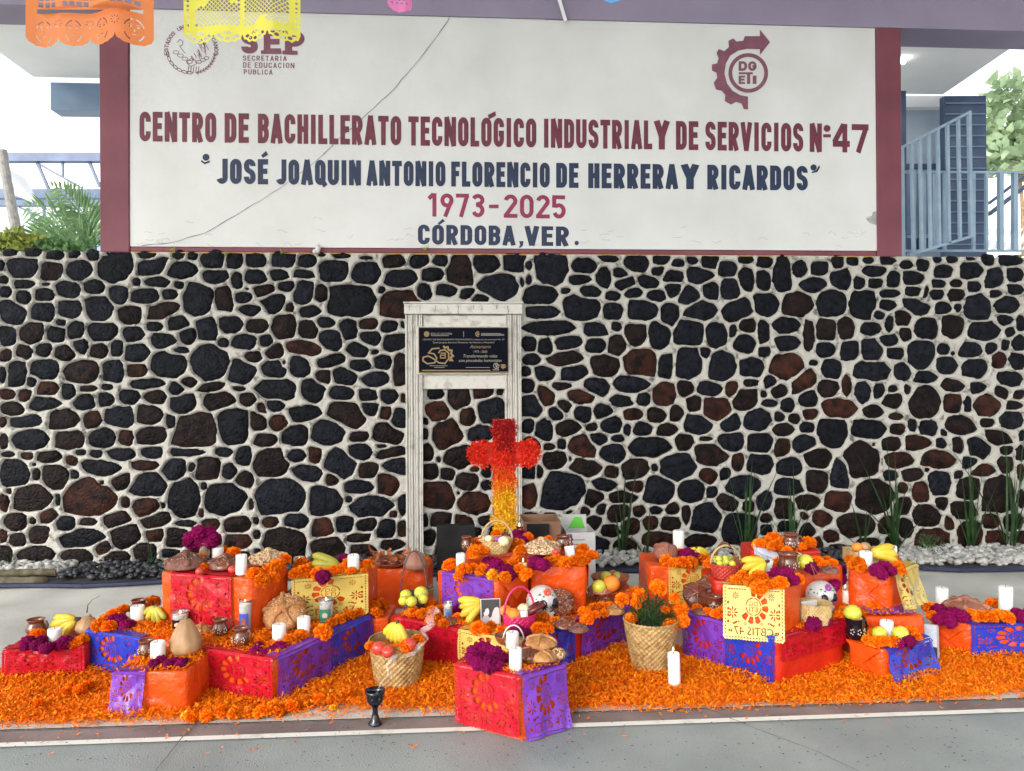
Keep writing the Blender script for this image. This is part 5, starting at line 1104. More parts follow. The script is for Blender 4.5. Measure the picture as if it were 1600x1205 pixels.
# ------------------------------------------------------------------ petals
def petals(name, poly, z0, n, label, thick=.012, length=.022, parent=None, gap=None):
    """loose marigold petals: thousands of small curled strips over a polygon on a level surface"""
    P = np.array([(p.x, p.y) for p in poly]); lo, hi = P.min(0), P.max(0); pts = np.zeros((0, 2))
    while len(pts) < n:
        q = rng.uniform(lo, hi, (n*2, 2)); P2 = np.roll(P, -1, 0)
        cond = (P[None, :, 1] > q[:, 1, None]) != (P2[None, :, 1] > q[:, 1, None]); dy = P2[:, 1]-P[:, 1]; dy[dy == 0] = 1e-9
        xi = (P2[:, 0]-P[:, 0])[None]*(q[:, 1, None]-P[None, :, 1])/dy[None]+P[None, :, 0]
        q = q[(((q[:, 0, None] < xi) & cond).sum(1) % 2) == 1]; pts = np.concatenate([pts, q])
    pts = pts[:n]+rng.normal(0, .012, (n, 2)); az = rng.uniform(0, 2*PI, n); pit = rng.normal(0, .35, n); L = length*rng.uniform(.55, 1.25, n); Wd = L*rng.uniform(.22, .42, n)
    hmp = .5+.5*np.sin(pts[:, 0]*9+np.sin(pts[:, 1]*13)*2)*np.sin(pts[:, 1]*11+1)
    z = z0+rng.uniform(.002, 1, n)*thick*(.5+hmp)
    dx, dy = np.cos(az)*np.cos(pit), np.sin(az)*np.cos(pit); dz = np.sin(pit); sxx, syy = -np.sin(az), np.cos(az); roll = rng.normal(0, .5, n)
    V = np.zeros((n, 6, 3)); curl = L*rng.uniform(.05, .35, n)
    for i, (u, wq) in enumerate(((-.5, .7), (.05, 1.0), (.5, .55))):
        up = curl*(1 if i != 1 else 0)
        for j, s in enumerate((-1, 1)):
            V[:, i*2+j, 0] = pts[:, 0]+dx*L*u+sxx*Wd*wq*s/2*np.cos(roll); V[:, i*2+j, 1] = pts[:, 1]+dy*L*u+syy*Wd*wq*s/2*np.cos(roll)
            V[:, i*2+j, 2] = np.maximum(z0+.001, z+dz*L*u+up+np.sin(roll)*Wd*wq*s/2)
    b = np.arange(n)[:, None]*6; Fq = np.concatenate([b+np.array([0, 1, 3, 2]), b+np.array([2, 3, 5, 4])]); mi = np.tile(rng.choice(4, n, p=(.42, .25, .27, .06)), 2)
    o = link(name, np_mesh(name, V.reshape(-1, 3), Fq, [M['petal1'], M['petal2'], M['petal3'], M['marigoldD']], mi, False), parent)
    return tag(o, label, kind='stuff')
def bed(name, poly, z0, h, label):
    P = [Vector((p.x, p.y, z0)) for p in poly]; c = sum(P, Vector())/len(P); V2 = [(p.x, p.y) for p in P]
    lo = (min(x for x, y in V2), min(y for x, y in V2)); hi = (max(x for x, y in V2), max(y for x, y in V2))
    st_ = max(.03, (hi[0]-lo[0])/110); gp = [(x, y) for x in np.arange(lo[0], hi[0], st_) for y in np.arange(lo[1], hi[1], .03)]
    vv, ff = cdt(V2, [], gp); mb = MB(); mb.add([(p.x, p.y, z0+(h*(.6+.5*noise.noise(Vector((p.x*9, p.y*9, 1)))) if i >= len(V2) else .001)) for i, p in enumerate(vv)], ff)
    return tag(mb.build(name, M['petalbed'], smooth=True), label, kind='stuff')
carpet = [onz(x, y, 0) for x, y in ((-90, 1052), (0, 1050), (140, 1040), (400, 1025), (600, 1012), (780, 1008), (1000, 1012), (1320, 1030), (1440, 1018), (1700, 1012), (1700, 1072), (1600, 1084), (1450, 1097), (1250, 1103), (1100, 1107), (900, 1110), (740, 1110), (640, 1112), (520, 1108), (430, 1117), (330, 1125), (200, 1129), (100, 1132), (-90, 1136))]
petals('marigold_petals', carpet, .004, 92000, 'thick carpet of loose orange marigold petals on the ground', .028, .020)
ins_ = [onz(x, y, 0) for x, y in ((-90, 1058), (0, 1056), (140, 1046), (400, 1032), (600, 1020), (780, 1016), (1000, 1020), (1320, 1036), (1440, 1024), (1700, 1018), (1700, 1066), (1600, 1077), (1450, 1090), (1250, 1096), (1100, 1100), (900, 1103), (740, 1103), (640, 1104), (520, 1100), (430, 1109), (330, 1117), (200, 1121), (100, 1124), (-90, 1128))]
bed('petal_bed', ins_, .003, .010, 'packed underlayer of the orange petal carpet')
stray = [onz(x, y, 0) for x, y in ((-50, 1132), (400, 1118), (640, 1110), (1600, 1086), (1600, 1120), (1100, 1150), (300, 1190), (-50, 1180))]
petals('stray_petals', stray, .009, 130, 'single stray petals scattered over the strip and the court', .002, .02)
petals('stray_petals', [onz(x, y, 0) for x, y in ((-60, 1126), (430, 1110), (640, 1104), (1100, 1101), (1660, 1075), (1660, 1092), (1100, 1116), (640, 1122), (420, 1128), (-60, 1146))], .009, 1500, 'thin fringe of loose petals along the edge of the carpet', .004, .022)
for key, n, lb in (('L', 9000, 'loose petals covering the top of the left group'), ('B5', 1500, 'petals on the crate behind the gold sheet'), ('C1', 8500, 'loose petals covering the wide middle crate'), ('B3', 1000, 'loose petals on the squash crate'), ('R1', 3600, 'loose petals on the big right crate'),
                   ('A', 900, 'loose petals on the front crate'), ('R2', 700, 'petals on top of the lemon paper crate'), ('R9', 900, 'petals on the low right crate'), ('B6', 900, 'petals around the dried peels'), ('R10', 500, 'petals on the small front right crate'), ('C4', 1000, 'petals on the rear middle crate')):
    c = CR[key]; cen = (c['F']+c['B'])/2; f = .93
    petals('loose_petals', [cen+(p-cen)*f for p in (c['F'], c['R'], c['B'], c['L'])], c['zt']+.003, n, lb, .012, .022)
# ------------------------------------------------------------------ things standing on the altar
Zs = {k: c['zt']+.004 for k, c in CR.items()}; Zs['G'] = .012; Zs['0'] = .002
def at(px, py, key): return onz(px, py, Zs[key] if isinstance(key, str) else key)
# candles
def candle(px, py, key, wpx, hpx, label, m='wax', tilt=0, lit=False, taper=1.0, cat='candle'):
    p = at(px, py, key); k = mpp(p); r = wpx*k/2; h = hpx*k*.97; p = p+Vector((0, r*.8, 0))
    t_ = thing('candle', label, cat, p, random.uniform(0, 6), group='candles of the altar'); t_.rotation_euler.y = tilt or random.uniform(-.025, .025)
    b = min(.004, r*.2); mb = MB(); dz = .003
    mb.lathe([(r*.97*taper, 0), (r*taper, b), (r, h-b*1.5), (r-b*.6, h-b*.3), (r-b*1.8, h), (r*.55, h-.003), (r*.12, h-.004)], 24); mb.build('wax', M[m], t_, smooth=True)
    mb = MB(); mb.tube([(0, 0, h-.006), (.001, 0, h+.004), (.003, .001, h+.009)], .0012, 5); mb.build('wick', M['wick'], t_)
    if lit: mb = MB(); mb.ball((.002, 0, h+.017), (.0035, .0035, .010), 8, 6, fn=lambda q: Vector((q.x*(1-.5*max(0, q.z)), q.y*(1-.5*max(0, q.z)), q.z))); mb.build('flame', M['flame'], t_, smooth=True)
    return t_
for a in ((81, 1003, 'B1', 20, 19, 'short white candle among magenta flowers on the far left crate'),
          (212, 972, 'L', 21, 24, 'white candle beside the magenta flowers at the back left of the left group'),
          (243.5, 1034, 'B3', 22, 30, 'white candle on the squash crate in front of the brown jug'),
          (375, 899, 'B4', 17, 32, 'upright white candle at the front edge of the tall orange crate'),
          (338, 872, 'B4', 18, 17, 'short white candle behind the dark bread on the tall orange crate'),
          (434, 1003, 'L', 21, 26, 'white candle above the magenta flowers at the front corner of the left group'),
          (473, 996, 'L', 20, 31, 'white candle in the marigold row on the right side of the left group'),
          (578, 953, 'C0', 12, 52, 'tall slim white candle right of the gold sheet'),
          (720, 893, 'C2', 15, 28, 'slim white candle left of the grey husks on the middle group'),
          (818, 985, 'C1', 16, 30, 'white candle in front of the pink basket'),
          (801, 1015, .21, 20, 26, 'white candle by the clay bowl behind the front crate flowers'),
          (806, 1050, 'A', 20, 36, 'white candle at the front corner of the front crate'),
          (1062, 864, 'R3', 17, 35, 'tall white candle at the back left of the right group'),
          (1357, 888, 'R8', 19, 26, 'white candle beside the pale basket on the upper right crate'),
          (1398, 881, 'R8', 13, 28, 'slim white candle at the right of the pale fruit basket'),
          (1390, 997, 'R10', 20, 26, 'white candle among marigolds on the small front right crate'),
          (1476, 947, 'R11', 19, 28, 'left white candle of the far right crate beside a magenta bloom'),
          (1577, 957, 'R11', 20, 40, 'right tall white candle of the far right crate')):
    candle(*a)
candle(893, 876, 'C3', 16, 22, 'leaning white candle on the crate behind the painted skull', tilt=-.22)
candle(551, 895, 'B5', 18, 28, 'leaning white candle at the right end of the gold sheet crate', tilt=-.15)
candle(817, 896, 'C2', 15, 15, 'small cream candle among marigolds on the middle group', 'waxcream', lit=True)
candle(1202, 895, 'R2', 19, 19, 'short white candle with narrow foot above the lemon sheet', taper=.6)
candle(1325, 944, 'R9', 18, 22, 'warm white candle beside the round woven basket', 'waxpink', lit=True)
candle(1056, 1074, 'G', 19, 53, 'tall white candle standing alone on the petal carpet', lit=True)
def votive(px, py, key, wpx, hpx, label, lab=None, waxh=.8, m2='paintblue'):
    p = at(px, py, key); k = mpp(p); r = wpx*k/2; h = hpx*k; p = p+Vector((0, r*.8, 0))
    t_ = thing('glass_candle', label, 'candle', p, 0, group='candles in glass jars')
    mb = MB(); mb.lathe([(r*.86, 0), (r*.9, .004), (r, h*.9), (r*1.05, h), (r*.98, h), (r*.92, h*.9), (r*.83, .006)], 22, cap=False); mb.build('glass', M['glass'], t_, smooth=True)
    mb = MB(); mb.lathe([(r*.80, .007), (r*.90, h*waxh*.9), (r*.90, h*waxh), (r*.5, h*waxh-.002)], 22); mb.build('wax', M['wax'], t_, smooth=True)
    mb = MB(); mb.ball((0, 0, h*waxh+.010), (.004, .004, .009), 8, 6); mb.build('flame', M['flame'], t_, smooth=True)
    if lab:
        mb = MB(); n = 10; vs = []; z0, z1 = h*.12, h*.62
        for q in range(n+1):
            a = -PI/2-.75+1.5*q/n; vs += [(r*1.03*math.cos(a), r*1.03*math.sin(a), z0), (r*1.06*math.cos(a), r*1.06*math.sin(a), z1)]
        mb.add(vs, [(2*q, 2*q+2, 2*q+3, 2*q+1) for q in range(n)]); mb.build('paper_label', M[lab], t_)
        mb = MB(); z = (z0+z1)/2; mb.add([(r*1.1*math.sin(x_), -r*1.1*math.cos(x_), z+zz) for x_, zz in ((-.3, -h*.1), (.3, -h*.1), (.34, h*.06), (0, h*.13), (-.34, h*.06))], [(0, 1, 2, 3, 4)]); mb.build('label_print', M[m2], t_)
votive(278, 986, 'L', 25, 28, 'glass jar candle behind the tan squash', 'blackclay', .85, 'slip')
votive(381, 991, 'L', 20, 52, 'tall glass votive with a blue label in front of the tall orange crate', 'paintblue', .88, 'dried')
votive(508, 975, 'L', 23, 37, 'glass jar candle with a green label in front of the gold sheet', 'paintgreen', .9, 'slip')
votive(466, 886, 'B5', 17, 14, 'low glass jar candle at the back left of the gold sheet crate', None, .6)
votive(700, 968, 'C1', 15, 26, 'small glass candle with dark blue picture left of the bananas', 'bluegrey', .8, 'paintblue')
votive(812, 833, 'C4', 15, 17, 'glass candle behind the magenta bloom at the foot of the cross', 'darkchili', .55, 'dried')
# marigold heads
ORD = 'first second third fourth fifth sixth seventh eighth ninth tenth eleventh twelfth thirteenth'.split()
def ordl(label, i, n):
    if n == 1: return label
    if i == 0: return 'leftmost '+label
    if i == n-1: return 'rightmost '+label
    return ORD[i]+' from left '+label
def marigold_mesh(seed, m1, m2, n=190):
    r_ = random.Random(seed); mb = MB(); mb.ball((0, 0, 0), (.62, .62, .5), 10, 7, 1)
    for i in range(n):
        z = 1-1.55*(i+.5)/n; a = i*2.399963+r_.uniform(-.3, .3); rr = math.sqrt(max(0, 1-z*z)); nrm = Vector((rr*math.cos(a), rr*math.sin(a), z*.82))
        t1 = nrm.cross(Vector((0, 0, 1)));  t1 = t1.normalized() if t1.length > 1e-3 else Vector((1, 0, 0)); t2 = nrm.cross(t1).normalized(); an = r_.uniform(0, PI); s = t1*math.cos(an)+t2*math.sin(an); u = nrm.cross(s).normalized()
        wq = r_.uniform(.13, .22); ln = r_.uniform(.92, 1.12); b = nrm*.45; md = nrm*ln*.86; tp = nrm*ln+u*r_.uniform(-.12, .12)
        mb.add([b-s*wq*.4, b+s*wq*.4, md+s*wq+u*.05, tp+s*wq*.7+u*r_.uniform(.02, .12), tp-s*wq*.5-u*.05, md-s*wq-u*.04, md+u*.07], [(0, 1, 6), (1, 2, 6), (2, 3, 6), (3, 4, 6), (4, 5, 6), (5, 0, 6)], 0 if r_.random() < .72 else 1)
    return mb.mesh('marigold_head', [M[m1], M[m2]], False)
MG = [marigold_mesh(s, 'marigold', 'marigoldD') for s in range(5)]; MGY = marigold_mesh(9, 'marigoldY', 'marigold')
def heads(pts, key, label, wpx=23, lift=.45, me=None):
    pts = sorted(pts)
    for qi, q in enumerate(pts):
        x, y = q[:2]; wq = q[2] if len(q) > 2 else wpx*random.uniform(.85, 1.12)
        z = Zs[key] if isinstance(key, str) else key
        p = onz(x, y, z); r = wq*mpp(p)/2; p = onz(x, y, z+r*lift)
        o = link('marigold', me or random.choice(MG), None, p, (random.uniform(-.5, .5), random.uniform(-.5, .5), random.uniform(0, 6)), r)
        tag(o, ordl(label, qi, len(pts)), 'flower', 'marigold heads: '+label)
gz = 'G'
heads([(300, 1120), (322, 1118), (345, 1112), (368, 1114), (389, 1113), (408, 1113), (431, 1108, 30), (455, 1104, 26), (478, 1096), (498, 1092), (520, 1093), (540, 1088)], gz, 'orange marigold in the row along the foot of the left group')
heads([(112, 1072, 20), (124, 1078, 22), (104, 1081, 18), (136, 1070, 18), (60, 1100, 18), (930, 1075, 16), (1130, 1072, 16), (1452, 1060, 16)], .03, 'whole marigold head lying loose on the petal carpet', lift=.2)
heads([(293, 1119, 20), (521, 1106, 13)], gz, 'yellow marigold in the row at the foot of the left group', me=MGY)
heads([(453, 1000), (470, 993), (489, 985), (505, 988, 28), (518, 974), (531, 969), (545, 963), (560, 958), (568, 950)], 'L', 'orange marigold in the row on the right edge of the left group')
heads([(583, 950), (596, 944), (588, 958)], 'C0', 'orange marigold right of the tall slim candle')
heads([(398, 898, 26), (409, 907, 24), (421, 893, 26), (433, 884, 24), (443, 876, 24), (428, 902, 20)], 'B4', 'orange marigold spilling over the right edge of the tall orange crate')
heads([(305, 884, 22), (311, 874, 22), (345, 862), (365, 864)], 'B4', 'orange marigold between the breads on the tall orange crate')
heads([(165, 968), (178, 962), (155, 978), (192, 955), (237, 943, 26), (232, 958, 22), (170, 980)], 'L', 'orange marigold at the back left of the left group')
heads([(59, 991, 22), (121, 1003, 18), (131, 999, 18), (112, 1006, 16)], 'B1', 'orange marigold on the far left low crate')
heads([(474, 893), (488, 886), (470, 882), (520, 893), (536, 889), (545, 882), (497, 897), (462, 897)], 'B5', 'orange marigold on top of the gold sheet crate')
heads([(704, 884, 26), (725, 891), (739, 889, 20), (755, 893, 26), (803, 883, 26), (812, 892, 24), (822, 898, 22), (832, 883, 24), (790, 902, 20), (716, 900, 16)], 'C2', 'orange marigold along the front of the purple sheet crate')
heads([(771, 899, 21)], 'C2', 'yellow marigold below the magenta bloom on the middle group', me=MGY)
heads([(746, 850, 24), (742, 862, 24), (755, 862, 20), (808, 853, 26), (813, 862, 22), (824, 841, 20), (777, 836, 20)], 'C4', 'orange marigold round the straw handle basket')
heads([(870, 876, 24), (883, 879, 22), (898, 878, 24), (912, 877, 22), (924, 869, 22), (910, 858, 20), (906, 868, 20)], 'C3', 'orange marigold on the crate behind the skull')
heads([(668, 944, 24), (677, 958, 24), (660, 960), (688, 953), (674, 970, 20), (693, 975, 18), (645, 958)], 'C1', 'orange marigold at the left end of the wide middle crate')
heads([(747, 982, 26), (758, 986, 20), (785, 989, 24), (840, 983, 24), (855, 984, 22), (868, 973, 22), (848, 966, 22), (852, 1000, 20)], 'C1', 'orange marigold before the photograph on the wide middle crate')
heads([(914, 958, 22), (917, 968, 22), (929, 951, 20), (940, 948, 18), (953, 948, 18), (930, 962, 18), (971, 938, 22), (981, 931, 20), (993, 927, 24), (945, 958, 16)], 'C1', 'orange marigold along the right edge of the wide middle crate')
heads([(1042, 876, 22), (1053, 880, 20), (1068, 881, 26), (1079, 880, 24), (1098, 876, 24), (1108, 882, 20)], 'R3', 'orange marigold on the back left crate of the right group')
heads([(1090, 951, 18), (1105, 957, 18), (1119, 961, 20), (1131, 957, 22), (1128, 945, 18)], 'R1', 'orange marigold along the left edge of the big right crate')
heads([(1188, 904, 28), (1186, 918, 26), (1219, 912, 26), (1247, 905, 20), (1172, 910, 20), (1151, 907, 20), (1160, 899, 18), (1200, 915, 22)], 'R2', 'orange marigold above the lemon sheet')
heads([(1188, 852, 24), (1209, 843, 26), (1212, 855, 26), (1199, 850, 22), (1222, 850, 22), (1262, 850, 26), (1250, 856, 20), (1230, 862, 18)], 'R7', 'orange marigold round the clay jug on the rearmost red crate')
heads([(1218, 881, 22), (1180, 876, 20), (1278, 880, 24), (1287, 884, 20)], 'R6', 'orange marigold beside the painted jug of the right group')
heads([(1338, 882, 28), (1330, 876, 20), (1346, 888, 18), (1396, 878, 20), (1402, 887, 22), (1408, 893, 16)], 'R8', 'orange marigold on the upper right crate')
heads([(1321, 957, 24), (1366, 947, 20), (1312, 962, 18)], 'R9', 'orange marigold beside the yellow apple on the low right crate')
heads([(1362, 992, 22), (1368, 1004, 24), (1382, 1004, 24), (1396, 1004, 22), (1356, 1000, 18), (1424, 988, 22), (1432, 996, 18), (1376, 992, 20)], 'R10', 'orange marigold on the small front right crate')
heads([(1452, 950, 22), (1509, 953, 22), (1519, 962, 22), (1530, 965, 26), (1545, 966, 26), (1559, 963, 26), (1572, 966, 26), (1560, 944, 20), (1549, 942, 18), (1456, 962, 18), (1538, 956, 18)], 'R11', 'orange marigold on the far right crate round the brown bread')
for key, n, lb in (('C1', 16, 'small orange marigold strewn on the wide middle crate'), ('C4', 9, 'small orange marigold strewn on the rear middle crate'), ('C3', 6, 'small orange marigold strewn behind the leaning candle'), ('R3', 8, 'small orange marigold strewn on the back left crate of the right group'), ('R6', 7, 'small orange marigold strewn on the crate under the painted pot'),
                   ('R8', 6, 'small orange marigold strewn under the pale square basket'), ('R1', 9, 'small orange marigold strewn on the big right crate'), ('R9', 6, 'small orange marigold strewn over the purple sheet'), ('R11', 9, 'small orange marigold strewn on the far right crate'), ('B5', 8, 'small orange marigold strewn behind the gold sheet'), ('B4', 6, 'small orange marigold strewn between the loaves of the tall crate'), ('L', 10, 'small orange marigold strewn on the left group platform')):
    c = CR[key]
    for q in range(n):
        u, v = random.uniform(.06, .94), random.uniform(.06, .94); p = c['F']+(c['L']-c['F'])*u+(c['R']-c['F'])*v; r = random.uniform(.020, .032)
        tag(link('marigold', random.choice(MG), None, (p.x, p.y, c['zt']+r*.45), (random.uniform(-.5, .5), random.uniform(-.5, .5), random.uniform(0, 6)), r), lb, 'flower', 'small marigolds: '+lb)
# cockscomb blooms
def comb_mesh(seed):
    mb = MB()
    def fn(p):
        q = p.copy(); n1 = noise.noise(q*2.0+Vector((seed*3, 0, 0))); n2 = abs(noise.noise(q*4.2+Vector((0, seed, 0)))); n3 = noise.noise(q*14)
        return q*(1+.22*n1-.34*(1-n2*3)*(n2 < .33)+.05*n3)
    mb.ball((0, 0, 0), (1, 1, .85), 44, 30, fn=fn); return mb.mesh('cockscomb_bloom', M['amaranth'])
CM = [comb_mesh(s) for s in range(4)]
def combs(pts, key, label, lift=.5):
    pts = sorted(pts)
    for qi, (x, y, wq) in enumerate(pts):
        z = Zs[key] if isinstance(key, str) else key; p = onz(x, y, z); r = wq*mpp(p)/2; p = onz(x, y, z+r*lift)
        tag(link('cockscomb', random.choice(CM), None, p, (random.uniform(-.4, .4), random.uniform(-.4, .4), random.uniform(0, 6)), r), ordl(label, qi, len(pts)), 'flower', 'cockscomb blooms: '+label)
combs([(44, 1004, 26), (58, 1008, 22), (66, 1000, 18), (72, 1013, 22), (92, 1008, 20), (101, 1004, 26), (38, 1010, 16)], 'B1', 'magenta cockscomb on the far left low crate')
combs([(177, 968, 20), (186, 974, 22), (196, 978, 22), (204, 976, 18), (190, 966, 18)], 'L', 'magenta cockscomb by the back left candle of the left group')
combs([(241, 1038, 20), (252, 1034, 22), (262, 1038, 18), (272, 1034, 18), (283, 1037, 20), (290, 1034, 14)], 'B3', 'magenta cockscomb on the squash crate')
combs([(400, 1018, 22), (412, 1022, 18), (425, 1017, 22), (437, 1013, 26), (405, 1010, 18)], .20, 'magenta cockscomb hanging over the front corner of the left group', .2)
combs([(505, 901, 26)], 'B5', 'dark magenta cockscomb in front of the bananas on the gold sheet crate'); combs([(537, 876, 24)], 'B5', 'magenta cockscomb left of the leaning candle')
combs([(765, 880, 24), (776, 884, 26), (790, 892, 26), (770, 893, 26), (782, 897, 22), (797, 899, 20), (760, 889, 18)], 'C2', 'magenta cockscomb in the middle of the purple sheet crate')
combs([(806, 838, 24), (813, 846, 24), (800, 848, 20), (818, 836, 18)], 'C4', 'magenta cockscomb right of the straw handle basket')
combs([(836, 879, 24), (848, 882, 24), (842, 872, 20)], 'C3', 'magenta cockscomb left of the clay dish on the middle group')
combs([(720, 950, 22), (712, 955, 18)], 'C1', 'dark magenta cockscomb behind the yellow bananas'); combs([(808, 987, 26), (822, 992, 22)], 'C1', 'magenta cockscomb between the two white candles')
combs([(742, 1022, 32), (757, 1018, 34), (772, 1022, 30), (782, 1030, 28), (748, 1036, 28), (764, 1038, 32), (738, 1030, 24), (778, 1040, 22)], 'A', 'big magenta cockscomb cluster on the front crate')
combs([(1073, 867, 26), (1085, 874, 26), (1079, 878, 22)], 'R3', 'dark magenta cockscomb right of the tall candle')
combs([(1215, 898, 28), (1228, 900, 30), (1222, 908, 26), (1238, 906, 24), (1205, 901, 20)], 'R2', 'dark magenta cockscomb right of the short candle above the lemon sheet'); combs([(1262, 880, 24), (1268, 888, 22)], 'R6', 'magenta cockscomb right of the painted clay jug')
combs([(1262, 966, 24), (1272, 974, 24), (1284, 962, 24), (1290, 970, 20), (1266, 978, 18)], 'R1', 'magenta cockscomb below the round woven basket')
combs([(1300, 893, 26), (1310, 904, 26), (1303, 914, 22), (1314, 890, 20)], .35, 'dark red cockscomb left of the upper right envelope crate')
combs([(1370, 891, 24), (1382, 886, 24), (1392, 892, 20), (1378, 898, 20)], 'R8', 'bright magenta cockscomb right of the candle on the upper right crate')
combs([(1364, 938, 22), (1374, 944, 18)], 'R9', 'dark cockscomb behind the leaf tray of limes'); combs([(1410, 994, 24), (1420, 1002, 22), (1405, 1006, 18)], 'R10', 'magenta cockscomb on the small front right crate')
combs([(1466, 955, 26), (1478, 964, 26), (1492, 960, 26), (1504, 964, 24), (1485, 972, 22), (1468, 968, 22)], 'R11', 'dark magenta cockscomb at the left end of the far right crate'); combs([(1590, 960, 24), (1600, 966, 24), (1612, 958, 24)], 'R11', 'purple cockscomb right of the tall candle on the far right crate')
# vase with the tall magenta bouquet
p = at(316, 875, 'B4'); k = mpp(p); t_ = thing('flower_vase', 'mottled vase holding the tall magenta cockscomb bouquet at the back of the left group', 'vase', p+Vector((0, .04, 0)))
mb = MB(); mb.lathe([(.022, 0), (.03, .03), (.022, .075), (.028, .09), (.024, .09), (.018, .07)], 18); mb.build('vase_body', M['vase'], t_, smooth=True)
bq = p+Vector((0, .04, .09))
for i, (x, y, wq) in enumerate(((294, 848, 18), (298, 840, 26), (303, 850, 24), (312, 832, 28), (318, 845, 28), (326, 834, 28), (330, 847, 24), (335, 840, 22))):
    q = onz(x, y, p.z+.02); q = CAM+ray(x, y)*depth(p+Vector((0, .04+.015*(i % 3), 0))); r = wq*k/2
    b_ = thing('cockscomb', ordl('magenta cockscomb of the tall vase bouquet', i, 8), 'flower', q, group='tall magenta bouquet'); link('bloom', CM[i % 4], b_, (0, 0, 0), None, r)
    mb = MB(); mb.tube([(0, 0, 0), (bq-q)*.6+Vector((0, 0, -.01)), bq-q], .004, 5); mb.build('flower_stem', M['leaf'], b_)
# breads
def bread(px, py, key, wpx, label, m='breadA', hr=.42, tilt=(0, 0), rz=0, crossn=4, knob=True, seeds=None, lift=0):
    p = at(px, py, key); k = mpp(p); r = wpx*k/2; p = p+Vector((0, r*.6, lift)); t_ = thing('dead_bread', label, 'bread', p, rz, group='loaves of bread for the dead'); t_.rotation_euler = (tilt[0], tilt[1], rz)
    sd0 = random.random()*40
    def fn(q):
        z = q.z if q.z > 0 else q.z*.35; return Vector((q.x, q.y, z+.0))*(1+.07*noise.noise(q*1.8+Vector((sd0, 0, 0)))+.02*noise.noise(q*6))
    mb = MB(); mb.ball((0, 0, r*hr*.33), (r, r, r*hr), 28, 16, fn=fn); mb.build('loaf', M[m], t_, smooth=True)
    for i in range(crossn):
        a = 2*PI*i/crossn+random.uniform(-.15, .15)+.4; pts = []; rad = []
        for j in range(9):
            u = .12+.86*j/8; z = r*hr*(.33+1.0*math.sqrt(max(0, 1-u*u)))+.02*r; pts.append((r*u*math.cos(a), r*u*math.sin(a), z)); rad.append(r*(.085+.055*math.cos(j/8*2*PI)*1+.02*random.random()))
        mb = MB(); mb.tube(pts, rad, 9); mb.build('bone_strip', M[m], t_, smooth=True)
    if knob: mb = MB(); mb.ball((0, 0, r*hr*1.4), (r*.24, r*.24, r*.2), 14, 9); mb.build('top_knob', M[m], t_, smooth=True)
    if seeds:
        vs = MB()
        for _ in range(seeds):
            a = random.uniform(0, 2*PI); u = math.sqrt(random.random())*.95; z = r*hr*(.33+math.sqrt(max(0, 1-u*u)))+r*.015; x, y = r*u*math.cos(a), r*u*math.sin(a); vs.ball((x, y, z), (r*.035, r*.022, r*.018), 5, 3)
        tag(vs.build('seeds', M['slip'], t_), kind='stuff')
    return t_
bread(283, 893, 'B4', 62, 'cocoa coloured loaf at the left front of the tall orange crate', 'breadB', .55, seeds=40)
bread(347, 893, 'B4', 50, 'dark glossy loaf between the cocoa loaf and the front candle', 'breadD', .6, seeds=30); bread(415, 885, 'B4', 58, 'sesame covered loaf at the right of the tall orange crate', 'breadC', .5, seeds=120)
bread(441, 985, 'L', 66, 'golden loaf leaning in front of the tall orange crate', 'breadA', .5, (.75, 0), crossn=5, seeds=120, lift=.06); bread(468, 962, 'L', 60, 'darker sesame loaf leaning behind the golden loaf', 'breadC', .45, (.8, .2), seeds=70, lift=.05)
bread(848, 868, 'C4', 62, 'sesame loaf on the rear crate of the middle group', 'breadC', .45, seeds=120)
bread(876, 966, 'C1', 44, 'round dark loaf standing upright right of the painted skull', 'breadD', .4, (1.25, 0), crossn=5, seeds=110, lift=.07); bread(882, 984, 'C1', 40, 'brown seeded loaf lying below the upright dark loaf', 'breadD', .5, seeds=60)
bread(1089, 950, 'R1', 42, 'lumpy dark brown loaf leaning left under the gold sheet of the right group', 'breadD', .55, (.9, .1), crossn=6, lift=.05); bread(1114, 940, 'R1', 42, 'second lumpy dark loaf leaning beside the clay jug', 'breadD', .5, (1.0, -.1), crossn=6, seeds=60, lift=.06)
bread(1098, 962, 'R1', 26, 'small dark loaf at the foot of the lumpy loaves', 'breadB', .5, crossn=0, knob=False)
bread(1042, 876, 'R3', 38, 'pinkish brown loaf shaped like a curled figure left of the tall candle', 'breadE', .8, (.5, 0), crossn=3, lift=.02); bread(1522, 960, 'R11', 68, 'wide pinkish brown loaf on the far right crate', 'breadE', .38, crossn=5)
bread(962, 962, 'C1', 34, 'small golden loaf at the right edge of the wide middle crate', 'breadA', .5, seeds=30); bread(905, 990, 'C1', 32, 'small cocoa loaf in front of the brown seeded loaf', 'breadB', .5, seeds=20)
bread(1150, 884, 'R5', 30, 'small golden loaf behind the red fruit basket', 'breadA', .5); bread(1228, 972, 'R1', 34, 'small seeded loaf left of the cockscomb on the big right crate', 'breadC', .5, seeds=50)
bread(700, 978, 'C1', 30, 'small brown loaf in front of the dark blue glass candle', 'breadD', .5); bread(1340, 972, 'R9', 30, 'small golden loaf on the low crate with the purple sheet', 'breadA', .5); bread(310, 992, 'L', 34, 'small golden loaf left of the clay pot on the left platform', 'breadA', .5, seeds=30)
bread(1300, 898, 'R6', 30, 'small cocoa loaf at the right end of the crate under the painted pot', 'breadB', .5)
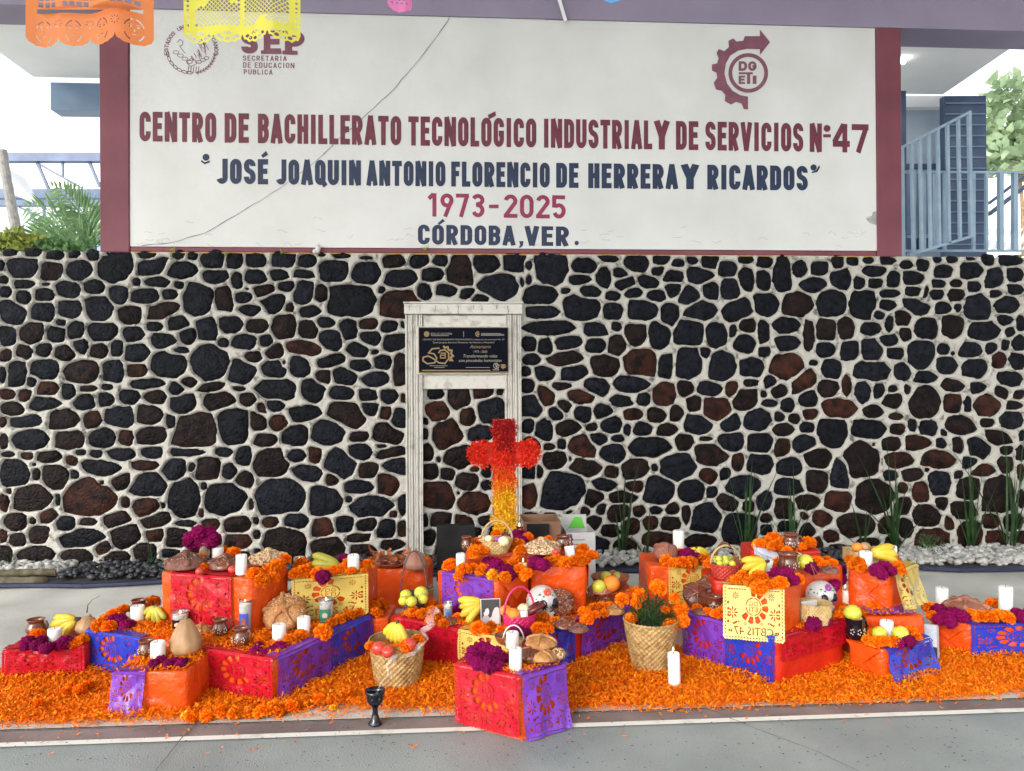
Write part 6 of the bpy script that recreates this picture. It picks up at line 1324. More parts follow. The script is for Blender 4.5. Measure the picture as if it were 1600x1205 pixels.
# fruit
def fruit_mesh(name, m, dim=.12, sz=.9):
    def fn(q): rr = math.hypot(q.x, q.y); return Vector((q.x, q.y, q.z*sz-(dim*math.exp(-(rr/.28)**2))*(1 if q.z > 0 else -1)))
    mb = MB(); mb.ball((0, 0, 0), (1, 1, 1), 20, 14, 0, fn); mb.tube([(0, 0, sz-dim-.05), (.04, 0, sz+.12)], .05, 5, 1); return mb.mesh(name, [M[m], M['stemwood']])
FRM = {'apple': fruit_mesh('a', 'apple'), 'lime': fruit_mesh('b', 'lime', .03, .95), 'guava': fruit_mesh('c', 'guava', .03, 1.1), 'orange': fruit_mesh('d', 'orange_fruit', .05, .93), 'squashb': fruit_mesh('e', 'squash', .05, .9), 'pale': fruit_mesh('f', 'waxcream', .06, .95)}
def fruit(kind, name, px, py, key, wpx, label, group=None, lift=1.0):
    z = Zs[key] if isinstance(key, str) else key; p = onz(px, py, z); r = wpx*mpp(p)/2
    p = onz(px, py, z+r*lift) if not isinstance(key, Vector) else p
    return tag(link(name, FRM[kind], None, p, (random.uniform(-.6, .6), random.uniform(-.6, .6), random.uniform(0, 6)), r), label, 'fruit', group)
def bunch(px, py, by, key, L, angs, bend, label, m='banana', thick=.15, fwd=.012):
    """hand of bananas: crown at (px, py) over the support point (px, by); each fruit a part fanning out of the crown"""
    z = Zs[key] if isinstance(key, str) else key; b0 = onz(px, by, z); dep = depth(b0); c = CAM+ray(px, py)*dep; k = dep/FPX; Lm = L*k
    t_ = thing('banana_bunch', label, 'bananas', c, 0, group='hands of bananas'); n = len(angs)
    for i, a0 in enumerate(angs):
        be = bend if not hasattr(bend, '__len__') else bend[i]; p = Vector((0, 0, 0)); pts = [p.copy()]; rad = [Lm*.05]; N = 12; Li = Lm*random.uniform(.93, 1.05); push = -FW*fwd*(i-(n-1)/2)*1.0
        for j in range(N):
            u = (j+.5)/N; a = math.radians(a0+be*u); p = p+(RT*math.cos(a)+UP*math.sin(a)-FW*.25*math.cos(u*PI))*Li/N+push/N*1.6; pts.append(p.copy())
            uu = (j+1)/N; rad.append(Li*thick*(min(1, .38+uu*3.2) if uu < .25 else (1 if uu < .75 else max(.25, 1-(uu-.75)*3.0))))
        mb = MB(); mb.tube(pts[:-1], rad[:-1], 7, 0); mb.tube([pts[-2], pts[-1]], [rad[-2]*.75, rad[-1]*.6], 7, 1); mb.build('banana', [M[m], M['bananatip']], t_, smooth=True)
    mb = MB(); a = math.radians(sum(angs)/n+180); mb.tube([RT*math.cos(a)*Lm*.16+UP*math.sin(a)*Lm*.16, Vector((0, 0, 0)), -(RT*math.cos(a)+UP*math.sin(a))*Lm*.06], [Lm*.06, Lm*.09, Lm*.08], 8); mb.build('crown_stub', M['bananatip' if m == 'banana' else 'stemwood'], t_, smooth=True); return t_
bunch(119, 968, 990, 'B1', 44, [160, 176, 200, 226], 46, 'yellow bananas on the far left low crate')
bunch(243, 949, 972, 'L', 29, [195, 225, 265, 300, 340], [35, 25, 8, -20, -35], 'greenish bananas hanging down behind the tan squash', 'bananaG', .17)
bunch(531, 886, 890, 'B5', 50, [138, 156, 176], 44, 'yellow green bananas on the gold sheet crate', 'bananaG')
bunch(756, 943, 972, 'C1', 44, [158, 172, 190, 212], 38, 'bright yellow bananas leaning beside the old photograph')
bunch(1196, 878, 902, 'R2', 40, [160, 180, 202, 226], 42, 'pale yellow bananas left of the short candle above the lemon sheet')
bunch(1088, 856, 872, 'R3', 26, [205, -15, -40, -62], [20, -25, -20, -10], 'small bananas at the right end of the back left crate of the right group')
bunch(1360, 866, 884, 'R8', 44, [38, 20, 4], -50, 'overripe bananas in the pale basket at upper right')
# squashes
def squash(px, py, key, wpx, hpx, label, m='squash', ribs=8, neck=.25, name='squash', tilt=(0, 0)):
    p = at(px, py, key); k = mpp(p); r = wpx*k/2; h = hpx*k; t_ = thing(name, label, 'squash', p+Vector((0, r*.7, 0))); t_.rotation_euler = (tilt[0], tilt[1], 0)
    prof = [(r*.3, 0), (r*.8, h*.04), (r, h*.2), (r*1.0, h*.4), (r*(.8-neck*.2), h*.66), (r*(.62-neck*.3), h*.84), (r*.3, h*.96), (r*.08, h*.98)]
    mb = MB(); mb.lathe(prof, 40, fn=lambda rr, z, a: rr*(1+.05*abs(math.sin(a*ribs/2))-.025+.02*noise.noise(Vector((a, z*20, 1))))); mb.build('squash_body', M[m], t_, smooth=True)
    mb = MB(); mb.tube([(0, 0, h*.95), (.002, 0, h*1.02), (r*.12, 0, h*1.10)], [.007, .005, .006], 7); mb.build('stalk', M['stemwood'], t_, smooth=True)
squash(284, 1028, 'B3', 48, 57, 'large tan pear shaped squash on the small orange crate', neck=.4); squash(648, 893, 'B6', 36, 30, 'brown round gourd behind the wire basket handle', 'pumpkin', 10, 0); squash(128, 992, 'B1', 34, 26, 'pale gourd with a long curved stalk behind the far left bananas', 'squash', 10, 0, tilt=(0, .2))
mb = MB(); p = at(130, 975, 'B1'); mb.tube([p+Vector((0, .04, .05)), p+Vector((.005, .04, .09)), p+Vector((.03, .04, .12)), p+Vector((.07, .04, .14))], [.004, .003, .002, .0015], 5); tag(mb.build('dry_twig', M['stemwood'], smooth=True), 'thin dry vine twig curling up from the pale gourd', 'twig')
# clay ware
def jug(px, py, key, wpx, hpx, label, m='clay', handle=1, spots=True, rim='clayrim', name='clay_jug', cat='jug', neck=.72):
    p = at(px, py, key); k = mpp(p); r = wpx*k/2; h = hpx*k; t_ = thing(name, label, cat, p+Vector((0, r*.8, 0)), random.uniform(-.3, .3), group='clay jugs and bowls')
    prof = [(r*.55, 0), (r*.62, h*.02), (r*.92, h*.22), (r, h*.42), (r*.9, h*.6), (r*neck, h*.74), (r*neck, h*.84), (r*(neck+.12), h*.97), (r*(neck+.14), h)]; inn = [(r*(neck+.06), h*.985), (r*(neck-.1), h*.8), (r*.8, h*.4), (r*.4, h*.1)]
    mb = MB(); mb.lathe(prof+inn, 28, cap=False); mb.lathe([(r*.5, .001), (.001, .0015)], 28, cap=False); o = mb.build('jug_body', M[m], t_, smooth=True)
    mb = MB(); mb.lathe([(r*(neck+.15), h*.97), (r*(neck+.17), h*.99), (r*(neck+.12), h*1.012), (r*(neck+.04), h*.99)], 28, cap=False); mb.build('rim', M[rim], t_, smooth=True)
    if handle:
        mb = MB(); mb.tube([(r*.72, 0, h*.86), (r*1.15, 0, h*.84), (r*1.32, 0, h*.62), (r*1.2, 0, h*.4), (r*.92, 0, h*.3)], r*.13, 8); mb.build('handle', M[m], t_, smooth=True)
    if spots:
        mb = MB()
        for a in (-2.3, -1.57, -.8):
            for q in range(5):
                b = a+.17*math.cos(q*2*PI/5); z = h*.42+h*.12*math.sin(q*2*PI/5); mb.ball((r*1.0*math.cos(b), r*1.0*math.sin(b), z), (r*.07, r*.04, r*.09), 6, 5)
        mb.build('painted_flower', M['slip'], t_, smooth=True)
jug(49, 996, 'B1', 30, 25, 'dark brown clay jug at the back left of the far left crate', spots=False); jug(212, 962, 'L', 26, 22, 'brown jug behind the candle at the back left', spots=False)
jug(224, 1029, 'B3', 26, 26, 'glossy brown jug on the squash crate left of its candle'); jug(341, 998, 'L', 25, 28, 'brown clay pot standing before the crimson sheet of the tall crate'); jug(373, 1013, 'L', 27, 29, 'brown clay pot in front of the tall glass votive')
jug(729, 862, 'C4', 18, 22, 'small brown jug left of the straw handle basket'); jug(881, 857, 'C4', 24, 18, 'brown clay jug behind the sesame loaf', neck=.8); jug(1240, 862, 'R7', 27, 26, 'brown painted clay jug on the rearmost red crate'); jug(1237, 897, 'R6', 33, 30, 'brown painted clay pot in front of the yellow apples', handle=0, neck=.85)
jug(1120, 958, 'R1', 26, 24, 'red brown mug left of the lemon sheet', neck=.85); jug(1342, 1002, 'R10', 29, 34, 'dark green painted mug on the small front right crate', 'blackclay', rim='blackclay', neck=.98, name='painted_mug', cat='mug')
def dish(px, py, key, wpx, label, m='clayrim', depth_=.22, name='clay_dish', cat='dish', lift=0):
    p = at(px, py, key); r = wpx*mpp(p)/2; t_ = thing(name, label, cat, p+Vector((0, r*.8, lift)), group='clay jugs and bowls'); h = r*depth_*2
    mb = MB(); mb.lathe([(.001, 0), (r*.55, 0), (r*.8, h*.35), (r, h*.9), (r*1.02, h), (r*.97, h), (r*.78, h*.5), (r*.5, h*.15), (.001, h*.12)], 32, cap=False); mb.build('dish_body', M[m], t_, smooth=True); return p+Vector((0, r*.8, lift)), r, h
dp, dr, dh = dish(850, 1042, 'A', 80, 'wide brown clay plate piled with loaves on the front crate', 'clay', .12)
for (dx, dy, dz, wq, m, lb) in ((-.45, -.1, 0, 46, 'breadD', 'dark loaf at the left of the clay plate'), (.05, -.42, 0, 42, 'breadA', 'round golden loaf at the front of the clay plate'), (.55, -.05, 0, 34, 'breadC', 'seeded loaf at the right of the clay plate'), (.0, .3, .035, 50, 'breadA', 'golden loaf on top at the back of the clay plate')):
    q = dp+Vector((dx*dr, dy*dr, dh*.5+dz)); t_ = bread(0, 0, 'A', wq, lb, m, .5, crossn=4, seeds=60 if m != 'breadD' else None) if False else None
    k = mpp(q); r = wq*k/2; t_ = thing('dead_bread', lb, 'bread', q, random.uniform(0, 6), group='loaves of bread on the clay plate')
    mb = MB(); s0 = random.random()*9; mb.ball((0, 0, r*.15), (r, r, r*.5), 26, 14, fn=lambda v: Vector((v.x, v.y, v.z if v.z > 0 else v.z*.4))*(1+.06*noise.noise(v*2+Vector((s0, 0, 0))))); mb.build('loaf', M[m], t_, smooth=True)
    for i in range(4):
        a = PI/2*i+.5; mb = MB(); mb.tube([(r*u*math.cos(a), r*u*math.sin(a), r*.15+r*.5*math.sqrt(1-u*u)+r*.02) for u in (.08, .25, .45, .65, .85, .97)], [r*w_ for w_ in (.10, .07, .11, .08, .11, .07)], 8); mb.build('bone_strip', M[m], t_, smooth=True)
    mb = MB(); mb.ball((0, 0, r*.66), (r*.2, r*.2, r*.15), 12, 8); mb.build('top_knob', M[m], t_, smooth=True)
dish(790, 1010, .21, 34, 'small red clay bowl behind the candle of the front crate', depth_=.4); p, r, h = dish(858, 866, 'C4', 46, 'brown clay dish of dark fruit left of the leaning candle', 'clay', .25)
for i, (x, y) in enumerate(((850, 858), (862, 855), (871, 857), (868, 862))): fruit('apple', 'plum', x, y, 'C4', 11, 'small dark round fruit in the clay dish of the middle group', 'small fruits in the clay dish', 1.3)
p, r, h = dish(958, 925, 'C5', 60, 'red clay dish of fruit at the right end of the middle group', depth_=.32)
for (x, y, wq, kd, lb) in ((955, 912, 26, 'orange', 'large orange fruit in the red clay dish'), (936, 917, 22, 'lime', 'yellow green fruit at the left of the red clay dish'), (947, 902, 18, 'lime', 'small yellow fruit at the back of the red clay dish'), (958, 899, 16, 'orange', 'small orange fruit at the back of the red clay dish'), (966, 902, 16, 'guava', 'olive fruit at the right back of the red clay dish')): fruit(kd, 'fruit', x, y, 'C5', wq, lb, lift=1.2)
bread(940, 938, .24, 40, 'pinkish loaf resting against the red clay dish', 'breadE', .5, lift=.03); bread(950, 950, 'C1', 36, 'lower brown loaf under the pinkish one at the right of the middle group', 'breadD', .5)
p, r, h = dish(608, 890, 'B6', 72, 'low dish heaped with dried peels and dark chilies', 'clayrim', .12)
for i in range(16):
    t_ = thing('dried_peel', 'curled dried orange peel heaped in the low dish behind the wire basket', 'peel', (p.x+random.uniform(-.8, .8)*r, p.y+random.uniform(-.6, .4)*r, p.z+.03+random.uniform(0, .07)), random.uniform(0, 6), group='dried peels in the low dish')
    mb = MB(); a1 = random.uniform(.6, 1.6); vs = []
    for j in range(7):
        for q in (-1, 1): a = a1*(j/6-.5)*2; vs.append((.04*math.sin(a), q*.018*(1-.6*abs(j/6-.5)*2)+.002*random.random(), .04*(1-math.cos(a))))
    mb.add(vs, [(2*j, 2*j+2, 2*j+3, 2*j+1) for j in range(6)]); mb.build('peel', M['dried'], t_, smooth=True)
    t_.rotation_euler = (random.uniform(-.6, .6), random.uniform(-.6, .6), random.uniform(0, 6))
for i in range(7):
    mb = MB(); q = Vector((p.x+random.uniform(-.8, .8)*r, p.y+random.uniform(-.7, .1)*r, p.z+.028)); a = random.uniform(-.5, .5); mb.tube([q, q+Vector((.03*math.cos(a), .03*math.sin(a), .008)), q+Vector((.07*math.cos(a), .07*math.sin(a), 0))], [.011, .013, .003], 8); tag(mb.build('dried_chili', M['darkchili'], smooth=True), 'dark red dried chili under the peels in the low dish', 'chili', 'dried chilies in the low dish')
# baskets
def woven(prof, n=240, rows=64, amp=.02, cells=30, cz=14):
    zs_ = [z for r, z in prof]; H_ = zs_[-1]; mb = MB()
    def rad(z): return float(np.interp(z, zs_, [r for r, z in prof]))
    P = [(rad(H_*j/rows), H_*j/rows) for j in range(rows+1)]
    mb.lathe(P, n, fn=lambda r, z, a: r*(1+amp*math.sin(a*cells+(PI if int(z/H_*cz) % 2 else 0))*abs(math.sin(z/H_*cz*PI))), cap=False)
    mb.lathe([(r*.94, z) for r, z in P[::4][::-1]]+[(.001, H_*.02)], 40, cap=False); return mb
def basket(px, py, key, wtop, wbot, hpx, label, m='wicker', rimr=.03, handle=None, hh=1.0, name='woven_basket', cells=30, cz=14, hrz=0.0, hm=None, amp=.035):
    p = at(px, py, key); k = mpp(p); r0, r1, h = wbot*k/2, wtop*k/2, hpx*k; p = p+Vector((0, r0*.9, 0)); t_ = thing(name, label, 'basket', p, hrz)
    woven([(r0, 0), (r0+(r1-r0)*.35, h*.3), (r0+(r1-r0)*.75, h*.7), (r1, h)], cells=cells, cz=cz, amp=amp).build('basket_body', M[m], t_, smooth=True)
    mb = MB(); n = 48; 
    for ph in (0, PI): mb.tube([(r1*(1+.012*math.sin(a*22+ph))*math.cos(a), r1*(1+.012*math.sin(a*22+ph))*math.sin(a), h+.004*math.cos(a*22+ph)) for a in [2*PI*q/96 for q in range(97)]], r1*rimr, 6, cap=False)
    mb.build('rim', M[m], t_, smooth=True)
    if handle:
        mb = MB(); pts = [(r1*math.cos(a)*.98, 0, h*.9+hh*k*math.sin(a)) for a in [PI*q/16 for q in range(17)]]; mb.tube(pts, handle, 8); mb.build('handle', M[hm or m], t_, smooth=True)
    return p, r1, h, k
p, r1, h, k = basket(618, 1075, 'G', 88, 70, 66, 'large woven straw basket heaped with fruit between the left and middle groups', cells=26, cz=15)
top = p.z+h
for (x, y, wq, kd, lb) in ((592, 1013, 24, 'apple', 'red apple at the front of the large straw basket'), (606, 1018, 20, 'apple', 'second red apple half sunk in the large straw basket'), (640, 1008, 24, 'apple', 'red apple at the right of the large straw basket')): fruit(kd, 'apple', x, y, top-.02, wq, lb, lift=.6)
heads([(579, 1010, 18), (634, 1011, 22), (652, 1002, 24), (622, 1012, 16)], top-.015, 'orange marigold tucked in the large straw basket')
mb = MB(); mb.lathe([(.001, .0), (r1*.86, 0), (r1*.9, -.01)], 24, (p.x, p.y, top-.035)); tag(mb.build('basket_filling', M['petalbed'], smooth=True), 'orange petals filling the large straw basket', kind='stuff')
bunch(621, 974, 1004, top-.01, 34, [204, 226, 246, 268, 292, 318], [42, 32, 18, 2, -20, -34], 'fan of ripe bananas on top of the large straw basket', thick=.17)
p, r1, h, k = basket(1024, 1050, 'G', 86, 60, 74, 'straw basket planted with marigolds between the middle and right groups', cells=26, cz=17)
top = p.z+h; pl_ = thing('marigold_plant', 'leafy dark green marigold plant growing out of the straw basket', 'plant', (p.x, p.y, top-.03))
mb = MB(); mb.lathe([(.001, 0), (r1*.88, 0), (r1*.9, -.01)], 24); mb.build('soil', M['soil'], pl_)
mb = MB()
for i in range(700):
    a = random.uniform(0, 2*PI); rr = r1*.75*math.sqrt(random.random()); hh_ = random.uniform(.01, .17)*(1.15-rr/r1); b = Vector((rr*math.cos(a), rr*math.sin(a), hh_)); el = random.uniform(-.1, 1.2); az = a+random.uniform(-1, 1); l = random.uniform(.025, .05)
    d = Vector((math.cos(az)*math.cos(el), math.sin(az)*math.cos(el), math.sin(el))); s = d.cross(Vector((0, 0, 1))).normalized()*l*.11; mb.add([b, b+d*l*.5+s, b+d*l, b+d*l*.5-s], [(0, 1, 2, 3)])
mb.build('foliage', M['leaf'], pl_)
for i, (x, y, wq, oy) in enumerate(sorted(((1028.5, 918, 28, .0), (1054, 934, 18, .02), (1064, 952, 24, 0), (1067, 970, 22, -.02), (1047, 977, 24, -.06), (986.5, 966, 20, -.02), (1000, 930, 24, .05), (972, 937, 24, .04), (994, 943, 20, .03), (1040, 953, 14, -.03)))):
    q = CAM+ray(x, y)*(depth(p)+oy); r = wq*k/2; mb = MB(); b = Vector((p.x, p.y, top))-q; mb.tube([(0, 0, 0), (b.x*.6, b.y*.6, b.z*.35), tuple(b)], .0025, 5)
    f = thing('marigold', ordl('orange marigold bloom on a stem of the potted plant', i, 10), 'flower', q, group='blooms of the potted marigold plant'); link('bloom', MG[i % 5], f, (0, 0, 0), (random.uniform(-.4, .4)+.5, random.uniform(-.4, .4), 0), r); mb.build('flower_stem', M['leaf'], f)
p, r1, h, k = basket(777, 866, 'C4', 50, 34, 20, 'straw basket with a tall handle at the foot of the flower cross', 'wickerlt', handle=.006, hh=32, cells=22, cz=7)
for (x, y, wq, kd, lb) in ((787, 846, 17, 'pale', 'pale round fruit in the straw handle basket'), (764, 843, 14, 'pale', 'small pale fruit at the left of the straw handle basket')): fruit(kd, 'fruit', x, y, p.z+h, wq, lb, lift=.1)
mb = MB(); q = p+Vector((0, 0, h)); mb.tube([q+Vector((-.06, -.02, -.01)), q+Vector((.01, -.03, .015))], .012, 8); tag(mb.build('cinnamon_roll', M['dried'], smooth=True), 'brown rolled stick lying across the straw handle basket', 'stick')
mb = MB(); mb.tube([q+Vector((-.01, -.04, .0)), q+Vector((.045, -.03, .022))], .013, 8); tag(mb.build('dark_pod', M['paintpurple'], smooth=True), 'dark purple pod beside the pale fruit in the handle basket', 'pod')
bw = thing('bow', 'pale ribbon flower tied to the left of the basket handle', 'bow', q+Vector((-r1*.95, -.02, .01)))
for a in range(5):
    mb = MB(); mb.ball((.013*math.cos(a*1.26), 0, .013*math.sin(a*1.26)), (.011, .004, .011), 8, 6); mb.build('petal', M['breadC'], bw, smooth=True)
p, r1, h, k = basket(646, 956, 'C1', 42, 30, 24, 'dark wire basket with a tall thin handle holding green fruit', 'wickerdk', handle=.004, hh=70, cells=16, cz=6, amp=.05)
for i, (x, y, wq) in enumerate(((634, 930, 18), (658, 927, 22), (630, 939, 15), (643, 940, 17), (661, 936, 16))): fruit('lime', 'green_apple', x, y, p.z+h-.01, wq, 'yellow green apple in the dark wire basket', 'apples in the dark wire basket', .7)
mb = MB(); mb.tube([p+Vector((.02, 0, h+.0)), p+Vector((.10, .02, h+.04))], .008, 7); mb.tube([p+Vector((.03, -.02, h)), p+Vector((.105, 0, h+.025))], .008, 7)
cs = thing('sugar_cane', 'brown cane sticks poking out of the dark wire basket', 'cane'); mb.build('cane', M['stemwood'], cs, smooth=True)
p, r1, h, k = basket(813, 986, 'C1', 54, 44, 22, 'pink basket with a pink hoop handle beside the old photograph', 'pinkplastic', handle=.0055, hh=44, cells=20, cz=6, hrz=.35)
for (x, y, wq, kd, lb) in ((791, 955, 20, 'orange', 'left orange in the pink basket'), (803, 960, 20, 'orange', 'right orange in the pink basket'), (818, 953, 20, 'pale', 'pale guava behind the oranges of the pink basket')): fruit(kd, 'fruit', x, y, p.z+h-.01, wq, lb, lift=.6)
for (dx, dy, L_, lb) in ((.02, 0, .10, 'upper dark cane piece in the pink basket'), (.035, -.03, .11, 'lower dark cane piece in the pink basket')):
    t_ = thing('cane_piece', lb, 'cane', p+Vector((dx, dy, h))); mb = MB(); mb.tube([(0, 0, 0), (L_*.85, .02, L_*.45)], .013, 12); mb.build('rind', M['darkchili'], t_, smooth=True); mb = MB(); d = Vector((.85, .2, .45)).normalized(); mb.tube([Vector((L_*.85, .02, L_*.45)), Vector((L_*.85, .02, L_*.45))+d*.002], .0115, 12); mb.build('cut_end', M['ceramic'], t_)
mb = MB(); q = at(783, 1012, .21); mb.tube([q+Vector((.05*math.cos(a)+.06, .03, .02+.075*math.sin(a))) for a in [PI*i/14 for i in range(15)]], .004, 7); hb = thing('hoop_basket', 'cream hoop handle of a small basket hidden behind the front crate', 'basket'); mb.build('handle', M['ceramic'], hb, smooth=True)
mb = MB(); mb.lathe([(.035, 0), (.05, .03)], 20, tuple(q+Vector((.06, .03, 0)))); mb.build('basket_body', M['wickerlt'], hb, smooth=True)
p, r1, h, k = basket(1140, 906, 'R5', 50, 38, 22, 'red woven fruit basket with brown and straw hoop handles in the right group', 'redplastic', handle=.006, hh=30, cells=20, cz=7, hm='wickerlt')
mb = MB(); mb.tube([p+Vector((.02*math.cos(a)*2, -r1*math.cos(a)*.9-.0, h*.3+38*k*math.sin(a)*1.25)) for a in [PI*i/16 for i in range(17)]], .007, 6, flat=.3); ob = mb.build('leather_strap', M['brownband'], smooth=True); tag(ob, 'flat brown strap looped over the red fruit basket', 'strap')
for i in range(13):
    a = random.uniform(0, 6.28); rr = r1*.75*math.sqrt(random.random()); o = link('guava', FRM[['lime', 'guava', 'lime'][i % 3]], None, p+Vector((rr*math.cos(a), rr*math.sin(a), h+.005+.02*random.random())), (random.random(), random.random(), 0), .019); tag(o, 'small yellow green fruit piled in the red basket of the right group', 'fruit', 'fruits in the red basket')
p, r1, h, k = basket(1283, 978, 'R1', 50, 46, 30, 'short round woven basket standing below the painted skull', 'wickerlt', cells=30, cz=9, rimr=.03)
mb = MB(); mb.box(p+Vector((-.03, -.0, h-.004)), (.10, .002, .03), Matrix.Rotation(.3, 3, 'Z')); tag(mb.build('folded_note', M['whitecard']), 'folded paper note sticking out of the short round basket', 'paper')
# pale basket at upper right with fruit
p = at(1368, 884, 'R8'); q = p+Vector((0, .10, 0)); t_ = thing('pale_basket', 'pale square basket of fruit on the upper right envelope crate', 'basket', q)
for (c, d) in (((0, -.07, .035), (.2, .004, .07)), ((0, .07, .035), (.2, .004, .07)), ((-.1, 0, .035), (.004, .136, .07)), ((.1, 0, .035), (.004, .136, .07))): mb = MB(); mb.box(c, d); mb.build('side_panel', M['wickerlt'], t_)
for k_ in range(7): mb = MB(); mb.box((-.09+.03*k_, -.0735, .035), (.008, .003, .07)); mb.build('slat', M['ceramic'], t_)
for (dx, r, kd, lb) in ((-.06, .03, 'orange', 'orange fruit at the left of the pale square basket'), (-.015, .032, 'squashb', 'tan fruit in the middle of the pale square basket')): tag(link('fruit', FRM[kd], None, q+Vector((dx, -.02, .085)), (0, .2, 0), r), lb, 'fruit')
# leaf tray with limes
q = at(1368, 975, 'R10'); q = Vector((q.x, q.y+.10, .16)); t_ = thing('woven_tray', 'oval palm leaf tray of green fruit behind the painted mug', 'tray', q)
mb = MB(); n = 24; vs = []
for s, z in ((.3, .012), (.8, .02), (1.0, .06)):
    for i in range(n): a = 2*PI*i/n; vs.append((.11*s*math.cos(a), .055*s*math.sin(a), z))
mb.add(vs, [tuple(range(n))[::-1]]+[(j*n+i, j*n+(i+1) % n, (j+1)*n+(i+1) % n, (j+1)*n+i) for j in range(2) for i in range(n)]); mb.build('tray_body', M['wickerlt'], t_, smooth=True); t_.rotation_euler = (.5, .25, 0)
for i in range(7): tag(link('lime', FRM['guava'], None, q+Vector((-.06+.035*(i % 4), -.015+.03*(i//4), .05+.012*(i//4)+.005*i)), (0, i, 0), .021), 'olive green fruit lying in the palm leaf tray', 'fruit', 'fruits in the palm leaf tray')
mb = MB(); mb.tube([q+Vector((-.03, -.06, .03)), q+Vector((.03, -.065, .035)), q+Vector((.09, -.06, .03))], [.010, .015, .009], 9); tag(mb.build('eggplant', M['paintpurple'], smooth=True), 'long dark pod lying in front of the palm leaf tray', 'pod')
fruit('lime', 'yellow_apple', 1332, 958, 'R9', 26, 'yellow green apple beside the warm white candle', lift=.9); fruit('lime', 'yellow_apple', 1374, 990, 'R10', 22, 'yellow apple left of the candle on the small front right crate'); fruit('lime', 'yellow_apple', 1407, 990, 'R10', 24, 'yellow apple right of the candle on the small front right crate')
fruit('lime', 'yellow_apple', 1258, 878, 'R6', 24, 'yellow apple behind the painted clay pot', lift=1.0); fruit('pale', 'pale_fruit', 1245, 874, 'R6', 22, 'pale fruit behind the painted clay pot', lift=1.1)
for x, y, lb in ((312, 893, 'dark purple plum left of the dark glossy loaf'), (363, 890, 'dark purple plum right of the dark glossy loaf')):
    o = fruit('apple', 'plum', x, y, 'B4', 13, lb); 
for i in range(6):
    mb = MB(); q = at(742+i*7, 884-(i % 3)*4, 'C2'); mb.tube([q+Vector((-.03, .02, .03)), q+Vector((0, .03, .05)), q+Vector((.05, .05, .055))], [.006, .012, .004], 7, flat=.5); tag(mb.build('grey_husk', M['nopal'], smooth=True), 'grey green dried husk behind the marigolds of the middle group', 'husk', 'grey husks of the middle group')
t_ = thing('bottle', 'dark cane bottle lying over the lumpy loaves of the right group', 'bottle', at(1104, 915, 'R1')+Vector((0, .05, .12))); mb = MB(); mb.tube([(0, 0, .02), (.10, -.01, -.02)], .018, 14); mb.build('bottle_body', M['darkchili'], t_, smooth=True); mb = MB(); mb.tube([(-.006, 0, .0225), (.001, 0, .0195)], .016, 14); mb.build('cut_end', M['squash'], t_)
# painted skulls
def skull(px, py, key, wpx, label, fl_col, rz, tiltx=.0):
    p = at(px, py, key); k = mpp(p); r = wpx*k/2; t_ = thing('painted_skull', label, 'skull', p+Vector((0, r*.7, r*.95)), rz); t_.rotation_euler = (tiltx, 0, rz)
    def fn(q):
        z = q.z; s = 1.0
        if z < -.2: s = 1-.42*min(1, (-z-.2)/.6)
        y = q.y*(1.1 if q.y > 0 else .95); return Vector((q.x*s, y*s if z < -.2 else y, z*(1.05 if z > 0 else .95)))
    mb = MB(); mb.ball((0, 0, 0), (r, r, r), 30, 20, fn=fn); mb.build('cranium', M['ceramic'], t_, smooth=True)
    mb = MB(); mb.ball((0, -r*.42, -r*.86), (r*.42, r*.40, r*.26), 16, 10); mb.build('jaw', M['ceramic'], t_, smooth=True)
    for s in (-1, 1):
        mb = MB(); mb.ball((s*r*.38, -r*.80, -r*.12), (r*.26, r*.17, r*.29), 14, 10); mb.build('eye_socket', M['paintblack'], t_, smooth=True)
        mb = MB()
        for a in range(10): b = 2*PI*a/10; mb.ball((s*r*.36+r*.3*math.cos(b), -r*.78, -r*.12+r*.33*math.sin(b)), (r*.06, r*.05, r*.06), 6, 5)
        mb.build('eye_petals', M[fl_col[1]], t_, smooth=True)
    mb = MB(); mb.add([(0, -r*.99, -r*.22), (-r*.1, -r*.93, -r*.46), (r*.1, -r*.93, -r*.46), (0, -r*.99, -r*.40)], [(0, 1, 3), (0, 3, 2)]); mb.build('nose', M['paintblack'], t_)
    for i in range(6): mb = MB(); mb.box(((-2.5+i)*r*.11, -r*.81+abs(i-2.5)*r*.025, -r*.72), (r*.09, r*.06, r*.15)); mb.build('tooth', M['slip'], t_)
    mb = MB()
    for a in range(7): b = 2*PI*a/7; mb.ball((r*.16*math.cos(b), -r*.80+r*.03*math.sin(b), r*.52+r*.16*math.sin(b)), (r*.13, r*.08, r*.13), 8, 6)
    mb.build('painted_flower', M[fl_col[0]], t_, smooth=True)
    mb = MB()
    for s in (-1, 1):
        for q in range(6): b = .35+q*.26; mb.ball((s*r*math.sin(b)*.93, -r*math.cos(b)*.88, r*(.34+.16*math.sin(q*2))), (r*.09, r*.08, r*.06), 7, 5)
    mb.build('painted_leaves', M[fl_col[2]], t_, smooth=True)
skull(849, 969, 'C1', 50, 'white painted skull with red forehead flower in the middle group', ('paintred', 'paintblack', 'paintgreen'), .45, -.25)
skull(1291, 957, 'R1', 46, 'white painted skull with purple forehead flower in the right group', ('paintpurple', 'paintblue', 'paintgreen'), .25, -.2)
mb = MB(); q = atd(1266, 880, 3.95); mb.tube([q, atd(1276, 893, 3.9), atd(1283, 903, 3.85)], .0015, 4); mb.tube([q, atd(1272, 895, 3.9), atd(1274, 905, 3.85)], .0015, 4); tag(mb.build('orange_cord', M['breadE']), 'thin orange cord looped above the right skull', 'cord')
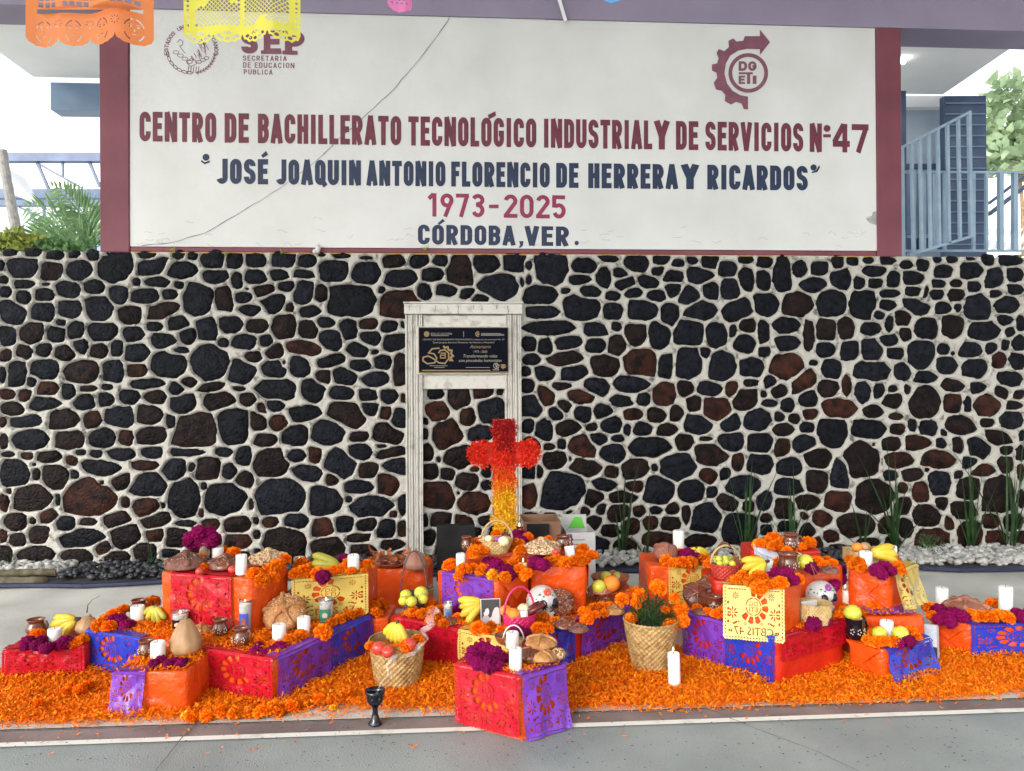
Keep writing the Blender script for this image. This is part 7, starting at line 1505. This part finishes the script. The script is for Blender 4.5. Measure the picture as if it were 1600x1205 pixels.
# photographs
p = at(767, 981, 'C1'); k = mpp(p); ph = thing('old_photograph', 'small black and white photograph of a woman and a man leaning by the bananas', 'photograph', p+Vector((0, .01, .004))); ph.rotation_euler = (-.18, 0, .06)
W_, H_ = 31*k, 42*k
mb = MB(); mb.box((0, 0, H_/2), (W_, .003, H_)); mb.build('paper_border', M['ceramic'], ph); mb = MB(); mb.box((0, -.002, H_/2), (W_*.93, .002, H_*.95)); mb.build('picture', M['photodark'], ph)
def pflat(name, P, m, y): mb = MB(); mb.add([((x-.5)*W_, y, z*H_) for x, z in P], [tuple(range(len(P)))]); mb.build(name, M[m], ph)
pflat('figure', [(.05, .04), (.62, .04), (.60, .12), (.50, .24), (.40, .36), (.34, .42), (.18, .42), (.07, .3)], 'photogrey', -.0036)
pflat('figure', [(.17, .40), (.36, .40), (.42, .47), (.43, .56), (.38, .66), (.28, .68), (.17, .62), (.14, .5)], 'photolight', -.0040); pflat('hair', [(.13, .5), (.16, .62), (.24, .72), (.36, .72), (.42, .66), (.34, .66), (.24, .62), (.2, .52)], 'photodark', -.0044)
pflat('figure', [(.58, .08), (.94, .08), (.95, .62), (.85, .70), (.70, .66), (.60, .5), (.55, .35)], 'photolight', -.0038); pflat('figure', [(.68, .68), (.84, .68), (.87, .8), (.80, .9), (.70, .88), (.66, .78)], 'photodark', -.0043); pflat('hand', [(.44, .30), (.58, .36), (.6, .28), (.5, .22)], 'photolight', -.0045)
p0 = at(1462, 1034, 'G'); t_ = thing('large_photograph', 'dark grey photographic print leaning between the two right crates', 'photograph', p0+Vector((-.02, .02, .004))); t_.rotation_euler = (-.75, .0, -.55)
mb = MB(); mb.box((-.03, 0, .10), (.15, .003, .20)); mb.build('paper_border', M['photogrey'], t_); mb = MB(); mb.box((-.03, -.0022, .12), (.13, .002, .15)); mb.build('picture', M['steel'], t_); mb = MB(); mb.box((-.03, -.0035, .04), (.132, .002, .06)); mb.build('caption_area', M['photodark'], t_)
t_ = thing('wrapped_tray', 'silvery plastic wrapped tray leaning at the back of the right group', 'tray', at(1215, 878, 'R6')+Vector((0, .03, .03))); t_.rotation_euler = (-.9, .28, 0)
mb = MB(); mb.box((0, 0, 0), (.25, .008, .10)); mb.build('tray_board', M['steel'], t_); mb = MB(); mb.ball((0, -.01, 0), (.115, .012, .04), 18, 10, fn=lambda q: q*(1+.15*noise.noise(q*4))); mb.build('plastic_wrap', M['steel'], t_, smooth=True)
# incense burner and smoke
p = at(585, 1136, .009); k = mpp(p); t_ = thing('incense_burner', 'glossy black clay goblet incense burner standing on the maroon strip', 'incense burner', p+Vector((0, .03, 0))); r = 15*k
mb = MB(); mb.lathe([(r*.72, 0), (r*.74, .006), (r*.5, .016), (r*.3, .045), (r*.27, .065), (r*.4, .078), (r*.7, .088), (r*.92, .105), (r*.9, .118), (r*1.02, .132), (r*1.06, .145), (r*.98, .145), (r*.88, .125), (r*.7, .10), (.001, .095)], 30, cap=False); mb.lathe([(r*.7, .001), (.001, .001)], 30, cap=False); mb.build('goblet', M['blackclay'], t_, smooth=True)
mb = MB()
for i in range(7): a = i*.9; mb.lathe([(.006, 0), (.004, .006)], 8, (r*.88*math.cos(a), r*.88*math.sin(a), .114))
mb.build('studs', M['blackclay'], t_)
sp = p+Vector((0, .03, .145)); t_ = thing('incense_smoke', 'thin white wisps of incense smoke curling up from the black burner', 'smoke'); t_['kind'] = 'stuff'
def wisp(pts, rad, seed):
    P = [CAM+ray(x, y)*(depth(sp)+d) for x, y, d in pts]; Q = []
    for i in range(len(P)-1):
        for j in range(8):
            u = j/8; q = P[i].lerp(P[i+1], u); q += noise.noise_vector(q*18+Vector((seed, 0, 0)))*.012; Q.append(q)
    n = len(Q); mb = MB(); mb.tube(Q, [rad*(.4+1.8*i/n)*(1+.25*noise.noise(Vector((i*.2, seed, 0)))) for i in range(n)], 8, flat=.5); tag(mb.build('smoke_wisp', M['smoke'], t_, smooth=True), kind='stuff')
wisp([(588, 1082, 0), (596, 1068, .0), (606, 1055, .02), (603, 1042, .02), (612, 1030, .02), (628, 1026, .03), (648, 1018, .05), (662, 1004, .08)], .008, 1); wisp([(592, 1076, 0), (602, 1064, 0), (612, 1060, .01), (608, 1048, .0), (617, 1038, .02), (622, 1020, .03)], .006, 7)
wisp([(655, 1012, .08), (668, 1000, .1), (660, 985, .1), (676, 975, .1), (670, 960, .12), (685, 950, .15)], .010, 4)
# flower cross
cb = atd(788, 832, depth(at(788, 845, 'C4'))+.22); k = mpp(cb); q0 = Vector((cb.x, cb.y, .0)); t_ = thing('flower_cross', 'tall cross covered in red, orange and yellow flowers behind the middle group', 'cross', q0)
Dc = depth(cb)
def cz(py): return (CAM+ray(788, py)*Dc).z
zt_, z1, z2, z3, zb2 = cz(655), cz(688), cz(728), cz(745), cz(824)
mb = MB(); mb.box((0, .03, zt_*.5), (.05, .02, zt_-.04)); mb.build('upright', M['card'], t_); mb = MB(); mb.box((0, .032, (z1+z2)/2), (100*k, .02, .08)); mb.build('crossbar', M['card'], t_)
CMATS = [mat('deep_red_floret', (.36, .008, .012), rough=.6), mat('scarlet_floret', (.78, .028, .010), rough=.6), mat('orange_floret', (.85, .10, .010), rough=.6), mat('yellow_orange_floret', (.88, .33, .01), rough=.6), mat('yellow_floret', (.88, .58, .02), rough=.6)]
mb = MB()
def cross_in(x, z):
    ax = abs(x)/k
    if z > z1: return ax < 18+3*(1 if (z-z1) > (zt_-z1)*.6 else -.5*0)
    if z > z2+.0:
        e_ = 58; cz_ = (z1+z2)/2; 
        return ax < 50 or ((ax-42)**2+((z-cz_)/k)**2) < 20**2
    return ax < 19
cnt = 0
while cnt < 5200:
    x = random.uniform(-62, 62)*k; z = random.uniform(zb2-.02, zt_)
    if z < z1+4*k and z > z2-8*k and abs(x) > 24*k:
        if abs((z-(z1+z2)/2)/k) > 21+2*math.sin(x*90): continue
        if abs(x)/k > 57-((z-(z1+z2)/2)/k)**2*.03: continue
    elif abs(x)/k > 19+2.2*math.sin(z*55): continue
    zz = z+random.gauss(0, .012)
    if zz > z1+.01 and abs(x) < 22*k: mi = 0 if random.random() < .85 else 1
    elif zz > z2-.01: mi = 1 if random.random() < .92 else 2
    elif zz > z3-.02: mi = 2 if random.random() < .8 else 1
    elif zz > z3-.09: mi = 3 if random.random() < .75 else 2
    else: mi = 4 if random.random() < .8 else 3
    if abs(x) < 12*k and z < z1+.02 and z > z1-.07 and random.random() < .75: mi = 0
    edge = min(1, abs(x)/(20*k)) if abs(x) < 22*k else .5
    y = -.012-.028*(1-edge**2)+random.uniform(-.008, .008); a = random.uniform(0, 6.28); L_ = random.uniform(.013, .024); d = Vector((math.cos(a)*.7+x*2, -random.uniform(.5, 1.1), math.sin(a)*.7)).normalized()*L_; s = d.cross(Vector((math.sin(a), 0, math.cos(a)))).normalized()*.0042; b = Vector((x, y, z))
    mb.add([b-s*.6, b+s*.6, b+d*.8+s*1.1, b+d+Vector((0, 0, .003)), b+d*.8-s*1.1], [(0, 1, 2, 3, 4)], mi); cnt += 1
tag(mb.build('florets', CMATS, t_), kind='stuff')
mb = MB(); mb.box((0, .002, (zt_+z2)/2), (34*k, .025, zt_-z2)); mb.box((0, .004, (z1+z2)/2), (104*k, .022, 34*k)); mb.build('flower_backing', CMATS[1], t_); mb = MB(); mb.box((0, .003, (z2+zb2)/2-.005), (32*k, .022, z2-zb2)); mb.build('lower_flower_backing', CMATS[3], t_)
# boxes and slabs behind the altar
def cardbox(px0, px1, py0, py1, d, dp_, m, label, name='cardboard_box', open_=True):
    a, b = atd(px0, py1, d), atd(px1, py0, d); t_ = thing(name, label, 'box', ((a.x+b.x)/2, (a.y+b.y)/2, 0)); w2, h = (b.x-a.x)/2, b.z
    for (c, dd) in (((0, 0, h/2), (2*w2, .006, h)), ((0, dp_, h/2), (2*w2, .006, h)), ((-w2, dp_/2, h/2), (.006, dp_-.007, h)), ((w2, dp_/2, h/2), (.006, dp_-.007, h))): mb = MB(); mb.box(c, dd); mb.build('side', M[m], t_)
    return t_, w2, h
b1, w2, h = cardbox(818, 876, 815, 880, 5.15, .3, 'card', 'brown cardboard box behind the sesame loaf of the middle group')
mb = MB(); mb.box((-.03, -.03, h-.07), (w2*1.2, .01, .12)); mb.build('dark_flap', M['black'], b1)
b2, w2, h = cardbox(886, 930, 832, 890, 5.2, .32, 'whitecard', 'pale grey printed box with a green panel behind the middle group', 'printed_box')
mb = MB(); mb.box((0, .322, h-.0+.02), (2*w2-.02, .003, .10)); mb.build('inner_flap', M['whitecard'], b2); mb = MB(); mb.add([(-.05, .315, h-.03), (w2*.8, .315, h-.03), (w2*.5, .315, h+.05), (.0, .315, h+.055)], [(0, 1, 2, 3)]); mb.build('green_panel', M['greencard'], b2)
for i in range(3): mb = MB(); mb.box((-.02+.01*i, -.005, h-.05-.03*i), (.09, .002, .006)); mb.build('printed_line', M['bluegrey'], b2)
mb = MB(); mb.box((-w2+.02, -.005, h-.02), (.03, .002, .02)); mb.build('printed_mark', M['paintblue'], b2)
def slabbox(x0, x1, y0, d, label): a, b = atd(x0, y0, d), atd(x1, y0, d); mb = MB(); mb.box(((a.x+b.x)/2, (a.y+b.y)/2+.05, a.z/2), (b.x-a.x, .08, a.z)); tag(mb.build('black_board', M['black']), label, 'board')
slabbox(682, 742, 822, 5.6, 'black board leaning at the foot of the white frame'); slabbox(818, 868, 828, 5.4, 'second black board behind the cardboard box')
# logs at the far left
for i, (x0, x1, y, r, lb) in enumerate(((-80, 70, 909, .035, 'mossy log lying on the pavement edge at the far left'), (-60, 88, 902, .028, 'brown log behind the mossy log at the far left'))):
    t_ = thing('log', lb, 'log'); a, b = onz(x0, y, .04), onz(x1, y-1, .04); a.z = b.z = .04+i*.03; mb = MB(); pts = [a.lerp(b, u/8)+noise.noise_vector(Vector((u, i*9, 0)))*.01 for u in range(9)]; mb.tube(pts, r, 12); mb.build('bark', M['logbark'], t_, smooth=True); mb = MB(); mb.tube([pts[-1], pts[-1]+(b-a).normalized()*.003], r*.9, 12); mb.build('cut_end', M['logcut'], t_)
# bladed plants at the wall
def tuft(px, py, hpx, n, label, spread=.35, green='blade', d=None):
    p = onz(px, py, .05); p.y = min(p.y, -.06); k = mpp(p); t_ = thing('long_leaf_plant', label, 'plant', p, group='long leaved plants at the foot of the wall')
    for i in range(n):
        L_ = hpx*k*random.uniform(.35, 1.08); az = random.uniform(0, 2*PI); ln = abs(random.gauss(0, spread))*.85; mb = MB()
        if math.sin(az) > 0: az = -az
        blade(mb, (random.uniform(-.03, .03), random.uniform(-.03, .02), 0), az, L_, ln, random.uniform(.010, .021), 8, random.uniform(.05, .5)*(2.6 if random.random() < .25 else 1)); mb.build('leaf', M[green], t_, smooth=True)
for a in ((973, 870, 180, 15, 'long leaved plant behind the far right end of the middle group', .3), (1005, 868, 90, 8, 'small bladed plant just right of the tall one behind the middle group', .5), (1160, 862, 175, 14, 'long leaved plant above the fruit basket with brown strap', .4), (1222, 858, 185, 10, 'long leaved plant behind the rearmost red crate', .25), (1400, 862, 190, 20, 'large bladed plant behind the pale square basket', .45), (1510, 858, 160, 22, 'dense bladed plant in the white stones left of the right edge', .3), (1580, 860, 225, 20, 'tall bladed plant at the right edge of the wall', .35), (1350, 866, 110, 8, 'drooping bladed plant behind the upper right crate', .8),
          (238, 888, 50, 8, 'small grass tuft in the black gravel beside the tall orange crate', .7), (30, 884, 36, 9, 'small grass tuft in the grey stones at the far left', .8), (165, 898, 30, 6, 'short weed in the middle of the black gravel', .9)): tuft(*a)
leafmass('weed_patch', 'low small leaved weed in front of the right bladed plants', 'weed', 1452, 848, 16, 14, 5.7, 260, .022, 'blade', None, .08)
print('objects', len(bpy.data.objects), 'tris', sum(len(m_.polygons) for m_ in bpy.data.meshes))

for o_ in bpy.data.objects:
    if o_.get('label') and len(o_['label'].split()) > 16: print('LONG', o_['label'])
